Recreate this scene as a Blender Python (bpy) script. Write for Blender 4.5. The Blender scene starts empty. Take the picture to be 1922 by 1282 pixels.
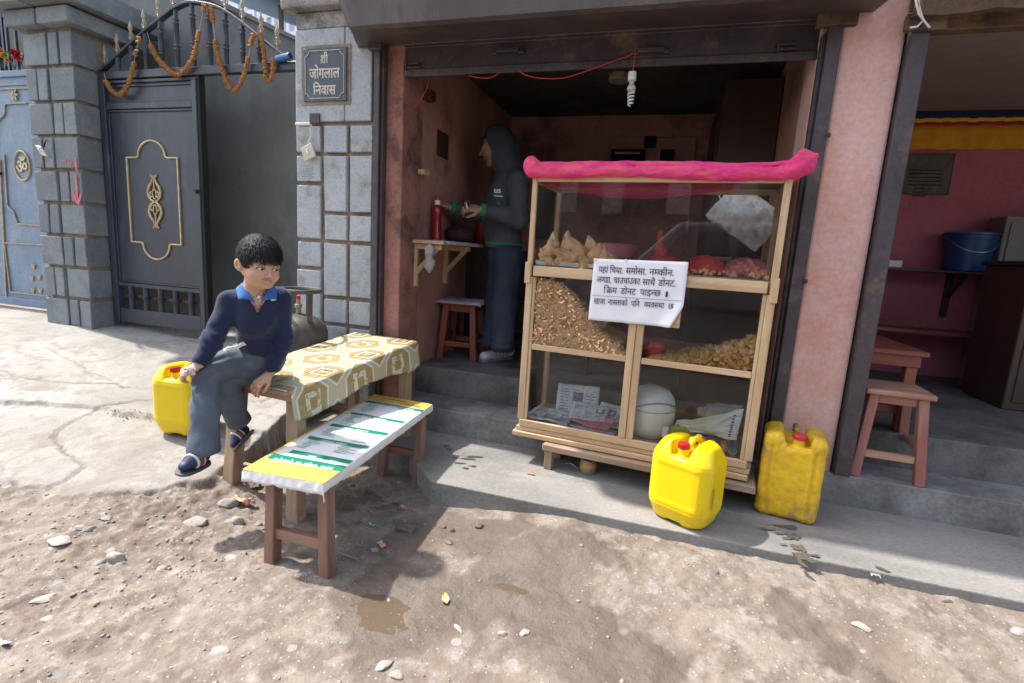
import bpy, bmesh, math, random
import numpy as np
from mathutils import Vector, Matrix, noise as mnoise

random.seed(7); RNG = np.random.RandomState(7)
SC = bpy.context.scene
COL = SC.collection
PI = math.pi

# ------------------------------------------------------------------ camera
W, H, FPX = 1922.0, 1282.0, 970.0
CAM = Vector((0, 0, 1.25))
RT = Vector((0.95416553, 0.29327793, 0.05963384))
UP = Vector((-0.10581865, 0.14421977, 0.98387147))
FW = Vector((-0.27994741, 0.94508662, -0.16864381))
cam_d = bpy.data.cameras.new('camera'); cam = bpy.data.objects.new('camera', cam_d); COL.objects.link(cam)
cam_d.sensor_width = 36; cam_d.lens = FPX / W * 36; cam_d.clip_start = 0.02; cam_d.clip_end = 500
cam.matrix_world = Matrix(((RT.x, UP.x, -FW.x, CAM.x), (RT.y, UP.y, -FW.y, CAM.y), (RT.z, UP.z, -FW.z, CAM.z), (0, 0, 0, 1)))
SC.camera = cam

# ------------------------------------------------------------------ light
SUN_AZ, SUN_EL = math.radians(177), math.radians(56)   # direction TO the sun, from +X towards +Y
sdir = Vector((math.cos(SUN_AZ) * math.cos(SUN_EL), math.sin(SUN_AZ) * math.cos(SUN_EL), math.sin(SUN_EL)))
wd = bpy.data.worlds.new('World'); SC.world = wd; wd.use_nodes = True
nt = wd.node_tree; bg = nt.nodes['Background']
sky = nt.nodes.new('ShaderNodeTexSky'); sky.sky_type = 'NISHITA'; sky.sun_disc = False
sky.sun_elevation = SUN_EL; sky.sun_rotation = math.atan2(sdir.x, sdir.y)
sky.air_density = 1.3; sky.dust_density = 2.5; sky.ozone_density = 1.0
bw = nt.nodes.new('ShaderNodeRGBToBW'); hz = nt.nodes.new('ShaderNodeMix'); hz.data_type = 'RGBA'; hz.inputs[0].default_value = .42   # milky hazy sky
nt.links.new(sky.outputs[0], bw.inputs[0]); nt.links.new(sky.outputs[0], hz.inputs[6]); nt.links.new(bw.outputs[0], hz.inputs[7]); nt.links.new(hz.outputs[2], bg.inputs[0])
bg.inputs[1].default_value = 0.15
sl = bpy.data.lights.new('sun', 'SUN'); sl.energy = 2.6; sl.angle = math.radians(1.2); sl.color = (1, .95, .87)
so = bpy.data.objects.new('sun', sl); COL.objects.link(so); so.location = (-6, 3, 8)
so.rotation_euler = sdir.to_track_quat('Z', 'Y').to_euler()
SC.view_settings.view_transform = 'Standard'; SC.view_settings.look = 'None'
SC.view_settings.gamma = 1; SC.view_settings.use_curve_mapping = False
SC.view_settings.exposure = 1.5
SC.cycles.max_bounces = 10; SC.cycles.transparent_max_bounces = 24

# ------------------------------------------------------------------ measuring helpers: photo pixel -> place in the world
def ray(px, py): return RT * ((px - W / 2) / FPX) - UP * ((py - H / 2) / FPX) + FW
def aty(px, py, y): v = ray(px, py); return CAM + v * (y / v.y)
def atx(px, py, x): v = ray(px, py); return CAM + v * (x / v.x)
def atz(px, py, z): v = ray(px, py); return CAM + v * ((z - CAM.z) / v.z)
def atd(px, py, d): return CAM + ray(px, py) * d

# ------------------------------------------------------------------ materials
MATS = {}
def lin(c):
    return tuple((x / 12.92 if x <= .04045 else ((x + .055) / 1.055) ** 2.4) for x in c)
def M(name, base, rough=.7, c2=None, vs=4., bump=.0, bs=40., metal=0., spec=.5, dirt=None, ds=2.5, damt=.5, stretch=(1, 1, 1),
      coat=0., trans=0., alpha=1., sss=0., fine=0.):
    """weathered surface: two base tones mixed by noise, a dirt colour in patches, fine relief"""
    if name in MATS: return MATS[name]
    m = bpy.data.materials.new(name); m.use_nodes = True; n = m.node_tree.nodes; L = m.node_tree.links
    b = n['Principled BSDF']; b.inputs['Roughness'].default_value = rough; b.inputs['Metallic'].default_value = metal
    b.inputs['Specular IOR Level'].default_value = spec
    if coat: b.inputs['Coat Weight'].default_value = coat; b.inputs['Coat Roughness'].default_value = .15
    if sss:
        b.inputs['Subsurface Weight'].default_value = sss; b.inputs['Subsurface Radius'].default_value = (.012, .005, .003)
        b.inputs['Subsurface Scale'].default_value = 1
    if alpha < 1: b.inputs['Alpha'].default_value = alpha
    if trans: b.inputs['Transmission Weight'].default_value = trans
    tc = n.new('ShaderNodeTexCoord'); mp = n.new('ShaderNodeMapping'); mp.inputs['Scale'].default_value = stretch
    L.new(tc.outputs['Object'], mp.inputs[0])
    def noi(scale, det=5, ro=.6):
        t = n.new('ShaderNodeTexNoise'); t.inputs['Scale'].default_value = scale; t.inputs['Detail'].default_value = det
        t.inputs['Roughness'].default_value = ro; L.new(mp.outputs[0], t.inputs['Vector']); return t
    def rmp(src, a, bb):
        r = n.new('ShaderNodeMapRange'); r.inputs[1].default_value = a; r.inputs[2].default_value = bb
        L.new(src, r.inputs[0]); return r
    def mix(fac, a, bb):
        x = n.new('ShaderNodeMix'); x.data_type = 'RGBA'
        L.new(fac, x.inputs[0])
        for i, v in ((6, a), (7, bb)):
            if isinstance(v, tuple): x.inputs[i].default_value = (*v, 1)
            else: L.new(v, x.inputs[i])
        return x.outputs[2]
    if c2 is None: c2 = tuple(x * .78 for x in base)
    n1 = noi(vs); r1 = rmp(n1.outputs[0], .36, .64); col = mix(r1.outputs[0], base, c2)
    if dirt:
        n2 = noi(ds, 7, .68); r2 = rmp(n2.outputs[0], .62 - damt * .3, .74 - damt * .12); col = mix(r2.outputs[0], col, dirt)
        r3 = rmp(r2.outputs[0], 0, 1); r3.inputs[3].default_value = rough; r3.inputs[4].default_value = min(1, rough + .2)
        L.new(r3.outputs[0], b.inputs['Roughness'])
    if fine:
        n4 = noi(bs * 2.3, 3); r4 = rmp(n4.outputs[0], .3, .7); r4.inputs[3].default_value = 1 - fine; r4.inputs[4].default_value = 1 + fine * .6
        mm = n.new('ShaderNodeVectorMath'); mm.operation = 'SCALE'; L.new(col, mm.inputs[0]); L.new(r4.outputs[0], mm.inputs['Scale']); col = mm.outputs[0]
    L.new(col, b.inputs['Base Color'])
    if bump:
        n3 = noi(bs, 6, .65); bp = n.new('ShaderNodeBump'); bp.inputs['Strength'].default_value = 1; bp.inputs['Distance'].default_value = bump
        L.new(n3.outputs[0], bp.inputs['Height']); L.new(bp.outputs[0], b.inputs['Normal'])
    MATS[name] = m; return m
def wood(name, c1, c2, axis=0, rough=.65, scale=22., dirt=None, damt=.4):
    """plank wood: grain stretched along one axis"""
    if name in MATS: return MATS[name]
    st = [1, 1, 1]; st[axis] = .08
    m = M(name, c1, rough, c2, vs=scale, bump=.0012, bs=scale * 4, stretch=tuple(st), dirt=dirt, ds=scale * .35, damt=damt, fine=.12)
    return m
def glass(name, tint=(.985, .99, .985), ior=1.33, dirt=.06):
    """thin window glass: clear with Fresnel reflection and a film of dust"""
    if name in MATS: return MATS[name]
    m = bpy.data.materials.new(name); m.use_nodes = True; n = m.node_tree.nodes; L = m.node_tree.links
    n.remove(n['Principled BSDF']); out = n['Material Output']
    t = n.new('ShaderNodeBsdfTransparent'); t.inputs[0].default_value = (*tint, 1)
    g = n.new('ShaderNodeBsdfGlossy'); g.inputs['Roughness'].default_value = .01
    f = n.new('ShaderNodeFresnel'); f.inputs[0].default_value = ior
    mx = n.new('ShaderNodeMixShader'); L.new(f.outputs[0], mx.inputs[0]); L.new(t.outputs[0], mx.inputs[1]); L.new(g.outputs[0], mx.inputs[2])
    d = n.new('ShaderNodeBsdfDiffuse'); d.inputs[0].default_value = (.6, .58, .55, 1)
    tc = n.new('ShaderNodeTexCoord'); no = n.new('ShaderNodeTexNoise'); no.inputs['Scale'].default_value = 5; no.inputs['Detail'].default_value = 6
    L.new(tc.outputs['Object'], no.inputs[0]); r = n.new('ShaderNodeMapRange'); r.inputs[1].default_value = .4; r.inputs[2].default_value = .8
    r.inputs[3].default_value = dirt * .2; r.inputs[4].default_value = dirt; L.new(no.outputs[0], r.inputs[0])
    m2 = n.new('ShaderNodeMixShader'); L.new(r.outputs[0], m2.inputs[0]); L.new(mx.outputs[0], m2.inputs[1]); L.new(d.outputs[0], m2.inputs[2])
    L.new(m2.outputs[0], out.inputs[0]); MATS[name] = m; return m
def film(name, col, op=.55, rough=.25):
    """thin plastic film (carrier bags): partly see-through, crinkled, light passes through it"""
    if name in MATS: return MATS[name]
    m = bpy.data.materials.new(name); m.use_nodes = True; n = m.node_tree.nodes; L = m.node_tree.links
    b = n['Principled BSDF']; b.inputs['Base Color'].default_value = (*col, 1); b.inputs['Roughness'].default_value = rough
    t = n.new('ShaderNodeBsdfTransparent'); t.inputs[0].default_value = (*[min(1, .35 + c * .9) for c in col], 1)
    tr = n.new('ShaderNodeBsdfTranslucent'); tr.inputs[0].default_value = (*col, 1)
    a = n.new('ShaderNodeMixShader'); a.inputs[0].default_value = .35; L.new(b.outputs[0], a.inputs[1]); L.new(tr.outputs[0], a.inputs[2])
    mx = n.new('ShaderNodeMixShader'); mx.inputs[0].default_value = op; L.new(t.outputs[0], mx.inputs[1]); L.new(a.outputs[0], mx.inputs[2])
    no = n.new('ShaderNodeTexNoise'); no.inputs['Scale'].default_value = 28; no.inputs['Detail'].default_value = 4; no.inputs['Distortion'].default_value = 1.2
    tc = n.new('ShaderNodeTexCoord'); L.new(tc.outputs['Object'], no.inputs[0])
    bp = n.new('ShaderNodeBump'); bp.inputs['Distance'].default_value = .012; L.new(no.outputs[0], bp.inputs['Height']); L.new(bp.outputs[0], b.inputs['Normal'])
    L.new(mx.outputs[0], n['Material Output'].inputs[0]); MATS[name] = m; return m

# ------------------------------------------------------------------ object helpers
ORG = {}
def tag(o, label=None, cat=None, group=None, kind=None):
    if label: o['label'] = label
    if cat: o['category'] = cat
    if group: o['group'] = group
    if kind: o['kind'] = kind
    return o
def thing(name, label, cat, loc=(0, 0, 0), group=None, local=False, rotz=0):
    o = bpy.data.objects.new(name, None); COL.objects.link(o); o.location = loc; o.rotation_euler = (0, 0, rotz)
    o.empty_display_size = .1
    ORG[o] = Vector((0, 0, 0)) if local else Vector(loc)
    return tag(o, label, cat, group)
def link(name, me, parent=None, mods=()):
    o = bpy.data.objects.new(name, me); COL.objects.link(o)
    if parent: o.parent = parent
    return o
def copy_tree(o, parent=None, name=None):
    c = o.copy(); COL.objects.link(c)
    if parent: c.parent = parent
    for ch in list(o.children): copy_tree(ch, c)
    return c
def rot(rx=0, ry=0, rz=0): return Matrix.Rotation(rz, 4, 'Z') @ Matrix.Rotation(ry, 4, 'Y') @ Matrix.Rotation(rx, 4, 'X')

class MB:
    def __init__(s): s.v = []; s.f = []; s.m = []; s.cur = 0
    def add(s, vs, fs, mi=None):
        k = len(s.v); s.v += [Vector(p) for p in vs]; s.f += [tuple(i + k for i in f) for f in fs]
        s.m += [s.cur if mi is None else mi] * len(fs); return s
    def box(s, a, b, T=None, jit=0):
        x0, y0, z0 = a; x1, y1, z1 = b
        vs = [Vector((x, y, z)) for z in (z0, z1) for y in (y0, y1) for x in (x0, x1)]
        if jit: vs = [v + Vector([random.uniform(-jit, jit) for _ in range(3)]) for v in vs]
        if T: vs = [T @ v for v in vs]
        return s.add(vs, [(0, 2, 3, 1), (4, 5, 7, 6), (0, 1, 5, 4), (2, 6, 7, 3), (0, 4, 6, 2), (1, 3, 7, 5)])
    def cbox(s, c, size, T=None):
        c = Vector(c); h = Vector(size) / 2
        TT = Matrix.Translation(c) @ (T or Matrix())
        return s.box(-h, h, TT)
    def beam(s, a, b, w, h, upv=(0, 0, 1)):
        """bar of section w x h from a to b"""
        a, b = Vector(a), Vector(b); d = (b - a).normalized(); u = Vector(upv)
        if abs(d.dot(u)) > .98: u = Vector((0, 1, 0))
        x = d.cross(u).normalized(); u = x.cross(d).normalized()
        vs = [p + x * sx * w / 2 + u * sz * h / 2 for p in (a, b) for sx, sz in ((-1, -1), (1, -1), (1, 1), (-1, 1))]
        return s.add(vs, [(0, 1, 2, 3), (4, 7, 6, 5), (0, 4, 5, 1), (1, 5, 6, 2), (2, 6, 7, 3), (3, 7, 4, 0)])
    def tube(s, pts, r, n=8, caps=True, closed=False):
        pts = [Vector(p) for p in pts]; N = len(pts); rs = r if isinstance(r, (list, tuple)) else [r] * N
        k = len(s.v); prev = None
        for i, p in enumerate(pts):
            if closed: d = pts[(i + 1) % N] - pts[i - 1]
            else: d = pts[min(i + 1, N - 1)] - pts[max(i - 1, 0)]
            d.normalize()
            if prev is None:
                u = Vector((0, 0, 1)) if abs(d.z) < .9 else Vector((1, 0, 0))
                x = d.cross(u).normalized()
            else: x = (prev - d * prev.dot(d)).normalized()
            prev = x; y = d.cross(x)
            for j in range(n):
                a = 2 * PI * j / n; s.v.append(p + (x * math.cos(a) + y * math.sin(a)) * rs[i])
        fs = []
        for i in range(N if closed else N - 1):
            q = (i + 1) % N
            for j in range(n): fs.append((k + i * n + j, k + i * n + (j + 1) % n, k + q * n + (j + 1) % n, k + q * n + j))
        if caps and not closed: fs += [tuple(k + j for j in range(n))[::-1], tuple(k + (N - 1) * n + j for j in range(n))]
        s.f += fs; s.m += [s.cur] * len(fs); return s
    def lathe(s, prof, n=24, T=None, capb=True, capt=True):
        k = len(s.v); P = []
        for r, z in prof:
            for j in range(n):
                a = 2 * PI * j / n; v = Vector((r * math.cos(a), r * math.sin(a), z)); P.append(T @ v if T else v)
        s.v += P; fs = []
        for i in range(len(prof) - 1):
            for j in range(n): fs.append((k + i * n + j, k + i * n + (j + 1) % n, k + (i + 1) * n + (j + 1) % n, k + (i + 1) * n + j))
        if capb: fs.append(tuple(k + j for j in range(n))[::-1])
        if capt: fs.append(tuple(k + (len(prof) - 1) * n + j for j in range(n)))
        s.f += fs; s.m += [s.cur] * len(fs); return s
    def prism(s, poly, d):
        """polygon (3d points) pushed along vector d"""
        poly = [Vector(p) for p in poly]; d = Vector(d); n = len(poly)
        fs = [tuple(range(n))[::-1], tuple(range(n, 2 * n))] + [(i, (i + 1) % n, n + (i + 1) % n, n + i) for i in range(n)]
        return s.add(poly + [p + d for p in poly], fs)
    def grid(s, fn, nu, nv):
        k = len(s.v); s.v += [Vector(fn(i / nu, j / nv)) for j in range(nv + 1) for i in range(nu + 1)]
        fs = [(k + j * (nu + 1) + i, k + j * (nu + 1) + i + 1, k + (j + 1) * (nu + 1) + i + 1, k + (j + 1) * (nu + 1) + i) for j in range(nv) for i in range(nu)]
        s.f += fs; s.m += [s.cur] * len(fs); return s
    def build(s, name, mat, parent=None, smooth=False, bevel=0, thick=0, T=None, seg=1, fix=True):
        off = ORG.get(parent, Vector((0, 0, 0))) if parent else Vector((0, 0, 0))
        V = [(T @ v if T else v) - off for v in s.v]
        me = bpy.data.meshes.new(name); me.from_pydata(V, [], s.f)
        for mt in (mat if isinstance(mat, (list, tuple)) else [mat]): me.materials.append(mt)
        if any(s.m): me.polygons.foreach_set('material_index', s.m)
        if fix:
            bm = bmesh.new(); bm.from_mesh(me); bmesh.ops.recalc_face_normals(bm, faces=bm.faces); bm.to_mesh(me); bm.free()
        if smooth:
            me.shade_smooth()
            if smooth != 'all': 
                try: me.set_sharp_from_angle(angle=math.radians(smooth if isinstance(smooth, (int, float)) and smooth > 1 else 40))
                except Exception: pass
        o = link(name, me, parent); ORG[o] = off
        if parent and parent.type == 'MESH': pass
        if thick: md = o.modifiers.new('s', 'SOLIDIFY'); md.thickness = thick; md.offset = 0
        if bevel: md = o.modifiers.new('b', 'BEVEL'); md.width = bevel; md.segments = seg; md.limit_method = 'ANGLE'; md.angle_limit = math.radians(35)
        return o
# parts hung on a mesh part share that part's origin (0), so ORG carries the thing's own offset down

# ------------------------------------------------------------------ implicit surfaces (bodies, cloth, plastic)
def f32(a): return np.asarray(a, dtype=np.float32)
def surfnet(fn, lo, hi, h):
    ax = [np.arange(lo[i], hi[i] + h, h, dtype=np.float32) for i in range(3)]
    X, Y, Z = np.meshgrid(*ax, indexing='ij'); D = fn(X, Y, Z).astype(np.float32); S = D < 0
    nx, ny, nz = D.shape
    cs = np.zeros((nx - 1, ny - 1, nz - 1), np.int8)
    for a in (0, 1):
        for b in (0, 1):
            for c in (0, 1): cs += S[a:nx - 1 + a, b:ny - 1 + b, c:nz - 1 + c]
    act = np.argwhere((cs > 0) & (cs < 8)); idx = -np.ones(cs.shape, np.int64); idx[tuple(act.T)] = np.arange(len(act))
    pos = np.zeros((len(act), 3), np.float32); cnt = np.zeros(len(act), np.float32)
    cor = [(a, b, c) for a in (0, 1) for b in (0, 1) for c in (0, 1)]
    for p in cor:
        for ax_ in range(3):
            if p[ax_] == 0:
                q = list(p); q[ax_] = 1
                d0 = D[act[:, 0] + p[0], act[:, 1] + p[1], act[:, 2] + p[2]]; d1 = D[act[:, 0] + q[0], act[:, 1] + q[1], act[:, 2] + q[2]]
                cr = (d0 < 0) != (d1 < 0); t = np.where(cr, d0 / np.where(cr, d0 - d1, 1), 0)
                e = np.tile(f32(p), (len(act), 1)); e[:, ax_] += t; pos[cr] += e[cr]; cnt[cr] += 1
    pos /= cnt[:, None]; V = (act + pos) * h + f32(lo)
    F = []
    for ax_ in range(3):
        o1, o2 = [(1, 2), (2, 0), (0, 1)][ax_]
        sl0 = [slice(1, -1)] * 3; sl0[ax_] = slice(0, -1); sl1 = [slice(1, -1)] * 3; sl1[ax_] = slice(1, None)
        a = S[tuple(sl0)]; b = S[tuple(sl1)]; e = np.argwhere(a != b)
        if len(e) == 0: continue
        g = e + 1; g[:, ax_] -= 1
        def ci(d1, d2):
            q = g.copy(); q[:, o1] -= d1; q[:, o2] -= d2; return idx[q[:, 0], q[:, 1], q[:, 2]]
        quad = np.stack([ci(1, 1), ci(0, 1), ci(0, 0), ci(1, 0)], 1); fl = ~a[tuple(e.T)]
        quad[fl] = quad[fl][:, ::-1]; F.append(quad)
    F = np.concatenate(F); F = F[(F >= 0).all(1)]
    return V, F
def np_mesh(name, V, F, mat, parent=None, smooth=True, off=None):
    me = bpy.data.meshes.new(name); V = np.asarray(V, np.float32)
    if off is None: off = ORG.get(parent, Vector((0, 0, 0))) if parent else Vector((0, 0, 0))
    V = V - np.array(off, np.float32)
    me.vertices.add(len(V)); me.vertices.foreach_set('co', V.ravel())
    k = F.shape[1]; me.loops.add(len(F) * k); me.loops.foreach_set('vertex_index', F.ravel().astype(np.int32))
    me.polygons.add(len(F)); me.polygons.foreach_set('loop_start', np.arange(0, len(F) * k, k, dtype=np.int32))
    me.polygons.foreach_set('loop_total', np.full(len(F), k, np.int32)) if hasattr(me.polygons[0], 'loop_total') else None
    me.update(calc_edges=True); me.validate()
    for mt in (mat if isinstance(mat, (list, tuple)) else [mat]): me.materials.append(mt)
    if smooth: me.shade_smooth()
    o = link(name, me, parent); ORG[o] = Vector(off); return o
def sph(c, r): return lambda X, Y, Z: np.sqrt((X - c[0]) ** 2 + (Y - c[1]) ** 2 + (Z - c[2]) ** 2) - r
def ell(c, r, R=None):
    Ri = None if R is None else np.array(R.to_3x3().transposed())
    def f(X, Y, Z):
        x, y, z = X - c[0], Y - c[1], Z - c[2]
        if Ri is not None: x, y, z = [Ri[i, 0] * x + Ri[i, 1] * y + Ri[i, 2] * z for i in range(3)]
        k0 = np.sqrt((x / r[0]) ** 2 + (y / r[1]) ** 2 + (z / r[2]) ** 2) + 1e-9
        k1 = np.sqrt((x / r[0] ** 2) ** 2 + (y / r[1] ** 2) ** 2 + (z / r[2] ** 2) ** 2) + 1e-9
        return k0 * (k0 - 1) / k1
    return f
def cap(a, b, ra, rb=None, flat=None):
    """tapered limb from a to b; flat=(axis vector, factor) squashes the section along an axis"""
    if rb is None: rb = ra
    a = np.array(a, float); b = np.array(b, float); d = b - a; dd = float(d @ d)
    def f(X, Y, Z):
        x, y, z = X - a[0], Y - a[1], Z - a[2]
        t = np.clip((x * d[0] + y * d[1] + z * d[2]) / dd, 0, 1)
        qx, qy, qz = x - t * d[0], y - t * d[1], z - t * d[2]
        if flat is not None:
            n = np.array(flat[0], float); n /= np.linalg.norm(n); k = (qx * n[0] + qy * n[1] + qz * n[2]) * (flat[1] - 1)
            qx, qy, qz = qx + n[0] * k, qy + n[1] * k, qz + n[2] * k
        return np.sqrt(qx * qx + qy * qy + qz * qz) - (ra + (rb - ra) * t)
    return f
def rbox(c, h, r, R=None):
    Ri = None if R is None else np.array(R.to_3x3().transposed())
    def f(X, Y, Z):
        x, y, z = X - c[0], Y - c[1], Z - c[2]
        if Ri is not None: x, y, z = [Ri[i, 0] * x + Ri[i, 1] * y + Ri[i, 2] * z for i in range(3)]
        qx, qy, qz = np.abs(x) - h[0] + r, np.abs(y) - h[1] + r, np.abs(z) - h[2] + r
        return np.sqrt(np.maximum(qx, 0) ** 2 + np.maximum(qy, 0) ** 2 + np.maximum(qz, 0) ** 2) + np.minimum(np.maximum(qx, np.maximum(qy, qz)), 0) - r
    return f
def smin(a, b, k):
    h = np.maximum(k - np.abs(a - b), 0) / k; return np.minimum(a, b) - h * h * k * .25
def smax(a, b, k): return -smin(-a, -b, k)
def U(k, *fs):
    def f(X, Y, Z):
        d = fs[0](X, Y, Z)
        for g in fs[1:]: d = smin(d, g(X, Y, Z), k)
        return d
    return f
def Sub(a, b, k): return lambda X, Y, Z: smax(a(X, Y, Z), -b(X, Y, Z), k)
def limb(pts, rs, k=.02, flat=None):
    return U(k, *[cap(pts[i], pts[i + 1], rs[i], rs[i + 1], flat) for i in range(len(pts) - 1)])
_G = np.random.RandomState(3).rand(64, 64, 64).astype(np.float32)
def vnoise(X, Y, Z, s):
    x, y, z = X * s, Y * s, Z * s; xi, yi, zi = np.floor(x).astype(int), np.floor(y).astype(int), np.floor(z).astype(int)
    fx, fy, fz = x - xi, y - yi, z - zi; fx, fy, fz = [t * t * (3 - 2 * t) for t in (fx, fy, fz)]; o = 0
    for a in (0, 1):
        for b in (0, 1):
            for c in (0, 1):
                o = o + _G[(xi + a) & 63, (yi + b) & 63, (zi + c) & 63] * (fx if a else 1 - fx) * (fy if b else 1 - fy) * (fz if c else 1 - fz)
    return o - .5
def ridge(X, Y, Z, s): return .5 - np.abs(vnoise(X, Y, Z, s)) * 4
def sdf_obj(name, fn, lo, hi, h, mat, parent=None, label=None):
    V, F = surfnet(fn, lo, hi, h); return np_mesh(name, V, F, mat, parent)

def text_part(name, s, mat, parent, O, ux, uy, size, bold=.0, thick=0., wfix=None, center=False):
    """lettering as flat mesh; '~' after a letter makes its half form (the upright is cut off), '^' adds the r-stroke"""
    ux, uy = Vector(ux).normalized(), Vector(uy).normalized()
    def gm(t):
        cu = bpy.data.curves.new('t', 'FONT'); cu.body = t; ob = bpy.data.objects.new('t', cu); COL.objects.link(ob)
        dg = bpy.context.evaluated_depsgraph_get(); dg.update(); e = ob.evaluated_get(dg); me = e.to_mesh()
        vs = [v.co.copy() for v in me.vertices]; fs = [tuple(p.vertices) for p in me.polygons]; e.to_mesh_clear()
        bpy.data.objects.remove(ob); bpy.data.curves.remove(cu); return vs, fs
    bar = max(v.x for v in gm('।')[0])
    def adv(t): return max(v.x for v in gm(t + '।')[0]) - bar
    toks = []; i = 0; buf = ''
    while i < len(s):
        if i + 1 < len(s) and s[i + 1] in '~^':
            if buf: toks.append((buf, '')); buf = ''
            toks.append((s[i], s[i + 1])); i += 2
        else: buf += s[i]; i += 1
    if buf: toks.append((buf, ''))
    V, Fc = [], []; x = 0; nrm = ux.cross(uy)
    for t, md in toks:
        vs, fs = gm(t); a = adv(t)
        if md == '~':
            bm = bmesh.new(); bv = [bm.verts.new(v) for v in vs]
            for f in fs:
                try: bm.faces.new([bv[q] for q in f])
                except ValueError: pass
            cut = a - .13
            bmesh.ops.bisect_plane(bm, geom=bm.verts[:] + bm.edges[:] + bm.faces[:], plane_co=(cut, 0, 0), plane_no=(1, 0, 0), clear_outer=True)
            bm.verts.index_update(); vs = [v.co.copy() for v in bm.verts]; fs = [tuple(v.index for v in f.verts) for f in bm.faces]; bm.free(); a = cut
        if md == '^':
            k = len(vs); w = .07; vs += [Vector((.02, .02, 0)), Vector((.02 + w, 0, 0)), Vector((.34, .24, 0)), Vector((.3, .3, 0))]; fs.append((k, k + 1, k + 2, k + 3))
        k = len(V); V += [v + Vector((x, 0, 0)) for v in vs]; Fc += [tuple(q + k for q in f) for f in fs]; x += a
    if not V: return None
    xs = [v.x for v in V]; w0, w1 = min(xs), max(xs); sc = size; scx = (wfix / (w1 - w0)) if wfix else sc
    mb = MB(); O = Vector(O); base = (-(w0 + w1) / 2 if center else -w0)
    for q, (ox, oy) in enumerate(((0, 0), (bold, 0), (-bold, 0), (0, bold * .7), (0, -bold * .7)) if bold else ((0, 0),)):   # heavier strokes: copies a hair apart
        mb.add([O + ux * (v.x + ox + base) * scx + uy * (v.y + oy) * sc + nrm * q * .00006 for v in V], Fc)
    if thick:
        k = len(mb.v)
    o = mb.build(name, mat, parent, fix=False)
    if thick: md = o.modifiers.new('s', 'SOLIDIFY'); md.thickness = thick; md.offset = 1
    return o

# ================================================================== MATERIALS
m_conc = M('concrete', (.30, .29, .275), .85, (.21, .205, .195), 3, .003, 30, dirt=(.13, .12, .11), ds=5, damt=.35, fine=.18)
m_step = M('step_concrete', (.27, .265, .26), .8, (.17, .168, .165), 4, .003, 26, dirt=(.10, .095, .09), ds=3, damt=.55, fine=.2)
m_floor = M('floor_cement', (.17, .16, .155), .75, (.10, .096, .093), 4, .002, 30, dirt=(.07, .065, .06), ds=2, damt=.5, fine=.2)
m_slate = M('slate_block', (.13, .155, .172), .7, (.18, .20, .215), 6, .003, 35, dirt=(.27, .26, .24), ds=9, damt=.12, fine=.22)
m_slate2 = M('grey_painted_stone', (.34, .37, .39), .8, (.43, .45, .46), 5, .004, 40, dirt=(.24, .225, .205), ds=7, damt=.3, fine=.2)
m_slate3 = M('slate_block_pale', (.22, .245, .262), .7, (.15, .175, .19), 7, .003, 35, dirt=(.3, .29, .27), ds=11, damt=.15, fine=.22)
m_mortar = M('mortar', (.33, .255, .195), .95, (.22, .17, .13), 8, .004, 40, fine=.2)
m_plast = M('grey_plaster', (.155, .165, .165), .85, (.115, .12, .12), 2.5, .003, 12, dirt=(.08, .075, .065), ds=1.6, damt=.3, stretch=(1, 1, .6), fine=.08)
m_capc = M('cap_cement', (.40, .38, .36), .9, (.27, .25, .235), 9, .006, 30, dirt=(.10, .095, .09), ds=7, damt=.55, fine=.25)
m_gate = M('gate_paint', (.024, .031, .048), .42, (.042, .05, .068), 3, .0012, 14, dirt=(.15, .15, .16), ds=2.2, damt=.25, stretch=(1, 1, .35), fine=.15)
m_gateb = M('gate_blue_paint', (.13, .20, .29), .5, (.19, .26, .36), 3, .001, 14, dirt=(.30, .32, .35), ds=3, damt=.3, fine=.15)
m_gold = M('gold_paint', (.48, .36, .18), .5, (.62, .50, .30), 14, .001, 60, metal=.25, fine=.2)
m_goldw = M('worn_gold_paint', (.42, .34, .24), .55, (.30, .25, .2), 20, .001, 60, metal=.3, fine=.2)
m_steel = M('brown_shutter_steel', (.085, .068, .075), .5, (.055, .044, .05), 4, .0012, 18, dirt=(.17, .12, .09), ds=6, damt=.25, metal=.25, fine=.2)
m_hood = M('brown_hood_steel', (.105, .082, .08), .5, (.07, .055, .052), 2, .002, 6, dirt=(.22, .16, .11), ds=1.6, damt=.15, metal=.2, stretch=(1, 1, .25), fine=.12)
m_black = M('black_gap', (.01, .01, .011), .9)
m_rust = M('rusted_steel', (.09, .06, .045), .8, (.16, .09, .05), 9, .003, 30, dirt=(.03, .025, .022), ds=5, damt=.5, fine=.3)
m_pink = M('pink_wall_paint', (.68, .44, .40), .85, (.62, .37, .33), 3, .004, 18, dirt=(.62, .30, .20), ds=1.5, damt=.42, fine=.12)
m_terra = M('worn_terracotta_paint', (.36, .165, .13), .85, (.25, .11, .085), 5, .004, 22, dirt=(.09, .05, .04), ds=5, damt=.35, fine=.2)
m_shopw = M('shop_wall_paint', (.50, .26, .205), .85, (.38, .19, .15), 2, .004, 14, dirt=(.08, .045, .035), ds=1.4, damt=.4, fine=.12)
m_soot = M('sooty_ceiling', (.085, .08, .065), .95, (.03, .029, .025), 1.4, .006, 8, dirt=(.12, .10, .06), ds=2.6, damt=.12, fine=.25)
m_mag = M('magenta_wall_paint', (.48, .15, .20), .8, (.38, .12, .16), 1.5, .002, 14, fine=.1)
m_ceil2 = M('beige_ceiling', (.30, .25, .225), .9, (.24, .20, .18), 1.2, .004, 10, fine=.08)
m_white = M('white_paint', (.72, .71, .69), .6, (.62, .61, .6), 5, fine=.06)
m_wht = M('white_plastic', (.75, .75, .76), .35, (.7, .7, .71), 3)
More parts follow.
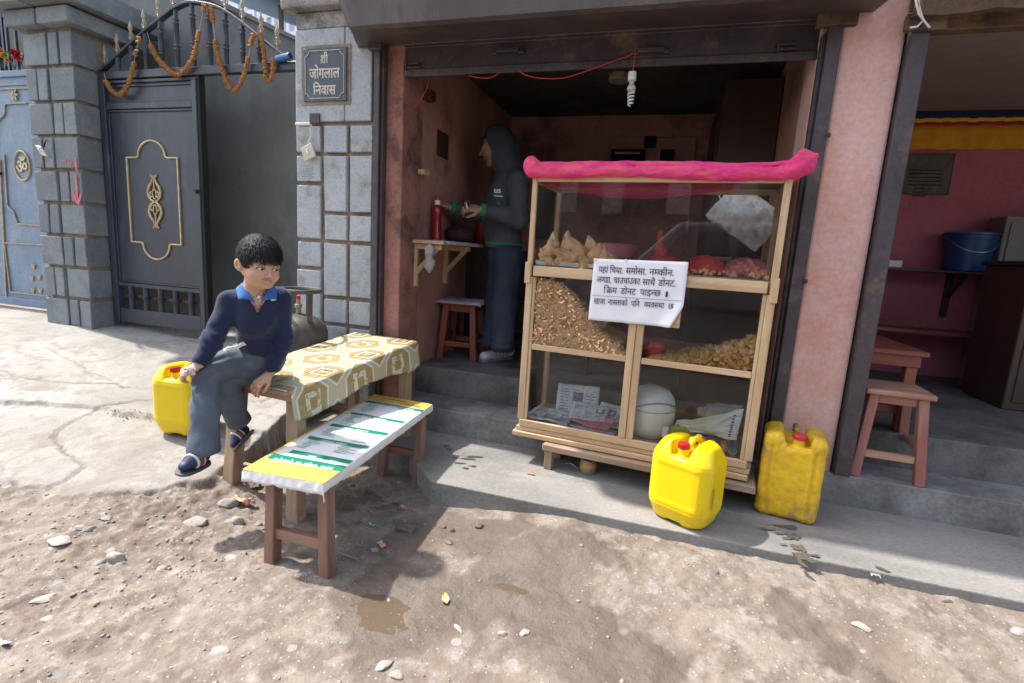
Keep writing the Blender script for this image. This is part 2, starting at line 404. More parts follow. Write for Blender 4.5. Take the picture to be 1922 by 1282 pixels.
m_dark = M('dark_brown_wood', (.045, .026, .02), .5, (.07, .04, .03), 6, .001, 30, stretch=(1, 1, .1))
wx = wood('pine_across', (.60, .42, .25), (.46, .30, .165), 0, dirt=(.36, .25, .16), damt=.25)
wy = wood('pine_deep', (.60, .42, .25), (.46, .30, .165), 1, dirt=(.36, .25, .16), damt=.25)
wz = wood('pine_upright', (.60, .42, .25), (.46, .30, .165), 2, dirt=(.36, .25, .16), damt=.25)

# ================================================================== GROUND
def S_(x, a, b): t = np.clip((x - a) / (b - a), 0, 1); return t * t * (3 - 2 * t)
_N2 = np.random.RandomState(11).rand(256, 256)
def n2(x, y, s, o=0):
    x, y = x * s + o * 17.3 + 500, y * s + o * 9.1 + 500; xi, yi = np.floor(x).astype(int), np.floor(y).astype(int); fx, fy = x - xi, y - yi
    fx, fy = fx * fx * (3 - 2 * fx), fy * fy * (3 - 2 * fy); g = lambda a, b: _N2[(xi + a) & 255, (yi + b) & 255]
    return (g(0, 0) * (1 - fx) + g(1, 0) * fx) * (1 - fy) + (g(0, 1) * (1 - fx) + g(1, 1) * fx) * fy - .5
def fbm(x, y, s, oc=5, ga=.5, o=0):
    r = 0; a = 1
    for i in range(oc): r = r + a * n2(x, y, s * 2 ** i, o + i); a *= ga
    return r
def ramp_z(x, y): return np.minimum(.15 + .11 * (y - 1.9) + .08 * (-x - 2.0), .46)
# front edge of the upper and of the lower concrete sheet (y as a function of x)
_ux = [-9, -5, -3.6, -3.35, -3.05, -2.65, -2.35, -2.0]; _uy = [1.95, 1.85, 1.83, 1.90, 2.02, 2.12, 2.16, 2.22]
_lx = [-9, -4.5, -3.3, -2.7, -2.35, -2.1, -2.0, -1.9]; _ly = [1.6, 1.5, 1.44, 1.41, 1.45, 1.60, 1.80, 1.9]
SLABX = lambda y: np.interp(y, [1.4, 1.7, 2.05, 2.5, 2.95, 3.4], [-2.02, -1.98, -2.02, -2.14, -2.14, -2.25])   # right-hand edge of the concrete
def crack(x, y, pts, w):
    d = np.full(np.shape(x), 9.0)
    wx_, wy_ = x + .05 * n2(x, y, 9, 3) + .02 * n2(x, y, 31, 5), y + .05 * n2(x, y, 9, 4) + .02 * n2(x, y, 31, 6)
    for a, b in zip(pts[:-1], pts[1:]):
        ax, ay = a; bx, by = b; t = np.clip(((wx_ - ax) * (bx - ax) + (wy_ - ay) * (by - ay)) / ((bx - ax) ** 2 + (by - ay) ** 2), 0, 1)
        d = np.minimum(d, np.hypot(wx_ - ax - t * (bx - ax), wy_ - ay - t * (by - ay)))
    return 1 - S_(d, w * .3, w)
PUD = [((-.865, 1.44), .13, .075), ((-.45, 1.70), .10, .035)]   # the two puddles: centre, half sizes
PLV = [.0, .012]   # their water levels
def ground(x, y):
    """height and the masks: concrete, wet dirt with painted shade, mud"""
    ew = .045 * fbm(x, 0 * y, 5, 5, .62, 2); side = SLABX(y) + .022 * fbm(0 * x, y, 8, 4, .6, 8)
    up = (y > np.interp(x, _ux, _uy) + ew * 1.4) & (x < side + .02)
    lo_e = np.interp(x, _lx, _ly) + ew * 2.2
    low = (y > lo_e) & (x < side)
    dirt = .075 * S_(y, 1.45, 2.12) * S_(x, -1.05, -.3) + .0 * x
    lump = .020 * fbm(x, y, 1.6, 3, .5, 20) + .009 * fbm(x, y, 6, 4, .5, 30)
    rough = .0055 * fbm(x, y, 26, 4, .62, 40) * (1 + .8 * S_(n2(x, y, 2.2, 33), -.1, .3))
    rub = S_(x, -1.2, -2.2) * S_(y, .6, 1.2)
    rough = rough * (1 + 1.2 * rub) + rub * .016 * np.maximum(0, fbm(x, y, 12, 3, .6, 77)) ** 1
    leftz = ramp_z(x, np.maximum(y, .4)) - .036; k = S_(x, -1.55, -2.15)
    dz = dirt * (1 - k) + leftz * k
    dz = np.where((x > SLABX(y)) & (y > 1.9), dirt * (1 - k) + k * .0, dz)
    z = dz + lump * (1 - .5 * k) + rough
    pd = 0
    for i, ((cx, cy), rx, ry) in enumerate(PUD):
        q = np.hypot((x - cx) / rx, (y - cy) / ry) + .7 * fbm(x, y, 9, 3, .5, 61); b = 1 - S_(q, .5, 1.5); lv = PLV[i] + .006 * fbm(x, y, 14, 3, .55, 5)
        z = z * (1 - b) + (lv - .004) * b; pd = np.maximum(pd, b)
    cz = ramp_z(x, y) + .004 * fbm(x, y, 3, 3, .5, 9) + .0012 * fbm(x, y, 40, 3, .6, 14)
    c1 = crack(x, y, [(-4.2, 2.5), (-3.2, 2.28), (-2.7, 2.42), (-2.35, 2.52)], .014); c2 = crack(x, y, [(-3.05, 2.02), (-2.85, 2.25), (-2.7, 2.42)], .012)
    c3 = crack(x, y, [(-4.4, 2.05), (-3.7, 2.12), (-3.2, 2.28)], .012); c4 = crack(x, y, [(-2.35, 2.52), (-2.3, 3.2)], .01); cr = np.maximum(np.maximum(c1, c2), np.maximum(c3, c4))
    low_d = .022 * (1 - .0 * x)
    c5 = crack(x, y, [(-2.5, 1.42), (-2.55, 1.62), (-2.95, 1.75), (-3.05, 2.0)], .014)
    ks = S_(side - x, -.014, .012) * S_(y - lo_e, -.012, .016); zl_ = cz - low_d + .006 * fbm(x, y, 10, 4, .6, 50) - .012 * c5
    z = z * (1 - ks) + np.maximum(zl_, z - .04) * ks
    ku = S_(y - np.interp(x, _ux, _uy) - ew * 1.4, -.006, .012) * S_(side + .02 - x, -.012, .012); z = z * (1 - ku) + (cz - .012 * cr) * ku
    conc = np.where(up, 1.0 - .7 * cr, np.where(low, .92 - .7 * c5, 0.0))
    edge = np.abs(y - lo_e)
    conc = conc * np.where(low & ~up, S_(edge, 0, .10) * .5 + .5, 1)
    # wet dirt and the broad central shadow, painted as one dark band, from the pit under the table to the right front
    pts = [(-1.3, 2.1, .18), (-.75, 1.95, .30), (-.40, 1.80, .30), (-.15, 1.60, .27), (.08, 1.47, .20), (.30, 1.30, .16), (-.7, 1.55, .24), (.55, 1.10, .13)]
    dmp_shade = 0
    for px, py, r in pts: dmp_shade = np.maximum(dmp_shade, 1 - S_(np.hypot(x - px, (y - py) * 1.25) + .34 * fbm(x, y, 4, 5, .6, 70), r * .5, r * 1.3))
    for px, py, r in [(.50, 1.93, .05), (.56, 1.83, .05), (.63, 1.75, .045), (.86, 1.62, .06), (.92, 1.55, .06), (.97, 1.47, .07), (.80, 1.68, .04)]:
        dmp_shade = np.maximum(dmp_shade, .75 * (1 - S_(np.hypot(x - px, y - py) + .16 * fbm(x, y, 9, 4, .6, 71), r * .3, r * 1.5)))
    dmp_shade = np.maximum(dmp_shade, pd * 1.0) * (conc < .3)
    return z, np.clip(conc, 0, 1), np.clip(dmp_shade, 0, 1)
def gz(x, y): return float(ground(np.array([float(x)]), np.array([float(y)]))[0][0])
def seg(*parts):
    out = []
    for a, b, s in parts: out += list(np.arange(a, b - 1e-6, s))
    return np.array(out + [parts[-1][1]])
gx = seg((-40, -12, 2), (-12, -6.5, .25), (-6.5, -3.6, .03), (-3.6, -2.2, .012), (-2.2, 1.7, .0085), (1.7, 3, .05), (3, 12, .6), (12, 40, 4))
gy = seg((-40, -6, 2), (-6, .2, .3), (.2, .7, .02), (.7, 2.3, .0085), (2.3, 3.6, .016), (3.6, 6, .2), (6, 40, 4))
GX, GY = np.meshgrid(gx, gy); Z, CM, DAMP_SHADE = ground(GX, GY)
Z = np.where(GY > 3.6, np.maximum(Z, np.minimum(Z, .4)), Z)
nx_, ny_ = len(gx), len(gy); I = np.arange(nx_ * ny_).reshape(ny_, nx_)
Fq = np.stack([I[:-1, :-1], I[:-1, 1:], I[1:, 1:], I[1:, :-1]], -1).reshape(-1, 4)
m = bpy.data.materials.new('dirt_and_concrete'); m.use_nodes = True; MATS['ground'] = m
n = m.node_tree.nodes; L = m.node_tree.links; b = n['Principled BSDF']
def nN(scale, det=6, ro=.6, dist=0):
    t = n.new('ShaderNodeTexNoise'); t.inputs['Scale'].default_value = scale; t.inputs['Detail'].default_value = det; t.inputs['Roughness'].default_value = ro
    t.inputs['Distortion'].default_value = dist; L.new(tcg.outputs['Object'], t.inputs['Vector']); return t
def nR(src, a, bb, c=0, d=1):
    r = n.new('ShaderNodeMapRange'); r.inputs[1].default_value = a; r.inputs[2].default_value = bb; r.inputs[3].default_value = c; r.inputs[4].default_value = d; L.new(src, r.inputs[0]); return r.outputs[0]
def nM(fac, a, bb, mode='MIX'):
    x = n.new('ShaderNodeMix'); x.data_type = 'RGBA'; x.blend_type = mode
    if isinstance(fac, float): x.inputs[0].default_value = fac
    else: L.new(fac, x.inputs[0])
    for i, v in ((6, a), (7, bb)):
        if isinstance(v, tuple): x.inputs[i].default_value = (*v, 1)
        else: L.new(v, x.inputs[i])
    return x.outputs[2]
tcg = n.new('ShaderNodeTexCoord')
ac = n.new('ShaderNodeAttribute'); ac.attribute_name = 'concrete'; ad = n.new('ShaderNodeAttribute'); ad.attribute_name = 'damp_shade'
dirtc = nM(nR(nN(2.2, 7, .62).outputs[0], .38, .62), (.265, .22, .18), (.175, .135, .107))
dirtc = nM(nR(nN(5.5, 7, .7, .6).outputs[0], .47, .60), dirtc, (.155, .122, .098))
dirtc = nM(nR(nN(13, 6, .7).outputs[0], .5, .68), dirtc, (.30, .27, .24))
dirtc = nM(nR(nN(60, 4, .7).outputs[0], .58, .72), dirtc, (.15, .12, .095))
vor = n.new('ShaderNodeTexVoronoi'); vor.inputs['Scale'].default_value = 42; L.new(tcg.outputs['Object'], vor.inputs['Vector'])
dirtc = nM(nR(vor.outputs['Distance'], .10, .18, .75, 0), dirtc, (.40, .39, .37))
vs_ = n.new('ShaderNodeTexVoronoi'); vs_.inputs['Scale'].default_value = 15; vs_.inputs['Randomness'].default_value = 1; L.new(tcg.outputs['Object'], vs_.inputs['Vector'])
sx_ = n.new('ShaderNodeSeparateColor'); L.new(vs_.outputs['Color'], sx_.inputs[0]); wob = nN(30, 3)
ds_ = n.new('ShaderNodeMath'); ds_.operation = 'ADD'; L.new(vs_.outputs['Distance'], ds_.inputs[0]); wm = n.new('ShaderNodeMath'); wm.operation = 'MULTIPLY'; wm.inputs[1].default_value = .35; L.new(wob.outputs[0], wm.inputs[0]); L.new(wm.outputs[0], ds_.inputs[1])
ms_ = n.new('ShaderNodeMath'); ms_.operation = 'MULTIPLY'; L.new(nR(ds_.outputs[0], .40, .44, 1, 0), ms_.inputs[0]); L.new(nR(sx_.outputs[0], .87, .89), ms_.inputs[1])
dirtc = nM(ms_.outputs[0], dirtc, nM(sx_.outputs[1], (.22, .21, .20), (.31, .29, .27)))
concc = nM(nR(nN(1.7, 7, .6).outputs[0], .4, .62), (.36, .34, .315), (.28, .265, .245))
concc = nM(nR(nN(3.6, 8, .72, .8).outputs[0], .50, .62), concc, (.24, .215, .185))
concc = nM(nR(nN(9, 6, .7).outputs[0], .52, .66), concc, (.23, .21, .185))
concc = nM(nR(nN(90, 3, .7).outputs[0], .56, .7), concc, (.24, .22, .20))
col = nM(nR(ac.outputs['Fac'], .25, .75), dirtc, concc)
wet_shade = nR(ad.outputs['Fac'], .05, .7)
col = nM(wet_shade, col, nM(nR(nN(7, 6).outputs[0], .35, .65), (.105, .08, .062), (.15, .118, .095)))  # dark brown for wet dirt, also paints the soft shadow across the centre
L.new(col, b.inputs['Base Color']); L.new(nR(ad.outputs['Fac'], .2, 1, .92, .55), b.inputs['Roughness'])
bp = n.new('ShaderNodeBump'); bp.inputs['Distance'].default_value = .006; bn = nN(75, 6, .7); L.new(bn.outputs[0], bp.inputs['Height']); L.new(bp.outputs[0], b.inputs['Normal'])
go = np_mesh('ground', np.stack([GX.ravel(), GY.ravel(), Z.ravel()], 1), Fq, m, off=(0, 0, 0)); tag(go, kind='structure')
for nm, A in (('concrete', CM), ('damp_shade', DAMP_SHADE)):
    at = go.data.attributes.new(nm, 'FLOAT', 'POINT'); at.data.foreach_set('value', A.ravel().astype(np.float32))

# platform and steps in front of the shops
def slab(name, pts, z0, z1, mat, nseg=60, amp=.004):
    """concrete slab with a slightly wavy front: pts = outline in plan, front edge given first (left to right)"""
    mb = MB(); a, bb = Vector((*pts[0], 0)), Vector((*pts[1], 0)); fr = []
    for i in range(nseg + 1):
        p = a.lerp(bb, i / nseg); p.y += amp * (mnoise.noise(Vector((p.x * 3, 1, 0))) * 1.5 + mnoise.noise(Vector((p.x * 17, 4, 0)))); fr.append(p)
    pol = fr + [Vector((*p, 0)) for p in pts[2:]]
    mb.prism([p + Vector((0, 0, z0)) for p in pol], (0, 0, z1 - z0)); o = mb.build(name, mat, bevel=.006, seg=2); tag(o, kind='structure'); return o
m_plat = M('platform_cement', (.285, .27, .252), .8, (.20, .192, .183), 2.4, .003, 40, dirt=(.16, .155, .15), ds=1.9, damt=.42, stretch=(.6, 1.3, 1), fine=.22)
slab('platform', [(-1.02, 2.19), (4, 2.15), (4, 3.2), (-2.1, 3.2), (-2.1, 2.5), (-1.28, 2.46)], -.1, .12, m_plat)
slab('lower_step', [(-1.72, 2.84), (4, 2.70), (4, 3.3), (-1.72, 3.3)], .0, .275, m_step)
slab('upper_step', [(-1.62, 3.12), (.56, 3.06), (.56, 5), (-1.62, 5)], .1, .46, m_floor)
slab('upper_step', [(.90, 3.02), (4.4, 2.99), (4.4, 5.1), (.90, 5.1)], .1, .458, m_floor)
# wet splashes on the platform
def splash(pts, z=.1235, name='water_stain', n_=28, amp=.35):
    mb = MB()
    for cx, cy, rx, ry, a in pts:
        poly = []
        for i in range(n_):
            t = 2 * PI * i / n_; r = 1 + amp * mnoise.noise(Vector((cx * 9 + math.cos(t) * 2.1, cy * 9 + math.sin(t) * 2.1, a))) * 1.6
            dx, dy = rx * r * math.cos(t), ry * r * math.sin(t); poly.append((cx + dx * math.cos(a) - dy * math.sin(a), cy + dx * math.sin(a) + dy * math.cos(a), z))
        z += .0004; mb.add(poly, [tuple(range(n_))])
    return mb
m_wet = M('wet_cement', (.075, .07, .06), .4, (.10, .093, .08), 14, .001, 20, spec=.4)
def P_(px, py, z=.12): v = atz(px, py, z); return v.x, v.y
sp = []
for px, py, rx, ry in [(1478, 990, .045, .02), (1490, 1008, .035, .025), (1500, 1030, .03, .035), (1510, 1048, .04, .03), (1440, 995, .03, .007), (1530, 1045, .022, .01), (1505, 1060, .012, .03), (1463, 1003, .02, .006), (1470, 1024, .016, .007), (1478, 1012, .03, .006)]:
    x, y = P_(px, py); sp.append((x, y, rx, ry, .3))
tag(splash(sp, amp=.55).build('water_stain', m_wet, fix=False), 'dark water spill running from under the old dented yellow can', 'water stain', kind='stuff')
x, y = P_(1652, 1068); tag(splash([(x + .005, y - .004, .028, .012, -.6)]).build('water_stain', m_wet, fix=False), 'small separate wet blotch on the kerb above the little plant', 'water stain')
sp = []
for px, py, rx, ry in [(880, 862, .035, .012), (862, 870, .03, .008), (895, 858, .04, .008), (855, 860, .02, .005), (875, 880, .018, .01), (888, 876, .02, .009), (838, 838, .02, .007), (845, 845, .02, .006)]:
    x, y = P_(px, py); sp.append((x, y, rx, ry, .4))
tag(splash(sp, amp=.5).build('water_stain', m_wet, fix=False), 'scattered dark drips on the platform between menu bench and food cabinet', 'water stain', kind='stuff')
x, y = P_(1298, 1002); 
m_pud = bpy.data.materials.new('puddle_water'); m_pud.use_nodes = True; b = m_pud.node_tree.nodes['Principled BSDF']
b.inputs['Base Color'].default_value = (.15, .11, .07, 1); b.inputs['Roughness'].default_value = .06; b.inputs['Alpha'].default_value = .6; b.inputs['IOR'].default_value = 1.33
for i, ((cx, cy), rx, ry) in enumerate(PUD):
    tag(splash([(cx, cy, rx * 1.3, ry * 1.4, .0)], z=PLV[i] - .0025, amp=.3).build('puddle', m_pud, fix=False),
        ['muddy brown puddle in the dirt in front of the menu bench', 'small shallow puddle in the wet dirt behind the yellow leaf'][i], 'puddle')

# ================================================================== SHOP BUILDING
FL = .46
B = thing('snack_shop', 'open snack shop with terracotta walls and raised brown roller shutter', 'shop', (-.55, 3.3, FL))
def bx(name, a, b, mat, parent, bevel=0, seg_=1): return MB().box(a, b).build(name, mat, parent, bevel=bevel, seg=seg_)
bx('wall', (-1.72, 3.10, 0), (-1.60, 5.05, 2.6), m_shopw, B)                 # left side wall
bx('wall', (-1.60, 4.95, 0), (.66, 5.15, 2.6), m_shopw, B)                    # back wall
bx('wall', (.55, 3.10, 0), (.90, 5.15, 2.6), m_shopw, B)                      # wall between the two shops
# worn reveals beside the shutter
def worn_panel(name, a, b, mat, parent):
    o = bx(name, a, b, mat, parent, .008, 2); return o
worn_panel('reveal', (-1.70, 2.845, .12), (-1.585, 3.10, 2.5), m_terra, B)
worn_panel('reveal', (.535, 2.845, .12), (.66, 3.10, 2.5), m_pink, B)
bx('ceiling', (-1.72, 2.86, 2.52), (.90, 5.15, 2.66), m_soot, B)
bx('header_wall', (-1.78, 2.86, 2.66), (.62, 3.05, 3.6), m_pink, B)
pl = bx('pillar', (.612, 2.795, .26), (.858, 3.098, 3.6), m_pink, B, .012, 2)
# door jambs (steel channels)
j = MB(); j.box((-1.742, 2.78, .12), (-1.706, 2.855, 2.34)); j.box((-1.706, 2.80, .12), (-1.69, 2.85, 2.34)); j.build('door_jamb', m_steel, B, bevel=.003)
j = MB(); j.box((.536, 2.80, .28), (.552, 2.842, 2.30)); j.box((.552, 2.77, .28), (.608, 2.842, 2.32)); jr = j.build('door_jamb', m_steel, B, bevel=.003)
for z in (1.86, 1.2): 
    q = MB(); q.lathe([(.008, 0), (.012, .004), (.004, .02)], 8, Matrix.Translation((.612, 2.77, z)) @ rot(PI / 2)); q.build('bolt', m_rust, jr, smooth=True)
bx('jamb_bracket', (-1.775, 2.765, 2.335), (-1.69, 2.85, 2.385), m_steel, B, .003); bx('jamb_bracket', (.50, 2.76, 2.32), (.66, 2.80, 2.375), m_rust, B, .003)
# raised shutter: bottom slat with riveted rails, handles and bolts
SH = MB(); SH.box((-1.69, 2.862, 2.243), (.535, 2.872, 2.40)); sh = SH.build('roller_shutter', m_steel, B, bevel=.002)
MB().box((-1.69, 2.846, 2.21), (.535, 2.861, 2.249)).build('bottom_rail', m_steel, sh, bevel=.003)
MB().box((-1.69, 2.852, 2.365), (.535, 2.861, 2.40)).build('upper_rail', m_steel, sh, bevel=.003)
rv = MB()
for i in range(26): rv.lathe([(.0055, 0), (.004, .003), (0.001, .004)], 6, Matrix.Translation((-1.62 + i * .084, 2.846, 2.232)) @ rot(PI / 2))
for i in range(17): rv.lathe([(.0055, 0), (.004, .003), (0.001, .004)], 6, Matrix.Translation((-1.5 + i * .125, 2.852, 2.385)) @ rot(PI / 2))
tag(rv.build('rivets', m_steel, sh, smooth=True), kind='stuff')
for px in (953, 1222):
    p = aty(px, 97, 2.845); h = MB(); h.box((p.x - .09, 2.838, p.z - .012), (p.x - .06, 2.862, p.z + .008)); h.box((p.x - .065, 2.826, p.z - .006), (p.x + .065, 2.838, p.z + .016)); h.box((p.x + .06, 2.838, p.z - .012), (p.x + .09, 2.862, p.z + .008))
    h.build('handle', m_steel, sh, bevel=.003)
for px, py in ((775, 122), (1476, 86)):
    p = aty(px, py, 2.85); h = MB(); h.box((p.x - .05, 2.84, p.z), (p.x + .04, 2.862, p.z + .012)); h.box((p.x - .03, 2.834, p.z - .022), (p.x + .05, 2.85, p.z - .012)); h.beam((p.x - .035, 2.835, p.z - .03), (p.x - .035, 2.835, p.z + .02), .008, .01); h.build('latch', m_steel, sh, bevel=.002)
# sheet metal hood over the shutter, bent at its left end
hd = MB()
def hood_pt(u, v):
    # v runs down the profile: up the front plate, under lip, back to the wall
    prof = [(2.435, 2.72), (2.45, 2.55), (2.475, 2.335), (2.50, 2.325), (2.845, 2.385), (2.85, 2.41)]
    xs0 = [-1.80, -1.79, -1.70, -1.705, -1.885, -1.90]
    k = min(int(v * 5 + 1e-6), 4); t = v * 5 - k; y = prof[k][0] * (1 - t) + prof[k + 1][0] * t; z = prof[k][1] * (1 - t) + prof[k + 1][1] * t
    x0 = xs0[k] * (1 - t) + xs0[k + 1] * t; x = x0 + (.72 - x0) * u
    w = .006 * mnoise.noise(Vector((x * 2.2, y * 4, z * 4))) + .012 * (1 - min(1, u * 9)) * mnoise.noise(Vector((x * 8, y * 14, z * 14)))
    return (x, y + w, z + w * .6)
hd.grid(hood_pt, 70, 25); hood = hd.build('hood', m_hood, B, smooth=25, thick=.003, fix=False)
fl = MB()
def end_pt(u, v):   # crumpled end plate between the profile's left edge and the wall
    a = Vector(hood_pt(0, .0 + v * .98)); c = Vector((-1.86, 2.82, 2.95 - v * .5)); p = a.lerp(c, u); k = math.sin(u * PI) * .02
    return p + Vector((-.02 * math.sin(u * 9 + v * 7) * math.sin(u * PI), k * math.sin(v * 11), 0))
fl.grid(end_pt, 14, 24); fl.build('hood_end', m_hood, hood, smooth=25, thick=.003, fix=False)
MB().tube([Vector(hood_pt(u / 30, .8)) + Vector((0, -.004, -.004)) for u in range(31)], .006, 6).build('hood_edge', m_steel, hood)
# rolled shutter behind the hood
MB().lathe([(.12, 0), (.12, 2.4)], 20, Matrix.Translation((-1.80, 2.68, 2.58)) @ rot(0, PI / 2)).build('shutter_roll', m_steel, B, smooth=True)

# ------------------------------------------------------------------ TEA SHOP (right)
B2 = thing('tea_shop', 'neighbouring dark shop with magenta walls behind a brown steel jamb', 'shop', (2.3, 3.3, FL))
bx('wall', (.90, 5.0, 0), (5.0, 5.15, 2.6), m_mag, B2); bx('wall', (4.4, 3.0, 0), (4.55, 5.0, 2.6), m_mag, B2)
bx('wall', (.90, 3.06, .3), (.905, 5.0, 2.52), m_mag, B2)
bx('ceiling', (.90, 2.86, 2.52), (5.0, 5.15, 2.66), m_ceil2, B2)
bx('door_jamb', (.862, 2.755, .277), (.935, 2.84, 2.32), m_steel, B2, .004)
q = MB()
for z, s in ((1.9, 1), (1.38, .8), (1.05, .8)): q.lathe([(.007 * s, 0), (.011 * s, .004), (.004 * s, .016)], 8, Matrix.Translation((.868, 2.754, z)) @ rot(PI / 2))
bx('header_wall', (.62, 2.86, 2.66), (5, 3.05, 3.6), m_pink, B2)
lt = MB()
def lint(u, v):
    x = .84 + 3.2 * u; z = 2.315 + .02 * mnoise.noise(Vector((x * 3, 0, 0))) + .012 * mnoise.noise(Vector((x * 13, 0, 0))) ; t = v
    pr = [(2.70, z + .16), (2.70, z + .0), (2.86, z + .03)]; k = 0 if t < .5 else 1; tt = t * 2 - k
    return (x, pr[k][0] * (1 - tt) + pr[k + 1][0] * tt + .01 * mnoise.noise(Vector((x * 9, t * 6, 2))), pr[k][1] * (1 - tt) + pr[k + 1][1] * tt)
lt.grid(lint, 90, 8); lt.build('shutter_housing', m_rust, B2, thick=.004, smooth=25, fix=False)
bx('hood', (.86, 2.52, 2.50), (4.2, 2.86, 2.62), m_rust, B2, .01)
bx('lintel', (.94, 2.80, 2.29), (4.2, 2.86, 2.37), m_rust, B2, .004)
bx('jamb_bracket', (.83, 2.735, 2.27), (.98, 2.755, 2.34), m_rust, B2, .003)
w_ = thing('tied_wire', 'loose pale wire tied round the shutter bracket over the pink pillar', 'wire', (.88, 2.72, 2.3))
MB().tube([aty(x, y, 2.70) for x, y in ((1722, -10), (1727, 20), (1733, 38), (1722, 50), (1708, 52))], .004, 6).build('strand', m_white, w_, smooth=True)
MB().tube([aty(x, y, 2.69) for x, y in ((1718, -5), (1724, 25), (1735, 40), (1745, 52))], .004, 6).build('strand', m_white, w_, smooth=True)

# ------------------------------------------------------------------ STONE GATE PILLARS
rs = random.Random(5)
def block(parent, a, b, mat, jit=.003, name='stone_block'):
    return MB().box(a, b, jit=jit).build(name, mat, parent, bevel=.006, seg=2)
P1 = thing('stone_gate_pillar', 'slate block gate pillar left of the dark gate with red painted arrow', 'pillar', (-4.6, 3.2, .45))
bx('core', (-4.825, 2.955, .2), (-4.375, 3.42, 2.70), m_mortar, P1)
zt = [2.649 - k * .2475 for k in range(10)]
for k, z in enumerate(zt):
    z1, z0 = z, z - .222
    if k == 9: z0 = .36
    cuts = [-4.85, -4.61, -4.50, -4.352] if k % 2 == 0 else [-4.85, -4.725, -4.615, -4.352]
    cuts = [-4.85, -4.60, -4.485, -4.352] if k % 2 == 0 else [-4.85, -4.73, -4.61, -4.352]
    for i in range(3):
        g = .011; a0, a1 = cuts[i] + (g if i else 0), cuts[i + 1] - (g if i < 2 else 0); o = rs.uniform(-.005, .006)
        yb = 2.97 if i < 2 else 3.16 + rs.uniform(-.02, .02)
        block(P1, (a0, 2.925 + o, z0), (a1, 2.955 if i < 2 else 3.105, z1), rs.choice([m_slate, m_slate3]))
    block(P1, (-4.376, 3.165, z0), (-4.352, 3.40, z1), m_slate)
c_ = MB(); c_.box((-4.93, 2.86, 2.68), (-4.60, 3.50, 2.79)); c_.build('cap_stone', m_slate, P1, bevel=.01, seg=2)
MB().box((-4.585, 2.86, 2.68), (-4.27, 3.50, 2.79)).build('cap_stone', m_slate3, P1, bevel=.01, seg=2)
MB().box((-5.02, 2.77, 2.80), (-4.62, 3.55, 2.95)).build('cap_stone', m_slate3, P1, bevel=.01, seg=2)
MB().box((-4.605, 2.77, 2.80), (-4.18, 3.55, 2.95)).build('cap_stone', m_slate, P1, bevel=.01, seg=2)
m_red = M('red_chalk_paint', (.62, .13, .14), .8, (.5, .2, .22), 30, fine=.3)
def paint(poly, y, name, mat, parent):
    ps = [aty(px, py, y) for px, py in poly]; mb = MB(); mb.add(ps, [tuple(range(len(ps)))]); return mb.build(name, mat, parent, fix=False)
text_part('painted_letters', 'M.Q', m_red, P1, aty(118, 308, 2.916), (1, 0, 0), (0, 0, 1), .055, bold=.01)
ar = []
for k, (y0, y1) in enumerate([(296, 322), (328, 384)]):
    paint([(139, y0), (143, y0), (146 + (k * 1), y1 - (0 if k == 0 else 4)), (142 + k, y1 - (0 if k == 0 else 4))], 2.915, 'painted_stroke', m_red, P1)
paint([(135, 358), (139, 362), (146, 375), (151, 361), (153, 356), (152, 372), (148, 385), (143, 381), (136, 368)], 2.914, 'painted_arrow_head', m_red, P1)
# bell switch on the left pillar
sw = thing('bell_switch', 'pale switch plate dangling tilted from the left stone pillar', 'switch', tuple(aty(76, 275, 2.88)))
p = aty(78, 283, 2.885); MB().cbox(p, (.11, .012, .075), rot(.5, .15, -.3)).build('switch_plate', m_white, sw, bevel=.003)
MB().cbox(p + Vector((0, -.012, 0)), (.02, .01, .03), rot(.5, .15, -.3)).build('rocker', m_wht, sw, bevel=.002)
MB().tube([aty(86, 262, 2.915), aty(84, 268, 2.88), aty(82, 276, 2.885)], .006, 6).build('wire', m_black, sw, smooth=True)

P2 = thing('stone_gate_pillar', 'pale painted block pillar with house name plaque beside the snack shop', 'pillar', (-2.05, 3.0, .2))
bx('core', (-2.325, 2.875, 0), (-1.745, 3.7, 2.50), m_mortar, P2)
cx_ = [(-2.335, -2.158), (-2.130, -1.967), (-1.943, -1.790)]
u = .177; zt0 = 1.955
def row(col, i, n_, mat=m_slate2, jit=.003):
    a, b_ = cx_[col]; z1 = zt0 - i * u - (.006 if True else 0); z0 = zt0 - (i + n_) * u + .018
    if z0 < .05: z0 = .05
    block(P2, (a, 2.85 + rs.uniform(-.004, .004), z0), (b_, 2.876, z1), mat, jit)
block(P2, (-2.335, 2.85, 1.975), (-1.985, 2.876, 2.50), m_slate2, .002); block(P2, (-1.982, 2.852, 1.975), (-1.80, 2.876, 2.50), m_slate2, .002)
c0 = [(0, 1), (1, 1), (2, 2), (4, 1), (5, 2), (7, 1), (8, 2)]; c1 = [(0, 1), (1, 2), (3, 1), (4, 2), (6, 1), (7, 2), (9, 1)]
for i, n_ in c0: row(0, i, n_)
for i, n_ in c1: row(1, i, n_)
for i, n_ in c1: row(2, i, n_)
bx('plaster_band', (-2.335, 2.86, 2.503), (-1.745, 3.7, 2.60), m_capc, P2, .006); bx('cap', (-2.40, 2.80, 2.602), (-1.70, 3.8, 3.0), m_capc, P2, .012, 2)
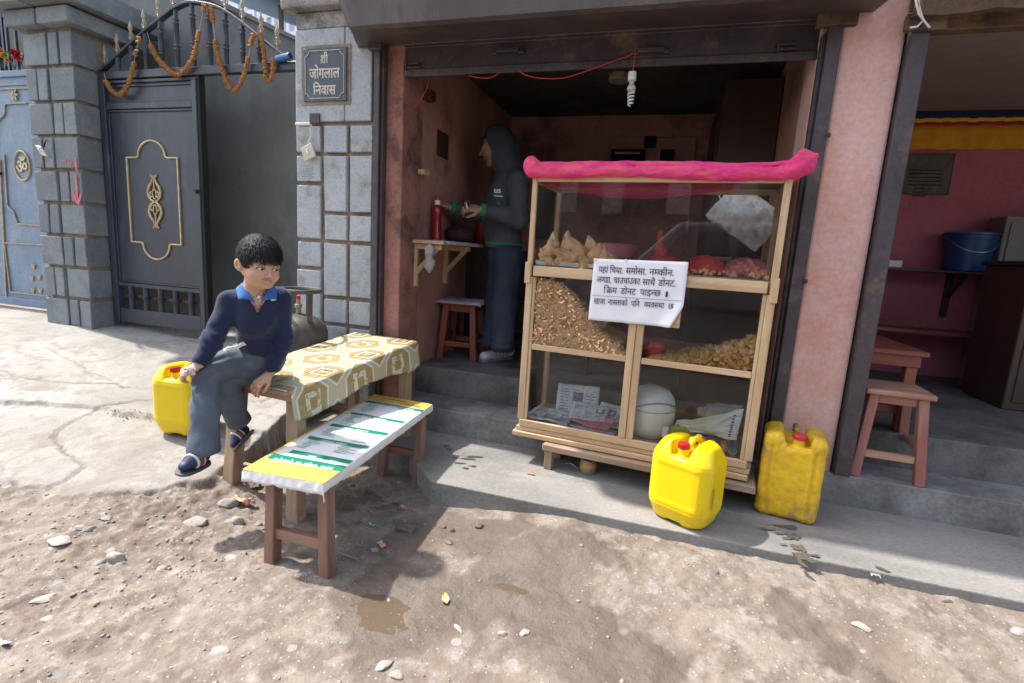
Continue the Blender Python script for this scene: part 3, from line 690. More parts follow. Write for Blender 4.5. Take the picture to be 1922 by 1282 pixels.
# name plaque, let into the stone with a plaster border
pa, pb = aty(567, 88, 2.84), aty(652, 190, 2.84)
X0, X1, Z0, Z1 = -2.295, -2.02, 2.075, 2.40
X0, X1, Z1, Z0 = pa.x + .01, pb.x - .005, aty(610, 90, 2.84).z, aty(610, 190, 2.84).z
MB().box((X0 - .022, 2.846, Z0 - .02), (X1 + .022, 2.8505, Z1 + .02)).build('plaster_border', m_mortar, P2, bevel=.002)
m_plq = M('slate_plaque', (.045, .06, .085), .5, (.07, .085, .11), 6, .0008, 30, dirt=(.2, .21, .22), ds=5, damt=.15, stretch=(1, 1, .2))
MB().box((X0, 2.836, Z0), (X1, 2.8455, Z1)).build('name_plaque', m_plq, P2, bevel=.002)
nmp = [c for c in P2.children if c.name.startswith('name_plaque')][0]
m_let = M('plaque_lettering', (.62, .56, .47), .7, (.5, .45, .38), 30)
W_, H_ = X1 - X0, Z1 - Z0; cxm = (X0 + X1) / 2; r_ = .028; ln = []
xa, xb, za, zb = X0 + .016, X1 - .016, Z0 + .016, Z1 - .016
def corner(cx, cz, a0, a1): return [Vector((cx + r_ * math.cos(math.radians(a)), 2.834, cz + r_ * math.sin(math.radians(a)))) for a in np.linspace(a0, a1, 6)]
loop = corner(xb, zb, 180, 270) + corner(xb, za, 90, 180) + corner(xa, za, 0, 90) + corner(xa, zb, 270, 360)
MB().tube(loop, .0022, 5, closed=True).build('border_line', m_let, nmp)
for t, zf, wf, sz in (('श्री', .78, .17, .07), ('जोगलाल', .50, .70, .085), ('िनवास', .19, .52, .08)):
    tt = {'श्री': 'श^ी'}.get(t, t)
    text_part('lettering', tt, m_let, nmp, (cxm, 2.8345, Z0 + H_ * zf - .02), (1, 0, 0), (0, 0, 1), sz, bold=.025, wfix=W_ * wf, center=True)
sw = thing('wall_switch', 'cream bell switch hanging crooked by its wires on the pale pillar', 'switch', tuple(aty(575, 285, 2.83)))
p = aty(579, 286, 2.825); R3 = rot(0, -.42, 0); MB().cbox(p, (.085, .014, .085), R3).build('switch_plate', M('cream_plastic', (.62, .54, .42), .5), sw, bevel=.003)
MB().cbox(p + Vector((0, -.01, 0)), (.012, .008, .03), R3).build('rocker', m_wht, sw, bevel=.002)
MB().tube([aty(x, y, 2.83) for x, y in ((583, 232), (587, 240), (586, 250), (581, 260), (580, 270))], .0018, 5).build('wire', m_white, sw)
MB().tube([aty(x, y, 2.83) for x, y in ((582, 232), (582, 245), (584, 255), (578, 268))], .0018, 5).build('wire', m_white, sw)
cs = thing('cable_casing', 'short white cable casing and dark socket hole on the pale pillar', 'casing', tuple(aty(568, 233, 2.84)))
a, b_ = aty(555, 230, 2.84), aty(582, 235, 2.84); MB().box((a.x, 2.832, b_.z), (b_.x, 2.8485, a.z)).build('casing', m_white, cs, bevel=.002)
a, b_ = aty(581, 213, 2.84), aty(599, 231, 2.84); MB().box((a.x, 2.840, b_.z), (b_.x, 2.8485, a.z)).build('box_hole', m_dark, cs)
sc_ = MB()   # pencilled sums on the second block
for r in range(6):
    z = aty(575, 311 + r * 4.2, 2.85).z; x = aty(566, 311, 2.85).x + rs.uniform(-.005, .01)
    for q in range(6):
        x1 = x + rs.uniform(.008, .014); sc_.beam((x, 2.8455, z + rs.uniform(-.004, .004)), (x1, 2.8455, z + rs.uniform(-.004, .004)), .0012, .0015); x = x1 + .003
sc_.build('pencil_marks', M('pencil', (.1, .12, .16), .8), P2)

# ================================================================== DARK GATE (between the pillars)
GYp = 3.12
def gp(px, py, dy=0): return aty(px, py, GYp + dy)
G = thing('metal_gate', 'dark blue steel gate with gold oval frame and arched spiked top', 'gate', (-3.4, GYp, .45))
xl, xr, xm = -4.335, -2.36, gp(378, 300).x
zr, zb = gp(300, 136).z, gp(300, 612).z
rail = MB(); rail.box((xl, GYp - .025, zr - .035), (xr, GYp + .025, zr + .02)); top = rail.build('top_rail', m_gate, G, bevel=.004)
MB().box((xl, GYp - .018, zr - .066), (xm, GYp + .018, zr - .045)).build('moulding', m_gate, top, bevel=.003)
MB().box((xl, GYp - .03, zb), (xl + .055, GYp + .03, zr - .036)).build('stile', m_gate, G, bevel=.004)
MB().box((xm - .045, GYp - .025, zb), (xm, GYp + .025, zr - .068)).build('stile', m_gate, G, bevel=.004)
MB().box((xm + .003, GYp - .02, zb), (xm + .028, GYp + .03, zr - .036)).build('edge_strip', m_black, G)
zmid = gp(300, 198).z; zlow = gp(300, 540).z
lx0, lx1 = xl + .057, xm - .047
pn = MB(); pn.box((lx0, GYp, zlow + .02), (lx1, GYp + .008, zr - .068)); panel = pn.build('sheet_panel', m_gate, G)
for z, h, d in ((zmid, .022, .02), (zmid - .035, .008, .012), (zmid + .028, .006, .01), (zr - .085, .008, .012)):
    MB().box((lx0, GYp - d, z - h), (lx1, GYp - .001, z + h)).build('moulding', m_gate, panel, bevel=.003)
for x in (lx0, lx1 - .012): MB().box((x, GYp - .012, zlow + .03), (x + .012, GYp - .001, zmid - .05)).build('moulding', m_gate, panel, bevel=.003)
# bottom grille
MB().box((lx0, GYp - .02, zlow - .012), (lx1, GYp + .02, zlow + .018)).build('grille_rail', m_gate, G, bevel=.003)
MB().box((lx0, GYp - .014, zlow + .024), (lx1, GYp - .002, zlow + .034)).build('moulding', m_gate, panel, bevel=.002)
zg = gp(300, 585).z
MB().box((lx0, GYp - .02, zb), (lx1, GYp + .02, zg)).build('bottom_rail', m_gate, G, bevel=.004)
MB().box((lx0, GYp + .03, (zg + zlow) / 2 - .01), (lx1, GYp + .04, (zg + zlow) / 2 + .012)).build('flat_bar', m_rust, G)
def turned(x, z0, z1, r, rings, name, parent, gm_=m_gate):
    pr = [(r, z0)]
    for zc in rings:
        for dz in (-.012, .012): pr += [(r * 1.0, zc + dz - .007), (r * 1.28, zc + dz - .003), (r * 1.28, zc + dz + .003), (r * 1.0, zc + dz + .007)]
    pr += [(r * 1.12, (z0 + z1) / 2), (r, z1)]; pr.sort(key=lambda q: q[1])
    return MB().lathe(pr, 12, Matrix.Translation((x, GYp, 0))).build(name, gm_, parent, smooth=50)
for i in range(5):
    x = lx0 + (lx1 - lx0) * (i + .72) / 5.4
    turned(x, zg - .003, zlow - .01, .021, [(zg + zlow) / 2], 'baluster', G)
# gold frame on the panel
def F(px, py): return gp(px, py, -.006)
def arc(c, p0, p1, n_=10):   # circle arc through the plane from p0 to p1 about c, bulging away
    v0, v1 = p0 - c, p1 - c; out = []
    a0, a1 = math.atan2(v0.z, v0.x), math.atan2(v1.z, v1.x); r0, r1 = v0.length, v1.length
    return a0, a1, r0, r1
tx0, tx1 = F(238, 297).x, F(333, 297).x; tzt, tzb = F(285, 296).z, F(300, 457).z; cxg = (tx0 + tx1) / 2
rr = .135; pts = [Vector((tx0, 0, tzt)), Vector((cxg - rr - .02, 0, tzt))]
pts += [Vector((cxg + rr * math.cos(a), 0, tzt + .01 + .115 * math.sin(a))) for a in np.linspace(PI, 0, 13)]
pts += [Vector((cxg + rr + .02, 0, tzt)), Vector((tx1, 0, tzt)), Vector((tx1, 0, tzb)), Vector((cxg + rr + .02, 0, tzb))]
pts += [Vector((cxg + rr * math.cos(a), 0, tzb - .01 + .115 * math.sin(a))) for a in np.linspace(0, -PI, 13)]
pts += [Vector((cxg - rr - .02, 0, tzb)), Vector((tx0, 0, tzb))]
for i, p in enumerate(pts): p.y = GYp - .006
fr = MB(); k = len(pts)
for i in range(k): fr.beam(pts[i], pts[(i + 1) % k] + (pts[(i + 1) % k] - pts[i]).normalized() * .004, .012, .014, (0, 1, 0))
fr.build('gold_frame', m_gold, panel, bevel=.002)
# cast scroll ornament
oc = F(291, 379); oh = .235; orn = MB()
def spiral(cx, cz, r0, r1, a0, a1, n_=16): return [Vector((cx + (r0 + (r1 - r0) * t) * math.cos(a0 + (a1 - a0) * t), GYp - .008, cz + (r0 + (r1 - r0) * t) * math.sin(a0 + (a1 - a0) * t))) for t in np.linspace(0, 1, n_)]
for sx in (1, -1):
    for sz in (1, -1):
        q = [Vector((oc.x + sx * x_, GYp - .008, oc.z + sz * z_)) for x_, z_ in ((.004, .0), (.03, .012), (.058, .04), (.064, .078), (.05, .112), (.03, .135), (.016, .16), (.014, .185), (.024, .2), (.03, .188))]
        orn.tube(q, [.006, .008, .009, .01, .011, .009, .007, .006, .007, .005], 6)
        s1 = spiral(oc.x + sx * .024, oc.z + sz * .052, .026, .005, PI / 2 if sx > 0 else PI / 2, (PI / 2) + (-sx) * 1.75 * PI)
        orn.tube([Vector((v.x, v.y, oc.z + sz * abs(v.z - oc.z))) for v in s1], .0055, 6)
        orn.tube([Vector((oc.x + sx * x_, GYp - .008, oc.z + sz * z_)) for x_, z_ in ((.0, .10), (.014, .085), (.02, .06), (.012, .03), (.0, .02))], .005, 6)
    orn.tube([Vector((oc.x, GYp - .008, oc.z + sx * .09)), Vector((oc.x, GYp - .008, oc.z + sx * .2))], .006, 6)
orn.build('scroll_ornament', m_gold, panel, smooth=True)
MB().lathe([(.012, 0), (.018, .008), (.01, .022)], 10, Matrix.Translation(gp(372, 360, -.025)) @ rot(PI / 2)).build('knob', m_black, G, smooth=True)
# arched top with turned balusters and gold spear heads
A = [gp(x, y) for x, y in ((187, 138), (222, 106), (262, 70), (300, 38), (330, 16), (355, 6), (385, 8), (418, 18), (460, 47), (505, 84), (553, 119))]
cu = []
for i in range(41):
    t = i / 40 * (len(A) - 1); k = min(int(t), len(A) - 2); f_ = t - k
    p0, p1, p2, p3 = A[max(k - 1, 0)], A[k], A[k + 1], A[min(k + 2, len(A) - 1)]
    cu.append(.5 * ((2 * p1) + (p2 - p0) * f_ + (2 * p0 - 5 * p1 + 4 * p2 - p3) * f_ ** 2 + (3 * p1 - p0 - 3 * p2 + p3) * f_ ** 3))
for c in cu: c.y = GYp
ab = MB()
for i in range(40): ab.beam(cu[i], cu[i + 1] + (cu[i + 1] - cu[i]) * .03, .045, .016, (0, 0, 1))
ab.build('arch_bar', m_gate, G, bevel=.002)
def arch_z(x):
    for i in range(40):
        if (cu[i].x - x) * (cu[i + 1].x - x) <= 0: t = (x - cu[i].x) / (cu[i + 1].x - cu[i].x); return cu[i].z * (1 - t) + cu[i + 1].z * t
    return zr
def spear(x, z, parent, s=1.0):
    m_ = MB(); T = Matrix.Translation((x, GYp, z)) @ Matrix.Scale(s, 4)
    m_.lathe([(.011, -.005), (.013, .006), (.008, .012), (.008, .026), (.014, .032), (.008, .04), (.009, .075), (.013, .082), (.008, .09), (.016, .112), (.019, .122), (.010, .150), (.001, .185)], 8, T)
    for sx in (1, -1):
        m_.tube([T @ Vector(p) for p in ((0, 0, .045), (sx * .016, 0, .043), (sx * .027, 0, .052), (sx * .026, 0, .064), (sx * .018, 0, .066))], .0045 * s, 6)
        m_.tube([T @ Vector(p) for p in ((0, 0, .078), (sx * .012, 0, .07), (sx * .018, 0, .078), (sx * .014, 0, .086))], .0038 * s, 6)
    return m_.build('spear_head', m_goldw, parent, smooth=50)
xs = [gp(p, 100).x for p in (221, 247, 274, 303, 333, 364, 395, 425, 456, 487)]
for i, x in enumerate(xs):
    z1 = arch_z(x) - .006; z0 = zr + .021
    if z1 - z0 < .03: continue
    turned(x, z0, z1, .0165, [z0 + (z1 - z0) * q for q in ((.35, .8) if z1 - z0 > .25 else ((.5,) if z1 - z0 > .12 else ()))], 'baluster', G)
for px in (193, 218, 245, 271, 299, 328, 424, 456, 490, 520):
    x = gp(px, 60).x; z = arch_z(x) + .006; spear(x, z, G, .88)
rl = MB(); rl.lathe([(.022, 0), (.022, .12), (.015, .121), (.015, .001)], 14, Matrix.Translation(gp(520, 112, -.04)) @ rot(0, 1.45, -.1), capb=False, capt=False)
tag(rl.build('blue_roll', M('blue_paper', (.03, .12, .32), .4), smooth=True, thick=.001), 'small blue rolled tube tucked on top of the gate rail', 'roll')

# marigold garlands strung over the gate
m_mari = M('dried_marigold', (.55, .29, .09), .85, (.38, .20, .075), 60, fine=.25)
def flower_mesh(k):
    mb = MB(); r = random.Random(k)
    for L_ in range(3):
        n_ = 8; z = (L_ - 1) * .0045; R_ = .021 - .004 * abs(L_ - 1) + r.uniform(-.001, .001)
        for i in range(n_):
            a = 2 * PI * (i + L_ * .4) / n_; w = .0055; d = Vector((math.cos(a), math.sin(a), 0)); t = Vector((-d.y, d.x, 0)); up = r.uniform(-.004, .004)
            mb.add([d * .003 + Vector((0, 0, z)), d * R_ * .7 + t * w + Vector((0, 0, z + up)), d * R_ + Vector((0, 0, z + up * 1.6)), d * R_ * .7 - t * w + Vector((0, 0, z + up + .002))], [(0, 1, 2, 3)])
    mb.lathe([(.011, -.007), (.015, 0), (.011, .007)], 7)
    me = bpy.data.meshes.new('marigold'); me.from_pydata(mb.v, [], mb.f); me.materials.append(m_mari); return me
FM = [flower_mesh(i) for i in range(4)]
def catmull(P, n_):
    out = []
    for i in range(n_ + 1):
        t = i / n_ * (len(P) - 1); k = min(int(t), len(P) - 2); f_ = t - k; p0, p1, p2, p3 = P[max(k - 1, 0)], P[k], P[k + 1], P[min(k + 2, len(P) - 1)]
        out.append(.5 * ((2 * p1) + (p2 - p0) * f_ + (2 * p0 - 5 * p1 + 4 * p2 - p3) * f_ ** 2 + (3 * p1 - p0 - 3 * p2 + p3) * f_ ** 3))
    return out
def garland(label, pts, gaps=()):
    P = [gp(x, y, -.05) for x, y in pts]; g = thing('marigold_garland', label, 'garland', tuple(P[0]), group='dried marigold garlands on the gate')
    c = catmull(P, 60); MB().tube(c, .0012, 4).build('string', m_white, g)
    s = 0; tot = sum((c[i + 1] - c[i]).length for i in range(60)); acc = 0; i = 0; pos = .004; prev = 0
    while pos < tot:
        while i < 60 and acc + (c[i + 1] - c[i]).length < pos: acc += (c[i + 1] - c[i]).length; i += 1
        if i >= 60: break
        p = c[i].lerp(c[i + 1], (pos - acc) / (c[i + 1] - c[i]).length); fr_ = pos / tot
        if not any(a <= fr_ <= b for a, b in gaps):
            o = link('marigold', random.choice(FM), g); d = (c[i + 1] - c[i]); q = d.to_track_quat('Z', 'Y'); q.rotate(Matrix.Rotation(random.uniform(-.5, .5), 3, 'X'))
            o.rotation_mode = 'QUATERNION'; o.rotation_quaternion = q; o.location = p - ORG[g] + Vector([random.uniform(-.003, .003) for _ in range(3)]); s_ = random.uniform(.8, 1.15); o.scale = (s_, s_, s_)
        pos += .0135
garland('first garland from the left, hanging short over the panel corner', [(196, 138), (200, 155), (212, 172), (226, 178), (240, 160), (250, 130), (254, 100), (258, 85), (262, 68)], ((0, .08), (.74, .80), (.86, .93)))
garland('second garland from the left, deep swag across the balusters', [(276, 60), (286, 92), (300, 115), (330, 141), (350, 128), (364, 105), (372, 65), (376, 45), (384, 8)], ((0, .1), (.82, .95)))
garland('third garland from the left, longest swag dipping below the rail', [(396, 12), (399, 35), (404, 75), (412, 115), (425, 152), (440, 170), (455, 150), (464, 120), (470, 85), (476, 66)], ((.1, .22), (.86, .93)))
garland('rightmost garland, a narrow loop near the pale pillar', [(487, 64), (492, 80), (496, 110), (500, 145), (505, 152), (511, 140), (513, 118), (512, 108)], ())

# ================================================================== BEHIND THE GATE
YW = 3.62
Wl = thing('courtyard_wall', 'plain grey plastered wall with sloping top behind the dark gate', 'wall', (-4.2, YW, .4))
a, b_, c_ = aty(150, -60, YW), aty(400, 5, YW), aty(575, 86, YW)
MB().prism([(-6.2, YW, .2), (c_.x + .5, YW, .2), (c_.x + .5, YW, c_.z - .1), (c_.x, YW, c_.z), (b_.x, YW, b_.z), (a.x, YW, a.z + .3), (-6.2, YW, a.z + .6)], (0, .15, 0)).build('plaster_face', m_plast, Wl)
MB().prism([(-6.2, YW - .03, a.z + .65), (a.x, YW - .03, a.z + .35), (b_.x, YW - .03, b_.z + .04), (c_.x, YW - .03, c_.z + .03), (c_.x, YW - .03, c_.z + .002), (b_.x, YW - .03, b_.z + .002), (a.x, YW - .03, a.z + .31), (-6.2, YW - .03, a.z + .61)], (0, .22, 0)).build('coping', m_plast, Wl)
bx('courtyard_floor', (-6.2, 3.14, .35), (-1.72, YW, .43), m_conc, None); tag(bpy.data.objects['courtyard_floor'], kind='structure')
# pale house farther back, with white window frames
YH = 7.5
Hh = thing('white_house', 'bright white house with tall panelled windows behind the gate', 'house', (-4.5, YH, 0))
m_hw = M('white_house_paint', (.80, .80, .82), .7, (.72, .72, .75), 2)
a, b_ = aty(395, -80, YH), aty(600, 150, YH)
MB().box((a.x - .8, YH, 0), (b_.x + 1, YH + .3, a.z + 1)).build('wall', m_hw, Hh)
m_fr = M('white_window_paint', (.85, .85, .87), .5, (.8, .8, .82), 5); m_pane = M('pale_window_pane', (.55, .60, .68), .25, (.5, .55, .62), 3)
for x0, x1, y0, y1 in ((442, 476, -60, 62), (482, 512, -40, 62), (523, 556, -10, 98)):
    p0, p1 = aty(x0, y0, YH - .06), aty(x1, y1, YH - .06); cx = (p0.x + p1.x) / 2; hw = (p1.x - p0.x) / 2; z0, z1 = p1.z, p0.z
    w = MB()
    for q in (-hw, 0, hw): w.box((cx + q - .025, YH - .06, z0), (cx + q + .025, YH - .002, z1))
    wo = w.build('window', m_fr, Hh, bevel=.004)
    for q in (0, .33, .66, 1.0):
        z = z0 + (z1 - z0) * q; MB().box((cx - hw - .02, YH - .056, z - .03), (cx + hw + .02, YH - .001, z + .03)).build('frame', m_fr, wo)
    MB().box((cx - hw, YH - .022, z0), (cx + hw, YH - .012, z1)).build('pane', m_pane, wo)
rf = thing('awning_roof', 'blue grey metal awning edge held by a thin post above the gate', 'awning', tuple(aty(520, 40, 5.5)))
m_aw = M('blue_grey_metal', (.10, .16, .22), .5, (.14, .20, .27), 3)
p = [aty(x, y, 5.5) for x, y in ((330, -40), (560, 48), (600, 60), (600, 30), (470, -40))]; MB().prism(p, (0, .12, 0)).build('roof_sheet', m_aw, rf)
p = [aty(x, y, 5.3) for x, y in ((440, -30), (600, 30), (600, -60), (440, -60))]; MB().prism(p, (0, .05, 0)).build('roof_underside', m_rust, rf)
MB().beam(aty(529, 86, 5.4), aty(527, 10, 5.4), .04, .04).build('post', m_rust, rf)

# ================================================================== BLUE GATE FAR LEFT
GB = 3.30
O = thing('blue_gate', 'grey blue steel gate with gold om symbol left of the slate pillar', 'gate', (-5.6, GB, .45))
def bp_(px, py, d=0): return aty(px, py, GB + d)
zt_, zb_ = bp_(30, 140).z, bp_(30, 572).z; xr_ = -4.87
MB().box((-8, GB, zb_ + .02), (xr_, GB + .02, zt_)).build('sheet_panel', m_gateb, O)
bpn = [c for c in O.children][0]
for z0, z1, d in ((zt_ - .02, zt_ + .03, .02), (zt_ - .09, zt_ - .07, .01), (zb_, zb_ + .07, .02)):
    MB().box((-8, GB - d, z0), (xr_, GB - .001, z1)).build('rail', m_gateb, O, bevel=.003)
MB().box((-8, GB - .012, zt_ - .12), (xr_, GB - .001, zt_ - .112)).build('gold_line', m_goldw, bpn)
fx = bp_(48, 300).x
def gl(pts, w=.012, d=-.008, name='gold_line', r=None):
    P = [bp_(x, y, d) for x, y in pts]; m_ = MB()
    for i in range(len(P) - 1): m_.beam(P[i], P[i + 1], w, .012, (0, 1, 0))
    return m_.build(name, m_goldw, bpn, bevel=.0015)
gl([(50, 193), (10, 195), (8, 215), (-6, 228), (-8, 300)]); gl([(8, 290), (14, 386), (26, 398), (33, 420), (76, 424)]); gl([(0, 300), (8, 455), (20, 548), (92, 556)]); gl([(10, 456), (80, 460)]); gl([(3, 392), (12, 556)], .02)
MB().lathe([(.03, 0), (.034, .006), (.022, .012)], 12, Matrix.Translation(bp_(27, 178, -.0)) @ rot(PI / 2)).build('rosette', m_goldw, bpn, smooth=True)
for i in range(6):
    a = i * PI / 3; c = bp_(27, 178, -.012); MB().cbox(c + Vector((math.cos(a) * .03, 0, math.sin(a) * .034)), (.03, .01, .02), rot(0, -a, 0)).build('petal', m_goldw, bpn, bevel=.004, seg=2)
oc2 = bp_(41, 311, -.01); MB().tube([oc2 + Vector((.098 * math.cos(t), 0, .125 * math.sin(t))) for t in np.linspace(0, 2 * PI, 33)[:-1]], .008, 6, closed=True).build('om_ring', m_gold, bpn, smooth=True)
text_part('om_symbol', 'ॐ', m_gold, bpn, oc2 + Vector((0, .002, -.065)), (1, 0, 0), (0, 0, 1), .165, bold=.02, thick=.006, center=True)
for cx, cy in ((63, 500), (60, 522), (74, 520), (62, 545), (76, 545)):
    c = bp_(cx, cy, -.008); m_ = MB()
    for a in (-.8, 0, .8): m_.tube([c + Vector((0, 0, -.03)), c + Vector((math.sin(a) * .016, 0, 0)), c + Vector((math.sin(a) * .03, 0, .024))], [.004, .009, .003], 6)
    m_.build('leaf_ornament', m_gold, bpn, smooth=True)
MB().lathe([(.02, 0), (.02, .04), (.012, .05)], 10, Matrix.Translation(bp_(2, 326, 0)) @ rot(PI / 2)).build('lock_knob', m_black, O, smooth=True)
for px in (-14, 3, 20, 36):
    p = bp_(px, 138); MB().beam(p, p + Vector((0, 0, .42)), .02, .02).build('upright_bar', m_gate, O)
m_ = MB()
for i in range(7):
    p = bp_(-20 + i * 9, 138); m_.tube([p, p + Vector((.1, 0, .16))], .004, 5); m_.tube([p + Vector((.1, 0, 0)), p + Vector((0, 0, .16))], .004, 5)
m_.build('lattice', m_gate, O)
gt = thing('flower_toran', 'red, orange and green flower string tied on the blue gate top', 'garland', tuple(bp_(15, 100, -.05)))
for px, py, c, r in ((0, 95, 'o', .03), (8, 104, 'o', .034), (14, 112, 'o', .028), (12, 98, 'g', .02), (20, 102, 'g', .022), (27, 100, 'r', .036), (34, 106, 'r', .04), (37, 100, 'r', .03)):
    cc = {'o': (.75, .35, .02), 'g': (.12, .45, .08), 'r': (.55, .015, .02)}[c]; p = bp_(px, py, -.05); mm = M('petals_' + c, cc, .6, tuple(x * .6 for x in cc), 40)
    q = MB()
    for k in range(9):
        d = Vector((random.uniform(-1, 1), random.uniform(-1, .2), random.uniform(-1, 1))).normalized(); t = d.orthogonal().normalized(); q.add([p, p + d * r * .6 + t * r * .45, p + d * r, p + d * r * .6 - t * r * .45], [(0, 1, 2, 3)]); t2 = d.cross(t); q.add([p, p + d * r * .6 + t2 * r * .45, p + d * r, p + d * r * .6 - t2 * r * .45], [(0, 1, 2, 3)])
    q.build('flower', mm, gt, fix=False)
# blue house beyond the far left gate
Hb = thing('blue_house', 'blue painted house front with dark window bars at far left', 'house', (-8, 5.2, 0))
m_bh = M('light_blue_paint', (.22, .36, .50), .7, (.30, .43, .56), 1.5); YB = 5.2
MB().box((-14, YB, 0), (-6.35, YB + .2, 5)).build('wall', m_bh, Hb)
for x0, x1, y0, y1 in ((-5, 32, 30, 160),):
    p0, p1 = aty(x0, y0, YB - .05), aty(x1, y1, YB - .05); w = MB()
    for q in np.linspace(0, 1, 4): w.box((p0.x + (p1.x - p0.x) * q - .02, YB - .07, p1.z), (p0.x + (p1.x - p0.x) * q + .02, YB - .002, p0.z + .5))
    w.box((p0.x, YB - .066, p0.z - .03), (p1.x, YB - .003, p0.z + .03)); w.build('window_bars', M('navy_paint', (.02, .04, .08), .5), Hb)
MB().box((aty(30, 80, YB).x, YB - .1, 0), (aty(37, 80, YB).x, YB - .002, 5)).build('drain_pipe', M('maroon_paint', (.35, .04, .06), .6), Hb)

# ================================================================== GAS CYLINDER
gl_ = atd(560, 540, 3.1); gx0, gy0 = -2.30, 2.66
gx0, gy0 = gl_.x, gl_.y; zt_ = gl_.z; zb_ = zt_ - .62
GC = thing('gas_cylinder', 'blackened steel gas cylinder with ring handle behind the table', 'gas cylinder', (gx0, gy0, zb_))
m_gc = M('sooty_cylinder_paint', (.055, .052, .052), .45, (.10, .085, .07), 4, .001, 20, dirt=(.12, .10, .07), ds=6, damt=.3, metal=.2, fine=.2)
T = Matrix.Translation((gx0, gy0, zb_)); R_ = .168
pr = [(.11, 0), (.125, .0), (.125, .035), (.11, .04)]
MB().lathe(pr, 28, T).build('foot_ring', m_gc, GC, smooth=40)
pr = [(.06, .025)] + [(R_ * math.sin(a), .12 + .10 * -math.cos(a)) for a in np.linspace(.4, PI / 2, 8)] + [(R_, .2), (R_, .255), (R_ * 1.015, .26), (R_ * 1.015, .275), (R_, .28), (R_, .35)] + [(R_ * math.cos(a), .35 + .115 * math.sin(a)) for a in np.linspace(.15, PI / 2 - .12, 9)] + [(.02, .467)]
MB().lathe(pr, 36, T).build('body', m_gc, GC, smooth=50)
MB().lathe([(.014, .46), (.014, .50), (.022, .502), (.022, .52), (.012, .522), (.012, .55)], 12, T).build('valve', m_goldw, GC, smooth=40)
MB().lathe([(.010, .55), (.012, .553), (.012, .572), (.004, .576)], 12, T).build('red_cap', M('red_plastic', (.55, .02, .02), .35), GC, smooth=40)
rh = .125; MB().tube([Vector((gx0 + rh * math.cos(a), gy0 + rh * math.sin(a), zb_ + .605)) for a in np.linspace(0, 2 * PI, 37)[:-1]], .0135, 8, closed=True).build('ring_handle', m_gc, GC, smooth=True)
for a in (-.35, 1.75, 3.9):
    p0 = Vector((gx0 + .118 * math.cos(a), gy0 + .118 * math.sin(a), zb_ + .415)); p1 = Vector((gx0 + rh * math.cos(a), gy0 + rh * math.sin(a), zb_ + .6)); MB().beam(p0, p1, .034, .009, (math.cos(a), math.sin(a), 0)).build('handle_post', m_gc, GC, bevel=.003)

# ================================================================== TABLE WITH OILCLOTH
m_tw = wood('weathered_table_wood', (.42, .30, .20), (.30, .205, .13), 2, .75, 16, dirt=(.20, .15, .11), damt=.45)
m_twx = wood('weathered_table_plank', (.50, .33, .20), (.36, .23, .14), 0, .7, 16, dirt=(.20, .14, .10), damt=.4)
TZ = .575; TL, TWd = .915, .46; TO = Vector((-1.575, 1.86, 0)); tux = Vector((.995, -.10, 0)); tuy = Vector((.166, .978, .126))   # stands a little uphill: far legs on the platform
TM = Matrix(((tux.x, tuy.x, 0, TO.x), (tux.y, tuy.y, 0, TO.y), (0, tuy.z, 1, 0), (0, 0, 0, 1)))   # local: x<0 to the left, y away
Tb = thing('wooden_table', 'weathered wooden street table standing half in the dirt under the oilcloth', 'table', (-1.85, 2.5, .1))
MB().box((-TWd, 0, TZ - .022), (0, TL, TZ)).build('table_top', m_twx, Tb, bevel=.004, T=TM)
MB().box((-TWd + .01, .012, TZ - .05), (-.005, .04, TZ - .0225)).build('apron', m_twx, Tb, bevel=.002, T=TM)
MB().box((-.035, .05, TZ - .085), (-.012, TL - .04, TZ - .0225)).build('apron', m_tw, Tb, bevel=.002, T=TM)
def leg(a, b_, w): MB().beam(a, b_, w, w, (0, 1, 0)).build('leg', m_tw, Tb, bevel=.004)
leg((-1.505, 1.81, -.06), (-1.595, 1.93, .552), .064); leg((-1.935, 1.87, -.04), (-1.95, 1.96, .552), .064); leg((-1.437, 2.68, .12), (-1.452, 2.70, .655), .060); leg((-1.815, 2.72, .12), (-1.83, 2.74, .655), .052)
MB().box((-.37, .04, .085), (-.06, .07, .135)).build('stretcher', m_tw, Tb, bevel=.003, T=TM)
# oilcloth: draped along the right-hand side, short hem at the far end
OC = bpy.data.materials.new('oilcloth_print'); OC.use_nodes = True; n = OC.node_tree.nodes; L = OC.node_tree.links; b = n['Principled BSDF']
uvn = n.new('ShaderNodeAttribute'); uvn.attribute_name = 'pat'; sp_ = n.new('ShaderNodeSeparateXYZ'); L.new(uvn.outputs['Vector'], sp_.inputs[0])
def mth(op, a, bb=None, c=None):
    x = n.new('ShaderNodeMath'); x.operation = op
    for i, v in enumerate((a, bb, c)):
        if v is None: continue
        if isinstance(v, (int, float)): x.inputs[i].default_value = v
        else: L.new(v, x.inputs[i])
    return x.outputs[0]
def pat(offx, offy):
    u_ = mth('SUBTRACT', mth('FRACT', mth('ADD', sp_.outputs[0], offx)), .5); v_ = mth('SUBTRACT', mth('FRACT', mth('ADD', sp_.outputs[1], offy)), .5)
    return mth('ABSOLUTE', u_), mth('ABSOLUTE', v_)
au, av = pat(0, 0); bu, bv = pat(.5, .5)
hexd = mth('MAXIMUM', mth('ADD', mth('MULTIPLY', au, .8), mth('MULTIPLY', av, .62)), mth('MULTIPLY', av, 1.0))       # big hexagon cell
hexd2 = mth('MAXIMUM', mth('ADD', mth('MULTIPLY', bu, .8), mth('MULTIPLY', bv, .62)), mth('MULTIPLY', bv, 1.0))
dmin = mth('MINIMUM', hexd, hexd2)
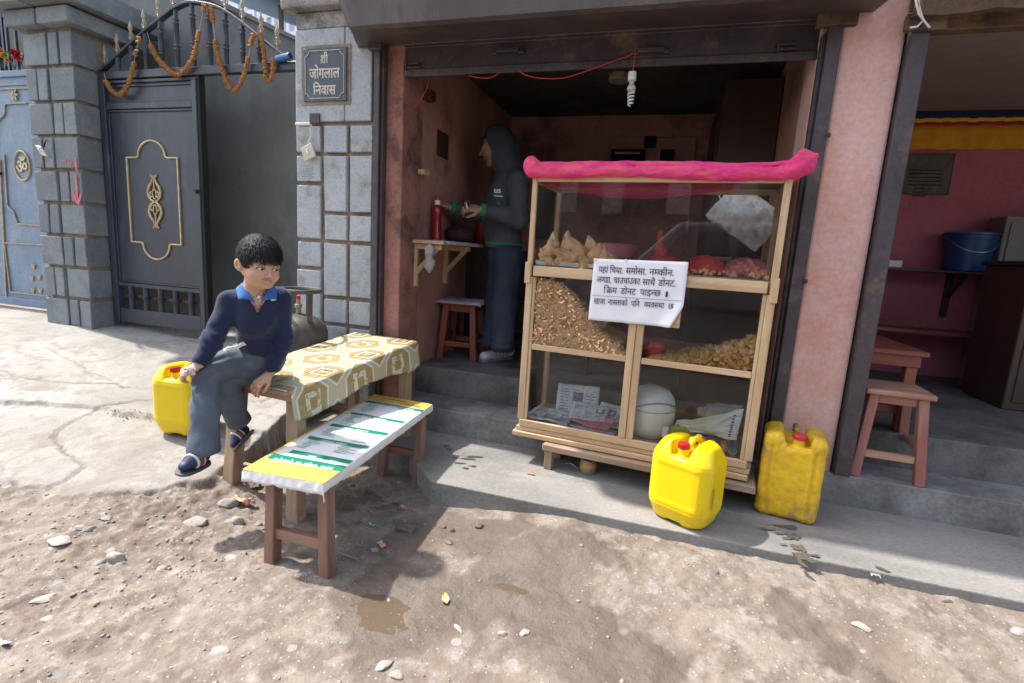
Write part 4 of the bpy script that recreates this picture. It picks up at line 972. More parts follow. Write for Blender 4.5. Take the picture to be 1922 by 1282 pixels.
sq1 = mth('MAXIMUM', mth('MULTIPLY', au, .9), av); sq2 = mth('MAXIMUM', mth('MULTIPLY', bu, .9), bv); isA = mth('LESS_THAN', hexd, hexd2)
def mixc(f, a, bb):
    x = n.new('ShaderNodeMix'); x.data_type = 'RGBA'; L.new(f, x.inputs[0])
    for i, v in ((6, a), (7, bb)):
        if isinstance(v, tuple): x.inputs[i].default_value = (*v, 1)
        else: L.new(v, x.inputs[i])
    return x.outputs[2]
def band(d, lo, hi): return mth('MULTIPLY', mth('GREATER_THAN', d, lo), mth('LESS_THAN', d, hi))
tcn = n.new('ShaderNodeTexCoord'); wn = n.new('ShaderNodeTexNoise'); wn.inputs['Scale'].default_value = 60; mpn = n.new('ShaderNodeMapping'); mpn.inputs['Scale'].default_value = (1, .2, 1); L.new(tcn.outputs['Object'], mpn.inputs[0]); L.new(mpn.outputs[0], wn.inputs['Vector'])
och = mixc(wn.outputs[0], (.26, .18, .06), (.44, .34, .165))
c = mixc(band(dmin, .285, .5), och, (.46, .41, .26))                    # cream border
c = mixc(band(dmin, .30, .325), c, (.60, .62, .63))                     # white line
marb = n.new('ShaderNodeTexNoise'); marb.inputs['Scale'].default_value = 35; L.new(tcn.outputs['Object'], marb.inputs['Vector']); mr = n.new('ShaderNodeMapRange'); mr.inputs[1].default_value = .48; mr.inputs[2].default_value = .56; L.new(marb.outputs[0], mr.inputs[0])
c = mixc(mth('MULTIPLY', isA, mth('LESS_THAN', sq1, .155)), c, mixc(mr.outputs[0], (.58, .56, .47), (.36, .28, .13)))
c = mixc(mth('MULTIPLY', isA, band(sq1, .155, .165)), c, (.25, .17, .06))
c = mixc(mth('MULTIPLY', isA, mth('LESS_THAN', sq1, .075)), c, (.33, .23, .08))
nA = mth('SUBTRACT', 1, isA)
c = mixc(mth('MULTIPLY', nA, mth('LESS_THAN', sq2, .17)), c, (.20, .135, .045)); c = mixc(mth('MULTIPLY', nA, band(sq2, .115, .145)), c, (.72, .72, .72)); c = mixc(mth('MULTIPLY', nA, mth('LESS_THAN', sq2, .08)), c, mixc(mr.outputs[0], (.45, .36, .16), (.2, .13, .05)))
L.new(c, b.inputs['Base Color']); b.inputs['Roughness'].default_value = .32
pts, uv, fs = [], [], []; NX, NY = 34, 70
for j_ in range(NY + 1):
    v = j_ / NY; y = -.004 + v * (TL + .02); 
    for i in range(NX + 1):
        s = i / NX * (TWd + .02 + .125 * (1 + .12 * math.sin(v * 9)) + .02 * mnoise.noise(Vector((v * 5, 2, 0))))    # arc length from left edge
        if s <= TWd + .012: x, z = -TWd - .004 + s, TZ + .0025 + .0012 * mnoise.noise(Vector((s * 14, y * 9, 0)))
        else:
            d = s - TWd - .012; x = .012 + .010 * math.sin(y * 15 + 1) * (d / .12) + .012 * d / .12; z = TZ + .0025 - d
        if v > .985: z -= .0
        pts.append(TM @ Vector((x, y, z))); uv.append((s / .33 - .20, y / .31 + .12))
for j_ in range(NY):
    for i in range(NX): k = j_ * (NX + 1) + i; fs.append((k, k + 1, k + NX + 2, k + NX + 1))
me = bpy.data.meshes.new('oilcloth'); me.from_pydata(pts, [], fs); me.materials.append(OC); me.shade_smooth()
at = me.attributes.new('pat', 'FLOAT_VECTOR', 'POINT'); at.data.foreach_set('vector', np.array([(a_, b__, 0) for a_, b__ in uv], np.float32).ravel())
oc_o = link('oilcloth', me); md = oc_o.modifiers.new('s', 'SOLIDIFY'); md.thickness = .0015; md.offset = 1
tag(oc_o, 'ochre patterned oilcloth draped over the wooden street table', 'tablecloth')

# ================================================================== MENU BENCH
m_rw = wood('red_brown_leg_wood', (.25, .145, .105), (.18, .095, .07), 2, .6, 18, dirt=(.30, .20, .15), damt=.35)
m_rwx = wood('red_brown_rail_wood', (.30, .15, .10), (.21, .095, .07), 0, .6, 18, dirt=(.34, .24, .19), damt=.35)
BZ = .385; bn_ = thing('wooden_bench', 'low red brown wooden bench in front of the table', 'bench', (-1.28, 2.0, 0))
sc4 = [atz(458, 875, BZ), atz(604, 903, BZ), atz(806, 757, BZ), atz(704, 741, BZ)]; MB().prism([Vector((p.x + (.012 if i in (0, 3) else -.012), p.y, BZ - .028)) for i, p in enumerate(sc4)], (0, 0, .026)).build('seat', m_rwx, bn_, bevel=.003)
for (x, y, x2, y2) in ((-1.372, 1.515, -1.385, 1.55), (-1.125, 1.52, -1.155, 1.555), (-1.40, 2.37, -1.40, 2.42), (-1.19, 2.38, -1.20, 2.42)):
    z0 = min(gz(x, y), .11) - .02; MB().beam((x, y, z0), (x2, y2, BZ - .031), .044, .05, (0, 1, 0)).build('leg', m_rw, bn_, bevel=.003)
MB().box((-1.36, 1.515, .105), (-1.15, 1.545, .145)).build('stretcher', m_rwx, bn_, bevel=.002); MB().box((-1.39, 2.39, .135), (-1.20, 2.415, .17)).build('stretcher', m_rwx, bn_, bevel=.002)
# printed banner wrapped over the seat
m_ban = M('banner_vinyl', (.78, .78, .79), .38, (.73, .73, .75), 6); m_bye = M('banner_yellow', (.72, .47, .10), .38, (.70, .42, .08), 5); m_bgr = M('banner_green', (.0, .22, .12), .38, (.0, .19, .10), 5)
m_bred = M('banner_red', (.6, .06, .04), .4)
BN = thing('menu_banner', 'white, yellow and green printed food menu banner wrapped over the bench seat', 'banner', (-1.28, 2.0, BZ))
bl = [(atz(455, 878, BZ + .01)), (atz(607, 905, BZ + .01)), (atz(812, 757, BZ + .01)), (atz(703, 738, BZ + .01))]   # near left, near right, far right, far left
def bpt(u, v, dz=0): # u across, v along
    p = (bl[0] * (1 - u) + bl[1] * u) * (1 - v) + (bl[3] * (1 - u) + bl[2] * u) * v
    return Vector((p.x, p.y, BZ + .003 + dz + .0015 * mnoise.noise(Vector((p.x * 9, p.y * 7, 0)))))
top_ = MB()
def bgrid(u, v):
    # -0.08..1.08 wraps down over the long right side and the near end
    uu, vv = -.02 + u * 1.12, -.045 + v * 1.07; cu_, cv_ = min(max(uu, 0), 1), min(max(vv, 0), 1); p = bpt(cu_, cv_)
    d = max(uu - 1, 0) * .33 * 1.0 + max(-vv, 0) * .9 + max(-uu, 0) * .3; d *= 1 + .25 * mnoise.noise(Vector((u * 12, v * 22, 3)))
    o = Vector((max(uu - 1, 0) * .05 + max(-uu, 0) * -.05, -max(-vv, 0) * .12, 0)); w = .004 * mnoise.noise(Vector((u * 25, v * 40, 1))) * min(1, d / .01)
    return p + o + Vector((w, w, -d))
top_.grid(bgrid, 40, 100)
bm_o = top_.build('banner_sheet', m_ban, BN, smooth=True, thick=.0014, fix=False)
def strip(u0, u1, v0, v1, mat, name='printed_band', dz=.0016, nu=16):
    mb = MB()
    nv = max(2, int((v1 - v0) * 60)); mb.grid(lambda a, c_: bpt(u0 + (u1 - u0) * a, v0 + (v1 - v0) * c_, dz), nu, nv); return mb.build(name, mat, bm_o, fix=False, smooth=True)
strip(0, 1, .0, .105, m_bye); strip(0, 1, .90, 1, m_bye); strip(0, .035, .106, .899, m_bye); strip(.985, 1, .0, .12, m_bye, dz=.002)
for v0, v1, u0, u1 in ((.105, .15, .05, 1), (.175, .205, .18, .98), (.325, .353, .11, .96), (.49, .52, .12, .96), (.665, .69, .12, .96), (.855, .888, .06, 1)):
    strip(u0, u1, v0, v1, m_bgr, dz=.0026)
def btext(t, u, v, size, mat, w):
    p = bpt(u, v, .0034); ux = (bpt(u - .3, v) - bpt(u, v)).normalized(); uy = (bpt(u, v - .1) - bpt(u, v)).normalized()
    o = text_part('printed_text', t, mat, bm_o, p, ux, uy, size, bold=.02, wfix=w, center=True); return o
btext('खाजा नास्ता को व्यवस्था', .52, .118, .04, m_ban, .27); btext('खाजा', .5, .185, .022, m_ban, .04); btext('नास्ता परिकार', .5, .336, .022, m_ban, .13); btext('चाउचाउ परिकार', .5, .50, .022, m_ban, .15); btext('समोसा डोनट', .5, .673, .022, m_ban, .14); btext('नास्ता को परिकार पाइन्छ', .55, .868, .024, m_ban, .24)
btext('खाजा नास्ता', .72, .935, .024, m_bred, .12); btext('समोसा डोनट', .45, .965, .018, m_black, .12)
rb = random.Random(4); ln_ = MB()
for r in range(46):
    v = .22 + r * .0138
    if any(abs(v - c_) < .022 for c_ in (.19, .34, .505, .677, .87)): continue
    for u0, mx in ((.16, .22), (.62, .28)):
        if rb.random() < .25: continue
        u = u0 + rb.uniform(0, .03); e = u0 + mx * rb.uniform(.5, 1)
        while u < e:
            w = rb.uniform(.012, .03); a, c_ = bpt(u, v, .003), bpt(min(u + w, e), v + .0045, .003); a2, c2 = bpt(min(u + w, e), v, .003), bpt(u, v + .0045, .003); ln_.add([a, a2, c_, c2], [(0, 1, 2, 3)]); u += w + .008
tag(ln_.build('small_print', m_bgr, bm_o, fix=False), kind='stuff')

# ================================================================== STOOLS
def stool(name, label, pos, rz, size=(.30, .30), h=.43, splay=.035, lw=.045, mt=None, mtop=None, grp=None, top_over=.02, tt=.025, rails=2):
    t = thing(name, label, 'stool', pos, grp, local=True, rotz=rz); a, b_ = size[0] / 2, size[1] / 2; mt = mt or m_rw; mtop = mtop or m_rwx
    MB().box((-a - top_over, -b_ - top_over, h - tt), (a + top_over, b_ + top_over, h)).build('seat', mtop, t, bevel=.004, seg=2)
    for sx in (1, -1):
        for sy in (1, -1): MB().beam((sx * (a + splay - lw / 2), sy * (b_ + splay - lw / 2), 0), (sx * (a - lw / 2), sy * (b_ - lw / 2), h - tt - .001), lw, lw, (0, 1, 0)).build('leg', mt, t, bevel=.003)
    zz = h * .27; k = splay * .7
    for sy in (1, -1): MB().box((-a - k + lw, sy * (b_ + k - lw / 2) - .01, zz - .018), (a + k - lw, sy * (b_ + k - lw / 2) + .01, zz + .018)).build('stretcher', mtop, t, bevel=.002)
    for sx in (1, -1): MB().box((sx * (a + k - lw / 2) - .01, -b_ - k + lw, zz + .03), (sx * (a + k - lw / 2) + .01, b_ + k - lw, zz + .06)).build('stretcher', mtop, t, bevel=.002)
    for sy in (1, -1): MB().box((-a + lw, sy * (b_ - lw / 2) - .01, h - tt - .045), (a - lw, sy * (b_ - lw / 2) + .01, h - tt - .001)).build('apron', mtop, t, bevel=.002)
    for sx in (1, -1): MB().box((sx * (a - lw / 2) - .01, -b_ + lw, h - tt - .045), (sx * (a - lw / 2) + .01, b_ - lw, h - tt - .001)).build('apron', mtop, t, bevel=.002)
    return t
m_rs = wood('salmon_stool_wood', (.34, .135, .105), (.26, .095, .075), 2, .55, 18, dirt=(.40, .25, .2), damt=.3)
m_rst = wood('worn_stool_top', (.36, .17, .12), (.26, .11, .08), 0, .6, 20, dirt=(.50, .36, .24), damt=.55)
stool('wooden_stool', 'red wooden stool on the lower step beside the pink pillar', (1.10, 2.93, .276), -.05, (.24, .24), .44, .035, .042, m_rs, m_rst)
m_inw = wood('red_inside_wood', (.30, .085, .045), (.22, .06, .035), 2, .5, 18)
si = stool('wooden_stool', 'red wooden stool with a white cloth cover inside the snack shop', (-1.44, 3.56, FL), .1, (.24, .26), .42, .03, .045, m_inw, m_inw)
cv = MB(); cv.grid(lambda u, v: Vector((-.17 + .34 * u, -.18 + .36 * v, .424 - .02 * max(0, abs(u - .5) * 2 - .9) * 10 * .6 - .02 * max(0, abs(v - .5) * 2 - .9) * 6)), 20, 20)
cvo = cv.build('seat_cover', M('white_checked_cloth', (.62, .60, .63), .8, (.42, .36, .46), 12), None, thick=.003, fix=False, T=Matrix.Translation((-1.44, 3.56, FL)) @ rot(0, 0, .1)); cvo.name = 'seat_cover'; tag(cvo, 'white and purple cloth cover lying on the stool inside the shop', 'cover')
# tea shop table and bench
tt_ = thing('tea_table', 'low red topped table behind the stool in the neighbouring shop', 'table', (1.15, 3.35, FL))
m_tt = wood('dark_red_table', (.25, .075, .055), (.18, .055, .04), 0, .45, 16)
MB().box((.95, 3.02, .86 - .0), (1.27, 4.15, .885)).build('table_top', m_tt, tt_, bevel=.004); MB().box((.97, 3.05, .80), (1.25, 3.07, .859)).build('apron', m_tt, tt_, bevel=.002); MB().box((1.225, 3.08, .80), (1.245, 4.1, .859)).build('apron', m_tt, tt_, bevel=.002)
for x, y in ((1.22, 3.06), (.98, 3.06), (1.22, 4.08), (.98, 4.08)): MB().box((x - .025, y - .0, .459), (x + .025, y + .05, .80)).build('leg', m_inw, tt_, bevel=.003)
MB().box((1.0, 3.07, .55), (1.2, 3.09, .59)).build('stretcher', m_tt, tt_, bevel=.002)

def plank_bench(label, a, b_, z, w, mat, z0=FL, name='bench'):
    a, b_ = Vector(a), Vector(b_); d = (b_ - a).normalized(); n_ = Vector((-d.y, d.x, 0)); t = thing(name, label, 'bench', (a.x, a.y, z0))
    MB().beam(a + Vector((0, 0, z - .015)), b_ + Vector((0, 0, z - .015)), w, .03).build('seat', mat, t, bevel=.003)
    for q in (.08, .92):
        for s in (-1, 1):
            p = a.lerp(b_, q) + n_ * s * (w / 2 - .03); MB().box((p.x - .02, p.y - .02, z0), (p.x + .02, p.y + .02, z - .031)).build('leg', mat, t, bevel=.002)
    return t
plank_bench('long dark red bench along the magenta back wall', (1.15, 4.72, 0), (2.55, 4.78, 0), .86, .24, m_tt)

# ================================================================== YELLOW CANS
m_ye = M('yellow_plastic', (.80, .60, .0), .34, (.76, .54, .0), 3, .0006, 25, dirt=(.58, .40, .02), ds=7, damt=.12, sss=.15)
m_yo = M('old_yellow_plastic', (.74, .47, .012), .45, (.62, .37, .02), 7, .002, 18, dirt=(.22, .17, .10), ds=6, damt=.26, fine=.12)
m_rc = M('red_cap_plastic', (.62, .02, .02), .35, (.5, .02, .02), 9)
def can_sdf(X, Y, Z):
    # 0.285 wide, 0.24 deep, 0.37 high, standing on z=0; rounded corners, waisted foot, sloping shoulders, sunk top
    w, d = .142, .118
    foot = np.clip((.078 - Z) / .078, 0, 1) * .024; sh = np.clip((Z - .285) / .085, 0, 1) ** 1.3 * .036
    ax_, ay_ = np.abs(X) + foot + sh, np.abs(Y) + foot + sh
    o = smax(smax(ax_ - w, ay_ - d, .022), (ax_ + ay_ - (w + d) + .040) * .7071, .02)
    o = smax(o, np.maximum(Z - .368, -Z), .024)
    o = o + .0022 * np.exp(-((Z - .08) / .004) ** 2) + .0016 * np.exp(-((Z - .287) / .004) ** 2)
    panel = smax(np.abs(X) - .095, np.abs(Z - .185) - .080, .012); o = o + .0022 * (1 / (1 + np.exp(np.clip(panel, -1, 1) * 350)))
    ch = np.maximum(np.abs(X) - .040, .318 - Z); ch = np.maximum(ch, np.abs(Y - .015) - .085); o = smax(o, -ch, .020)
    pk = np.sqrt(X ** 2 + (Y + .070) ** 2) - .046; pk = np.maximum(pk, .312 - Z); o = smax(o, -pk, .022)
    fc = np.maximum(np.abs(X) - .03, Z - .012); o = smax(o, -fc, .012)
    hd_ = smin(cap((0, -.035, .325), (0, .01, .362), .012, .0125)(X, Y, Z), smin(cap((0, .01, .362), (0, .07, .362), .0125)(X, Y, Z), cap((0, .07, .362), (0, .115, .325), .0125, .016)(X, Y, Z), .01), .01); o = smin(o, hd_, .010)
    nk = cap((0, -.072, .29), (0, -.072, .336), .021)(X, Y, Z); return smin(o, np.maximum(nk, Z - .345), .008)
cV, cF = surfnet(can_sdf, (-.17, -.15, -.01), (.17, .15, .40), .0035)
def capmesh(parent, x, y, z, r=.024, h=.026, n_=26, name='screw_cap'):
    mb = MB(); k0 = [(r * .96, 0), (r, .003), (r, h * .82), (r * .9, h), (0.001, h)]
    T = Matrix.Translation((x, y, z)); mb.lathe(k0, n_, T, capt=False)
    for i in range(n_): a = 2 * PI * i / n_; mb.cbox((x + r * math.cos(a), y + r * math.sin(a), z + h * .42), (.0035, .0022, h * .7), rot(0, 0, a))
    return mb.build(name, m_rc, parent, smooth=40)
def new_can(label, pos, rz, scale=1.0):
    t = thing('water_can', label, 'jerrycan', pos, local=True, rotz=rz); t.scale = (scale,) * 3
    np_mesh('can_body', cV, cF, m_ye, t, off=(0, 0, 0)); capmesh(t, 0, -.072, .345); return t
c1 = new_can('bright yellow jerrycan with red cap standing before the food cabinet', (.165, 2.325, .12), -.48, 1.0)
c2z = float(ramp_z(-2.36, 2.10)) - .012
c2 = new_can('bright yellow jerrycan with red cap behind the sitting boy', (-2.43, 2.09, c2z), .12, 1.0)
text_part('marker_scrawl', 'नामकोठा', m_rust, c1, (.147, -.07, .11), (0, 0, 1), (0, 1, 0), .03)
for o in c1.children:
    if o.name.startswith('marker'): o.data.transform(Matrix.Identity(4))
def old_sdf(X, Y, Z):
    w, d, hh = .128, .118, .40
    lean = 0; o = rbox((0, 0, hh / 2), (w, d, hh / 2), .034)(X, Y, Z)
    for s in (1, -1):
        o = o + .008 * np.exp(-((X - s * .088) / .008) ** 2) * (np.abs(Y) > .06) * S_(Z, .03, .06) * (1 - S_(Z, .32, .36)) - .003 * np.exp(-((X - s * .072) / .006) ** 2)
        o = o + .009 * np.exp(-((Y - s * .055) / .008) ** 2) * (np.abs(X) > .07) * S_(Z, .03, .06) * (1 - S_(Z, .32, .36)) + .006 * np.exp(-((Y - s * .025) / .006) ** 2) * (np.abs(X) > .07) * S_(Z, .03, .06) * (1 - S_(Z, .32, .36))
    ch = np.maximum(np.abs(X) - .042, .365 - Z); o = smax(o, -ch, .03)
    pk = np.sqrt((X - .015) ** 2 + (Y + .08) ** 2) - .045; o = smax(o, -np.maximum(pk, .35 - Z), .03)
    o = o + .006 * vnoise(X, Y, Z, 22) + .003 * vnoise(X, Y, Z, 60)
    nk = cap((.015, -.075, .33), (.015, -.075, .375), .024)(X, Y, Z); return smin(o, np.maximum(nk, Z - .38), .01)
oV, oF = surfnet(old_sdf, (-.15, -.14, -.01), (.15, .14, .43), .004)
co_ = thing('water_can', 'old scratched dented yellow jerrycan beside the pink pillar', 'jerrycan', (.632, 2.60, .12), local=True, rotz=-.17)
np_mesh('can_body', oV, oF, m_yo, co_, off=(0, 0, 0)); capmesh(co_, .015, -.075, .38, .030, .022, 16)
hb = MB(); hb.tube([(-.0, .09, .375), (-.0, .06, .405), (0, .0, .408), (.006, -.03, .395)], [.012, .013, .011, .008], 8); hb.build('handle', M('dirty_black_handle', (.07, .06, .045), .7, (.4, .28, .03), 30, fine=.3), co_, smooth=True)

# ================================================================== FOOD CABINET
ca = math.radians(-5.5); CO = Vector((-.72, 2.62, 0)); CM_ = Matrix.Translation(CO) @ Matrix.Rotation(ca, 4, 'Z'); CMi = CM_.inverted()
CW, CD = 1.175, .44; Z0c, Z1c = .28, 1.64
def cz(x, y, z): return CM_ @ Vector((x, y, z))
FC = thing('food_cabinet', 'pale pine and glass street food cabinet standing on a low plank bench', 'cabinet', tuple(cz(CW / 2, CD / 2, Z0c)))
def cb(name, a, b_, mat, bevel=.003, parent=None): return MB().box(a, b_).build(name, mat, parent or FC, bevel=bevel, T=CM_)
cb('base_board', (-.02, -.012, Z0c - .012), (CW - .01, CD, Z0c + .016), wx, .004)
cb('bottom_rail', (-.005, 0, Z0c + .018), (CW - .005, .03, .322), wx); cb('bottom_rail', (.012, -.004, .324), (CW - .02, .03, .362), wx)
cb('bottom_panel', (.0, .031, Z0c + .02), (CW, CD, .345), wx)
for x in (0, CW - .035): cb('post', (x, .0, .363), (x + .035, .035, 1.135), wz); 
cb('post', (.0, .003, 1.137), (.026, .03, Z1c), wz); cb('post', (CW - .03, .003, 1.137), (CW, .03, Z1c), wz)
cb('glazing_bead', (.036, .006, .363), (.052, .028, 1.135), wz, .002); cb('glazing_bead', (CW - .052, .006, .363), (CW - .036, .028, 1.135), wz, .002)
for x in (-.006, CW - .026): cb('hinge_block', (x, -.012, 1.10), (x + .032, -.0005, 1.21), wz)
cb('post', (.0, CD - .03, .346), (.028, CD, Z1c), wz); cb('post', (CW - .03, CD - .03, .346), (CW, CD, Z1c), wz)
cb('middle_rail', (.037, -.006, 1.14), (CW - .038, .03, 1.192), wx); cb('mullion', (.552, -.004, .363), (.588, .03, 1.139), wz); cb('mullion', (.590, -.001, .363), (.625, .03, 1.139), wz)
for z in (Z1c - .028,):
    cb('top_rail', (.027, .0, z), (CW - .031, .028, Z1c), wx); cb('top_rail', (.0285, CD - .028, z), (CW - .0305, CD, Z1c), wx); cb('top_rail', (.0, .031, z), (.028, CD - .031, Z1c), wy); cb('top_rail', (CW - .028, .031, z), (CW, CD - .031, Z1c), wy)
cb('top_panel', (.0, .0, Z1c + .001), (CW, CD, Z1c + .008), M('hardboard', (.25, .17, .11), .8))
m_shf = M('painted_shelf_board', (.10, .13, .12), .6, (.30, .27, .22), 12, fine=.3)
cb('shelf', (.036, .030, .758), (.551, CD - .03, .770), m_shf); cb('shelf_edge', (.053, .004, .752), (.551, .029, .782), wx); cb('shelf', (.626, .030, .758), (CW - .037, CD - .03, .770), m_shf); cb('shelf_edge', (.626, .004, .752), (CW - .053, .029, .782), wx)
cb('shelf', (.03, .031, 1.175), (CW - .032, CD - .03, 1.19), m_shf)
GLS = glass('cabinet_glass', dirt=.02)
cb('glass_pane', (.030, .011, 1.194), (CW * .66, .014, Z1c - .03), GLS, 0); cb('glass_pane', (CW * .66 - .01, .016, 1.194), (CW - .032, .019, Z1c - .03), GLS, 0)
for x0, x1 in ((.0525, .5505), (.6265, CW - .0535)):
    cb('glass_pane', (x0, .012, .783), (x1, .015, 1.138), GLS, 0); cb('glass_pane', (x0, .012, .3635), (x1, .015, .7515), GLS, 0)
cb('glass_pane', (.008, .037, .36), (.011, CD - .032, 1.16), GLS, 0); cb('glass_pane', (CW - .011, .037, .36), (CW - .008, CD - .032, 1.16), GLS, 0)
cb('glass_pane', (.008, .032, 1.195), (.011, CD - .032, 1.60), GLS, 0); cb('glass_pane', (CW - .011, .032, 1.195), (CW - .008, CD - .032, 1.60), GLS, 0)
# low bench the cabinet stands on
LB = thing('low_plank_bench', 'low worn plank bench under the food cabinet', 'bench', tuple(cz(.6, .1, .12)))
m_lb = wood('worn_plank', (.50, .36, .25), (.30, .20, .14), 0, .75, 14, dirt=(.14, .10, .08), damt=.5)
MB().box((.17, -.045, .225), (CW + .03, .26, .262), jit=.003).build('plank', m_lb, LB, bevel=.005, T=CM_)
for x, y in ((.18, -.03), (.99, -.03), (.18, .14), (.99, .14)): MB().box((x, y, .12), (x + .04, y + .05, .224)).build('leg', m_tw, LB, bevel=.003, T=CM_)
# pink cloth rolled along the top
m_pk = M('pink_cloth', (.62, .020, .17), .8, (.74, .085, .155), 7, .010, 16, fine=.1, sss=.1, stretch=(1, 1, 2.2)); 
def pk_sdf(X, Y, Z):
    x = X * math.cos(ca) * 1 + 0
    u_ = (X - CO.x) * math.cos(ca) + (Y - CO.y) * math.sin(ca); w_ = -(X - CO.x) * math.sin(ca) + (Y - CO.y) * math.cos(ca)
    uc = np.clip(u_, -.0, CW); tw = u_ * 24; sag = .006 * np.sin(u_ * 5)
    def roll(z, y, r, tz, ph):
        th_ = np.arctan2(Z - z, w_ - y); rr = r * (1 + .12 * np.sin(u_ * 9 + ph)) - .006 * np.abs(np.sin(u_ * 11 + th_ * 1.0 + ph + 5 * vnoise(X, Y * 2, Z * 2, 6))) ** .6 + .004 + .006 * vnoise(X * 1, Y, Z * 3, 22) + .003 * np.abs(vnoise(X * .7 + Z * 1.2, Y * 2, Z * 2, 34)) * 2
        return np.sqrt((u_ - uc) ** 2 + (w_ - y) ** 2 + ((Z - z - sag)) ** 2 * tz) - rr
    d = smin(roll(Z1c + .014, -.010, .028, 1.0, 0), roll(Z1c + .050, .012, .020, 1.5, 2), .005)
    kn = ell(tuple(cz(CW + .03, .0, Z1c + .05)), (.05, .035, .055))(X, Y, Z) + .02 * vnoise(X, Y, Z, 30); tip = cap(tuple(cz(CW + .04, -.01, Z1c + .070)), tuple(cz(CW + .075, -.015, Z1c + .082)), .018, .005)(X, Y, Z)
    kl = ell(tuple(cz(-.01, 0, Z1c + .05)), (.04, .03, .05))(X, Y, Z) + .012 * vnoise(X, Y, Z, 30)
    # long back side of the roll
    v2 = np.clip(w_, 0, CD); d3 = np.sqrt((u_ - (CW + .0)) ** 2 + (w_ - v2) ** 2 + (Z - Z1c - .03) ** 2) - .03 - .01 * vnoise(X, Y, Z, 24); d4 = np.sqrt((u_ - 0) ** 2 + (w_ - v2) ** 2 + (Z - Z1c - .03) ** 2) - .028 - .01 * vnoise(X, Y, Z, 24)
    return smin(smin(smin(d, kn, .02), smin(kl, tip, .02), .02), np.minimum(d3, d4), .02)
sdf_p = sdf_obj('pink_cloth', pk_sdf, (-.85, 2.38, 1.56), (.62, 3.12, 1.80), .0048, m_pk); tag(sdf_p, 'bright pink cloth rolled and knotted along the cabinet top', 'cloth')
gz_ = MB(); gz_.grid(lambda u, v: cz(.03 + u * .95, .02 - .0 + .06 * v, Z1c - .02 - .055 * (v) * math.sin(u * PI) - .02 * v + .004 * mnoise.noise(Vector((u * 12, v * 3, 1)))), 40, 6)
gzo = gz_.build('gauze_flap', film('pink_gauze', (.8, .12, .3), .35, .6), None, fix=False, thick=.001); tag(gzo, 'see-through pink gauze flap hanging below the rolled cloth', 'cloth')
# sign on its board
SG = thing('menu_sign', 'white paper sign with four lines of black lettering on the cabinet front', 'sign', tuple(cz(.57, -.02, 1.1)))
cb('backing_board', (.44, -.016, .948), (.788, -.0065, 1.09), wx, .002, SG)
sg = [(.357, 1.247), (.794, 1.257), (.80, 1.063), (.747, .950), (.352, .945)]
m_pap = M('sign_paper', (.80, .80, .84), .45, (.75, .75, .80), 9, .001, 12)
pm = MB(); out = []
def sgp(u, v):
    a = Vector((.357 * (1 - v) + .352 * v, 0, 1.247 * (1 - v) + .945 * v)); xr = .796 if v < .64 else .80 - (v - .64) / .36 * .053; c_ = Vector((xr, 0, 1.257 * (1 - v) + .950 * v)); p = a.lerp(c_, u)
    fold = max(0, u - .86) * max(0, v - .5) * .35; return cz(p.x, -.019 - .002 * mnoise.noise(Vector((u * 5, v * 5, 1))) - fold, p.z + (.003 * mnoise.noise(Vector((u * 11, 3, 0))) if v > .99 else 0))
pm.grid(sgp, 28, 22); pp = pm.build('paper', m_pap, SG, smooth=True, thick=.0006, fix=False)
ux_ = (cz(.796, 0, 1.2535) - cz(.357, 0, 1.247)).normalized(); slope = Vector(ux_); slope = (cz(.79, 0, 1.258) - cz(.357, 0, 1.247)).normalized(); upz = Vector((0, 0, 1)); m_ink = M('black_ink', (.03, .03, .05), .5)
for t, u, z, w, s in (('यहां', .375, 1.182, .042, .040), ('िचया.', .424, 1.182, .056, .040), ('समोसा.', .492, 1.184, .085, .040), ('नम~कीन.', .590, 1.186, .0, .040),
                      ('अण~डा.', .371, 1.133, .063, .040), ('चाउचाउका', .444, 1.135, .112, .040), ('साथै', .566, 1.137, .052, .040), ('डोनट.', .630, 1.139, .07, .040),
                      ('ि~', 0, 0, 0, 0), ('िक^म', .405, 1.084, .058, .040), ('डोनट', .478, 1.086, .065, .040), ('पाइन~छ', .560, 1.088, .085, .040), ('।', .665, 1.090, .008, .036),
                      ('खाजा', .366, 1.028, .05, .036), ('नास~ताको', .428, 1.029, .085, .036), ('पिन', .528, 1.031, .036, .036), ('व~यवस~था', .582, 1.033, .082, .036), ('छ', .68, 1.035, .022, .036)):
    if not s: continue
    if t.startswith('नम'): w = .098
    k_ = 1.18; uu = .357 + (u - .357) * 1.13 + .006
    text_part('lettering', t, m_ink, pp, cz(uu, -.0235, z), slope, upz, s * 1.12, bold=.006, wfix=w * 1.13 if w else None)
a_, b__ = cz(.362, -.0235, 1.068), cz(.785, -.0235, 1.077); MB().beam(a_, b__, .0006, .0016).build('ruled_line', m_ink, pp)
MB().lathe([(.006, 0), (.006, .006), (.001, .008)], 8, Matrix.Translation(cz(.36, -.02, 1.243)) @ rot(PI / 2)).build('pin', m_wht, SG)
MB().lathe([(.005, 0), (.005, .006), (.001, .008)], 8, Matrix.Translation(cz(.51, -.02, 1.25)) @ rot(PI / 2)).build('pin', m_wht, SG)

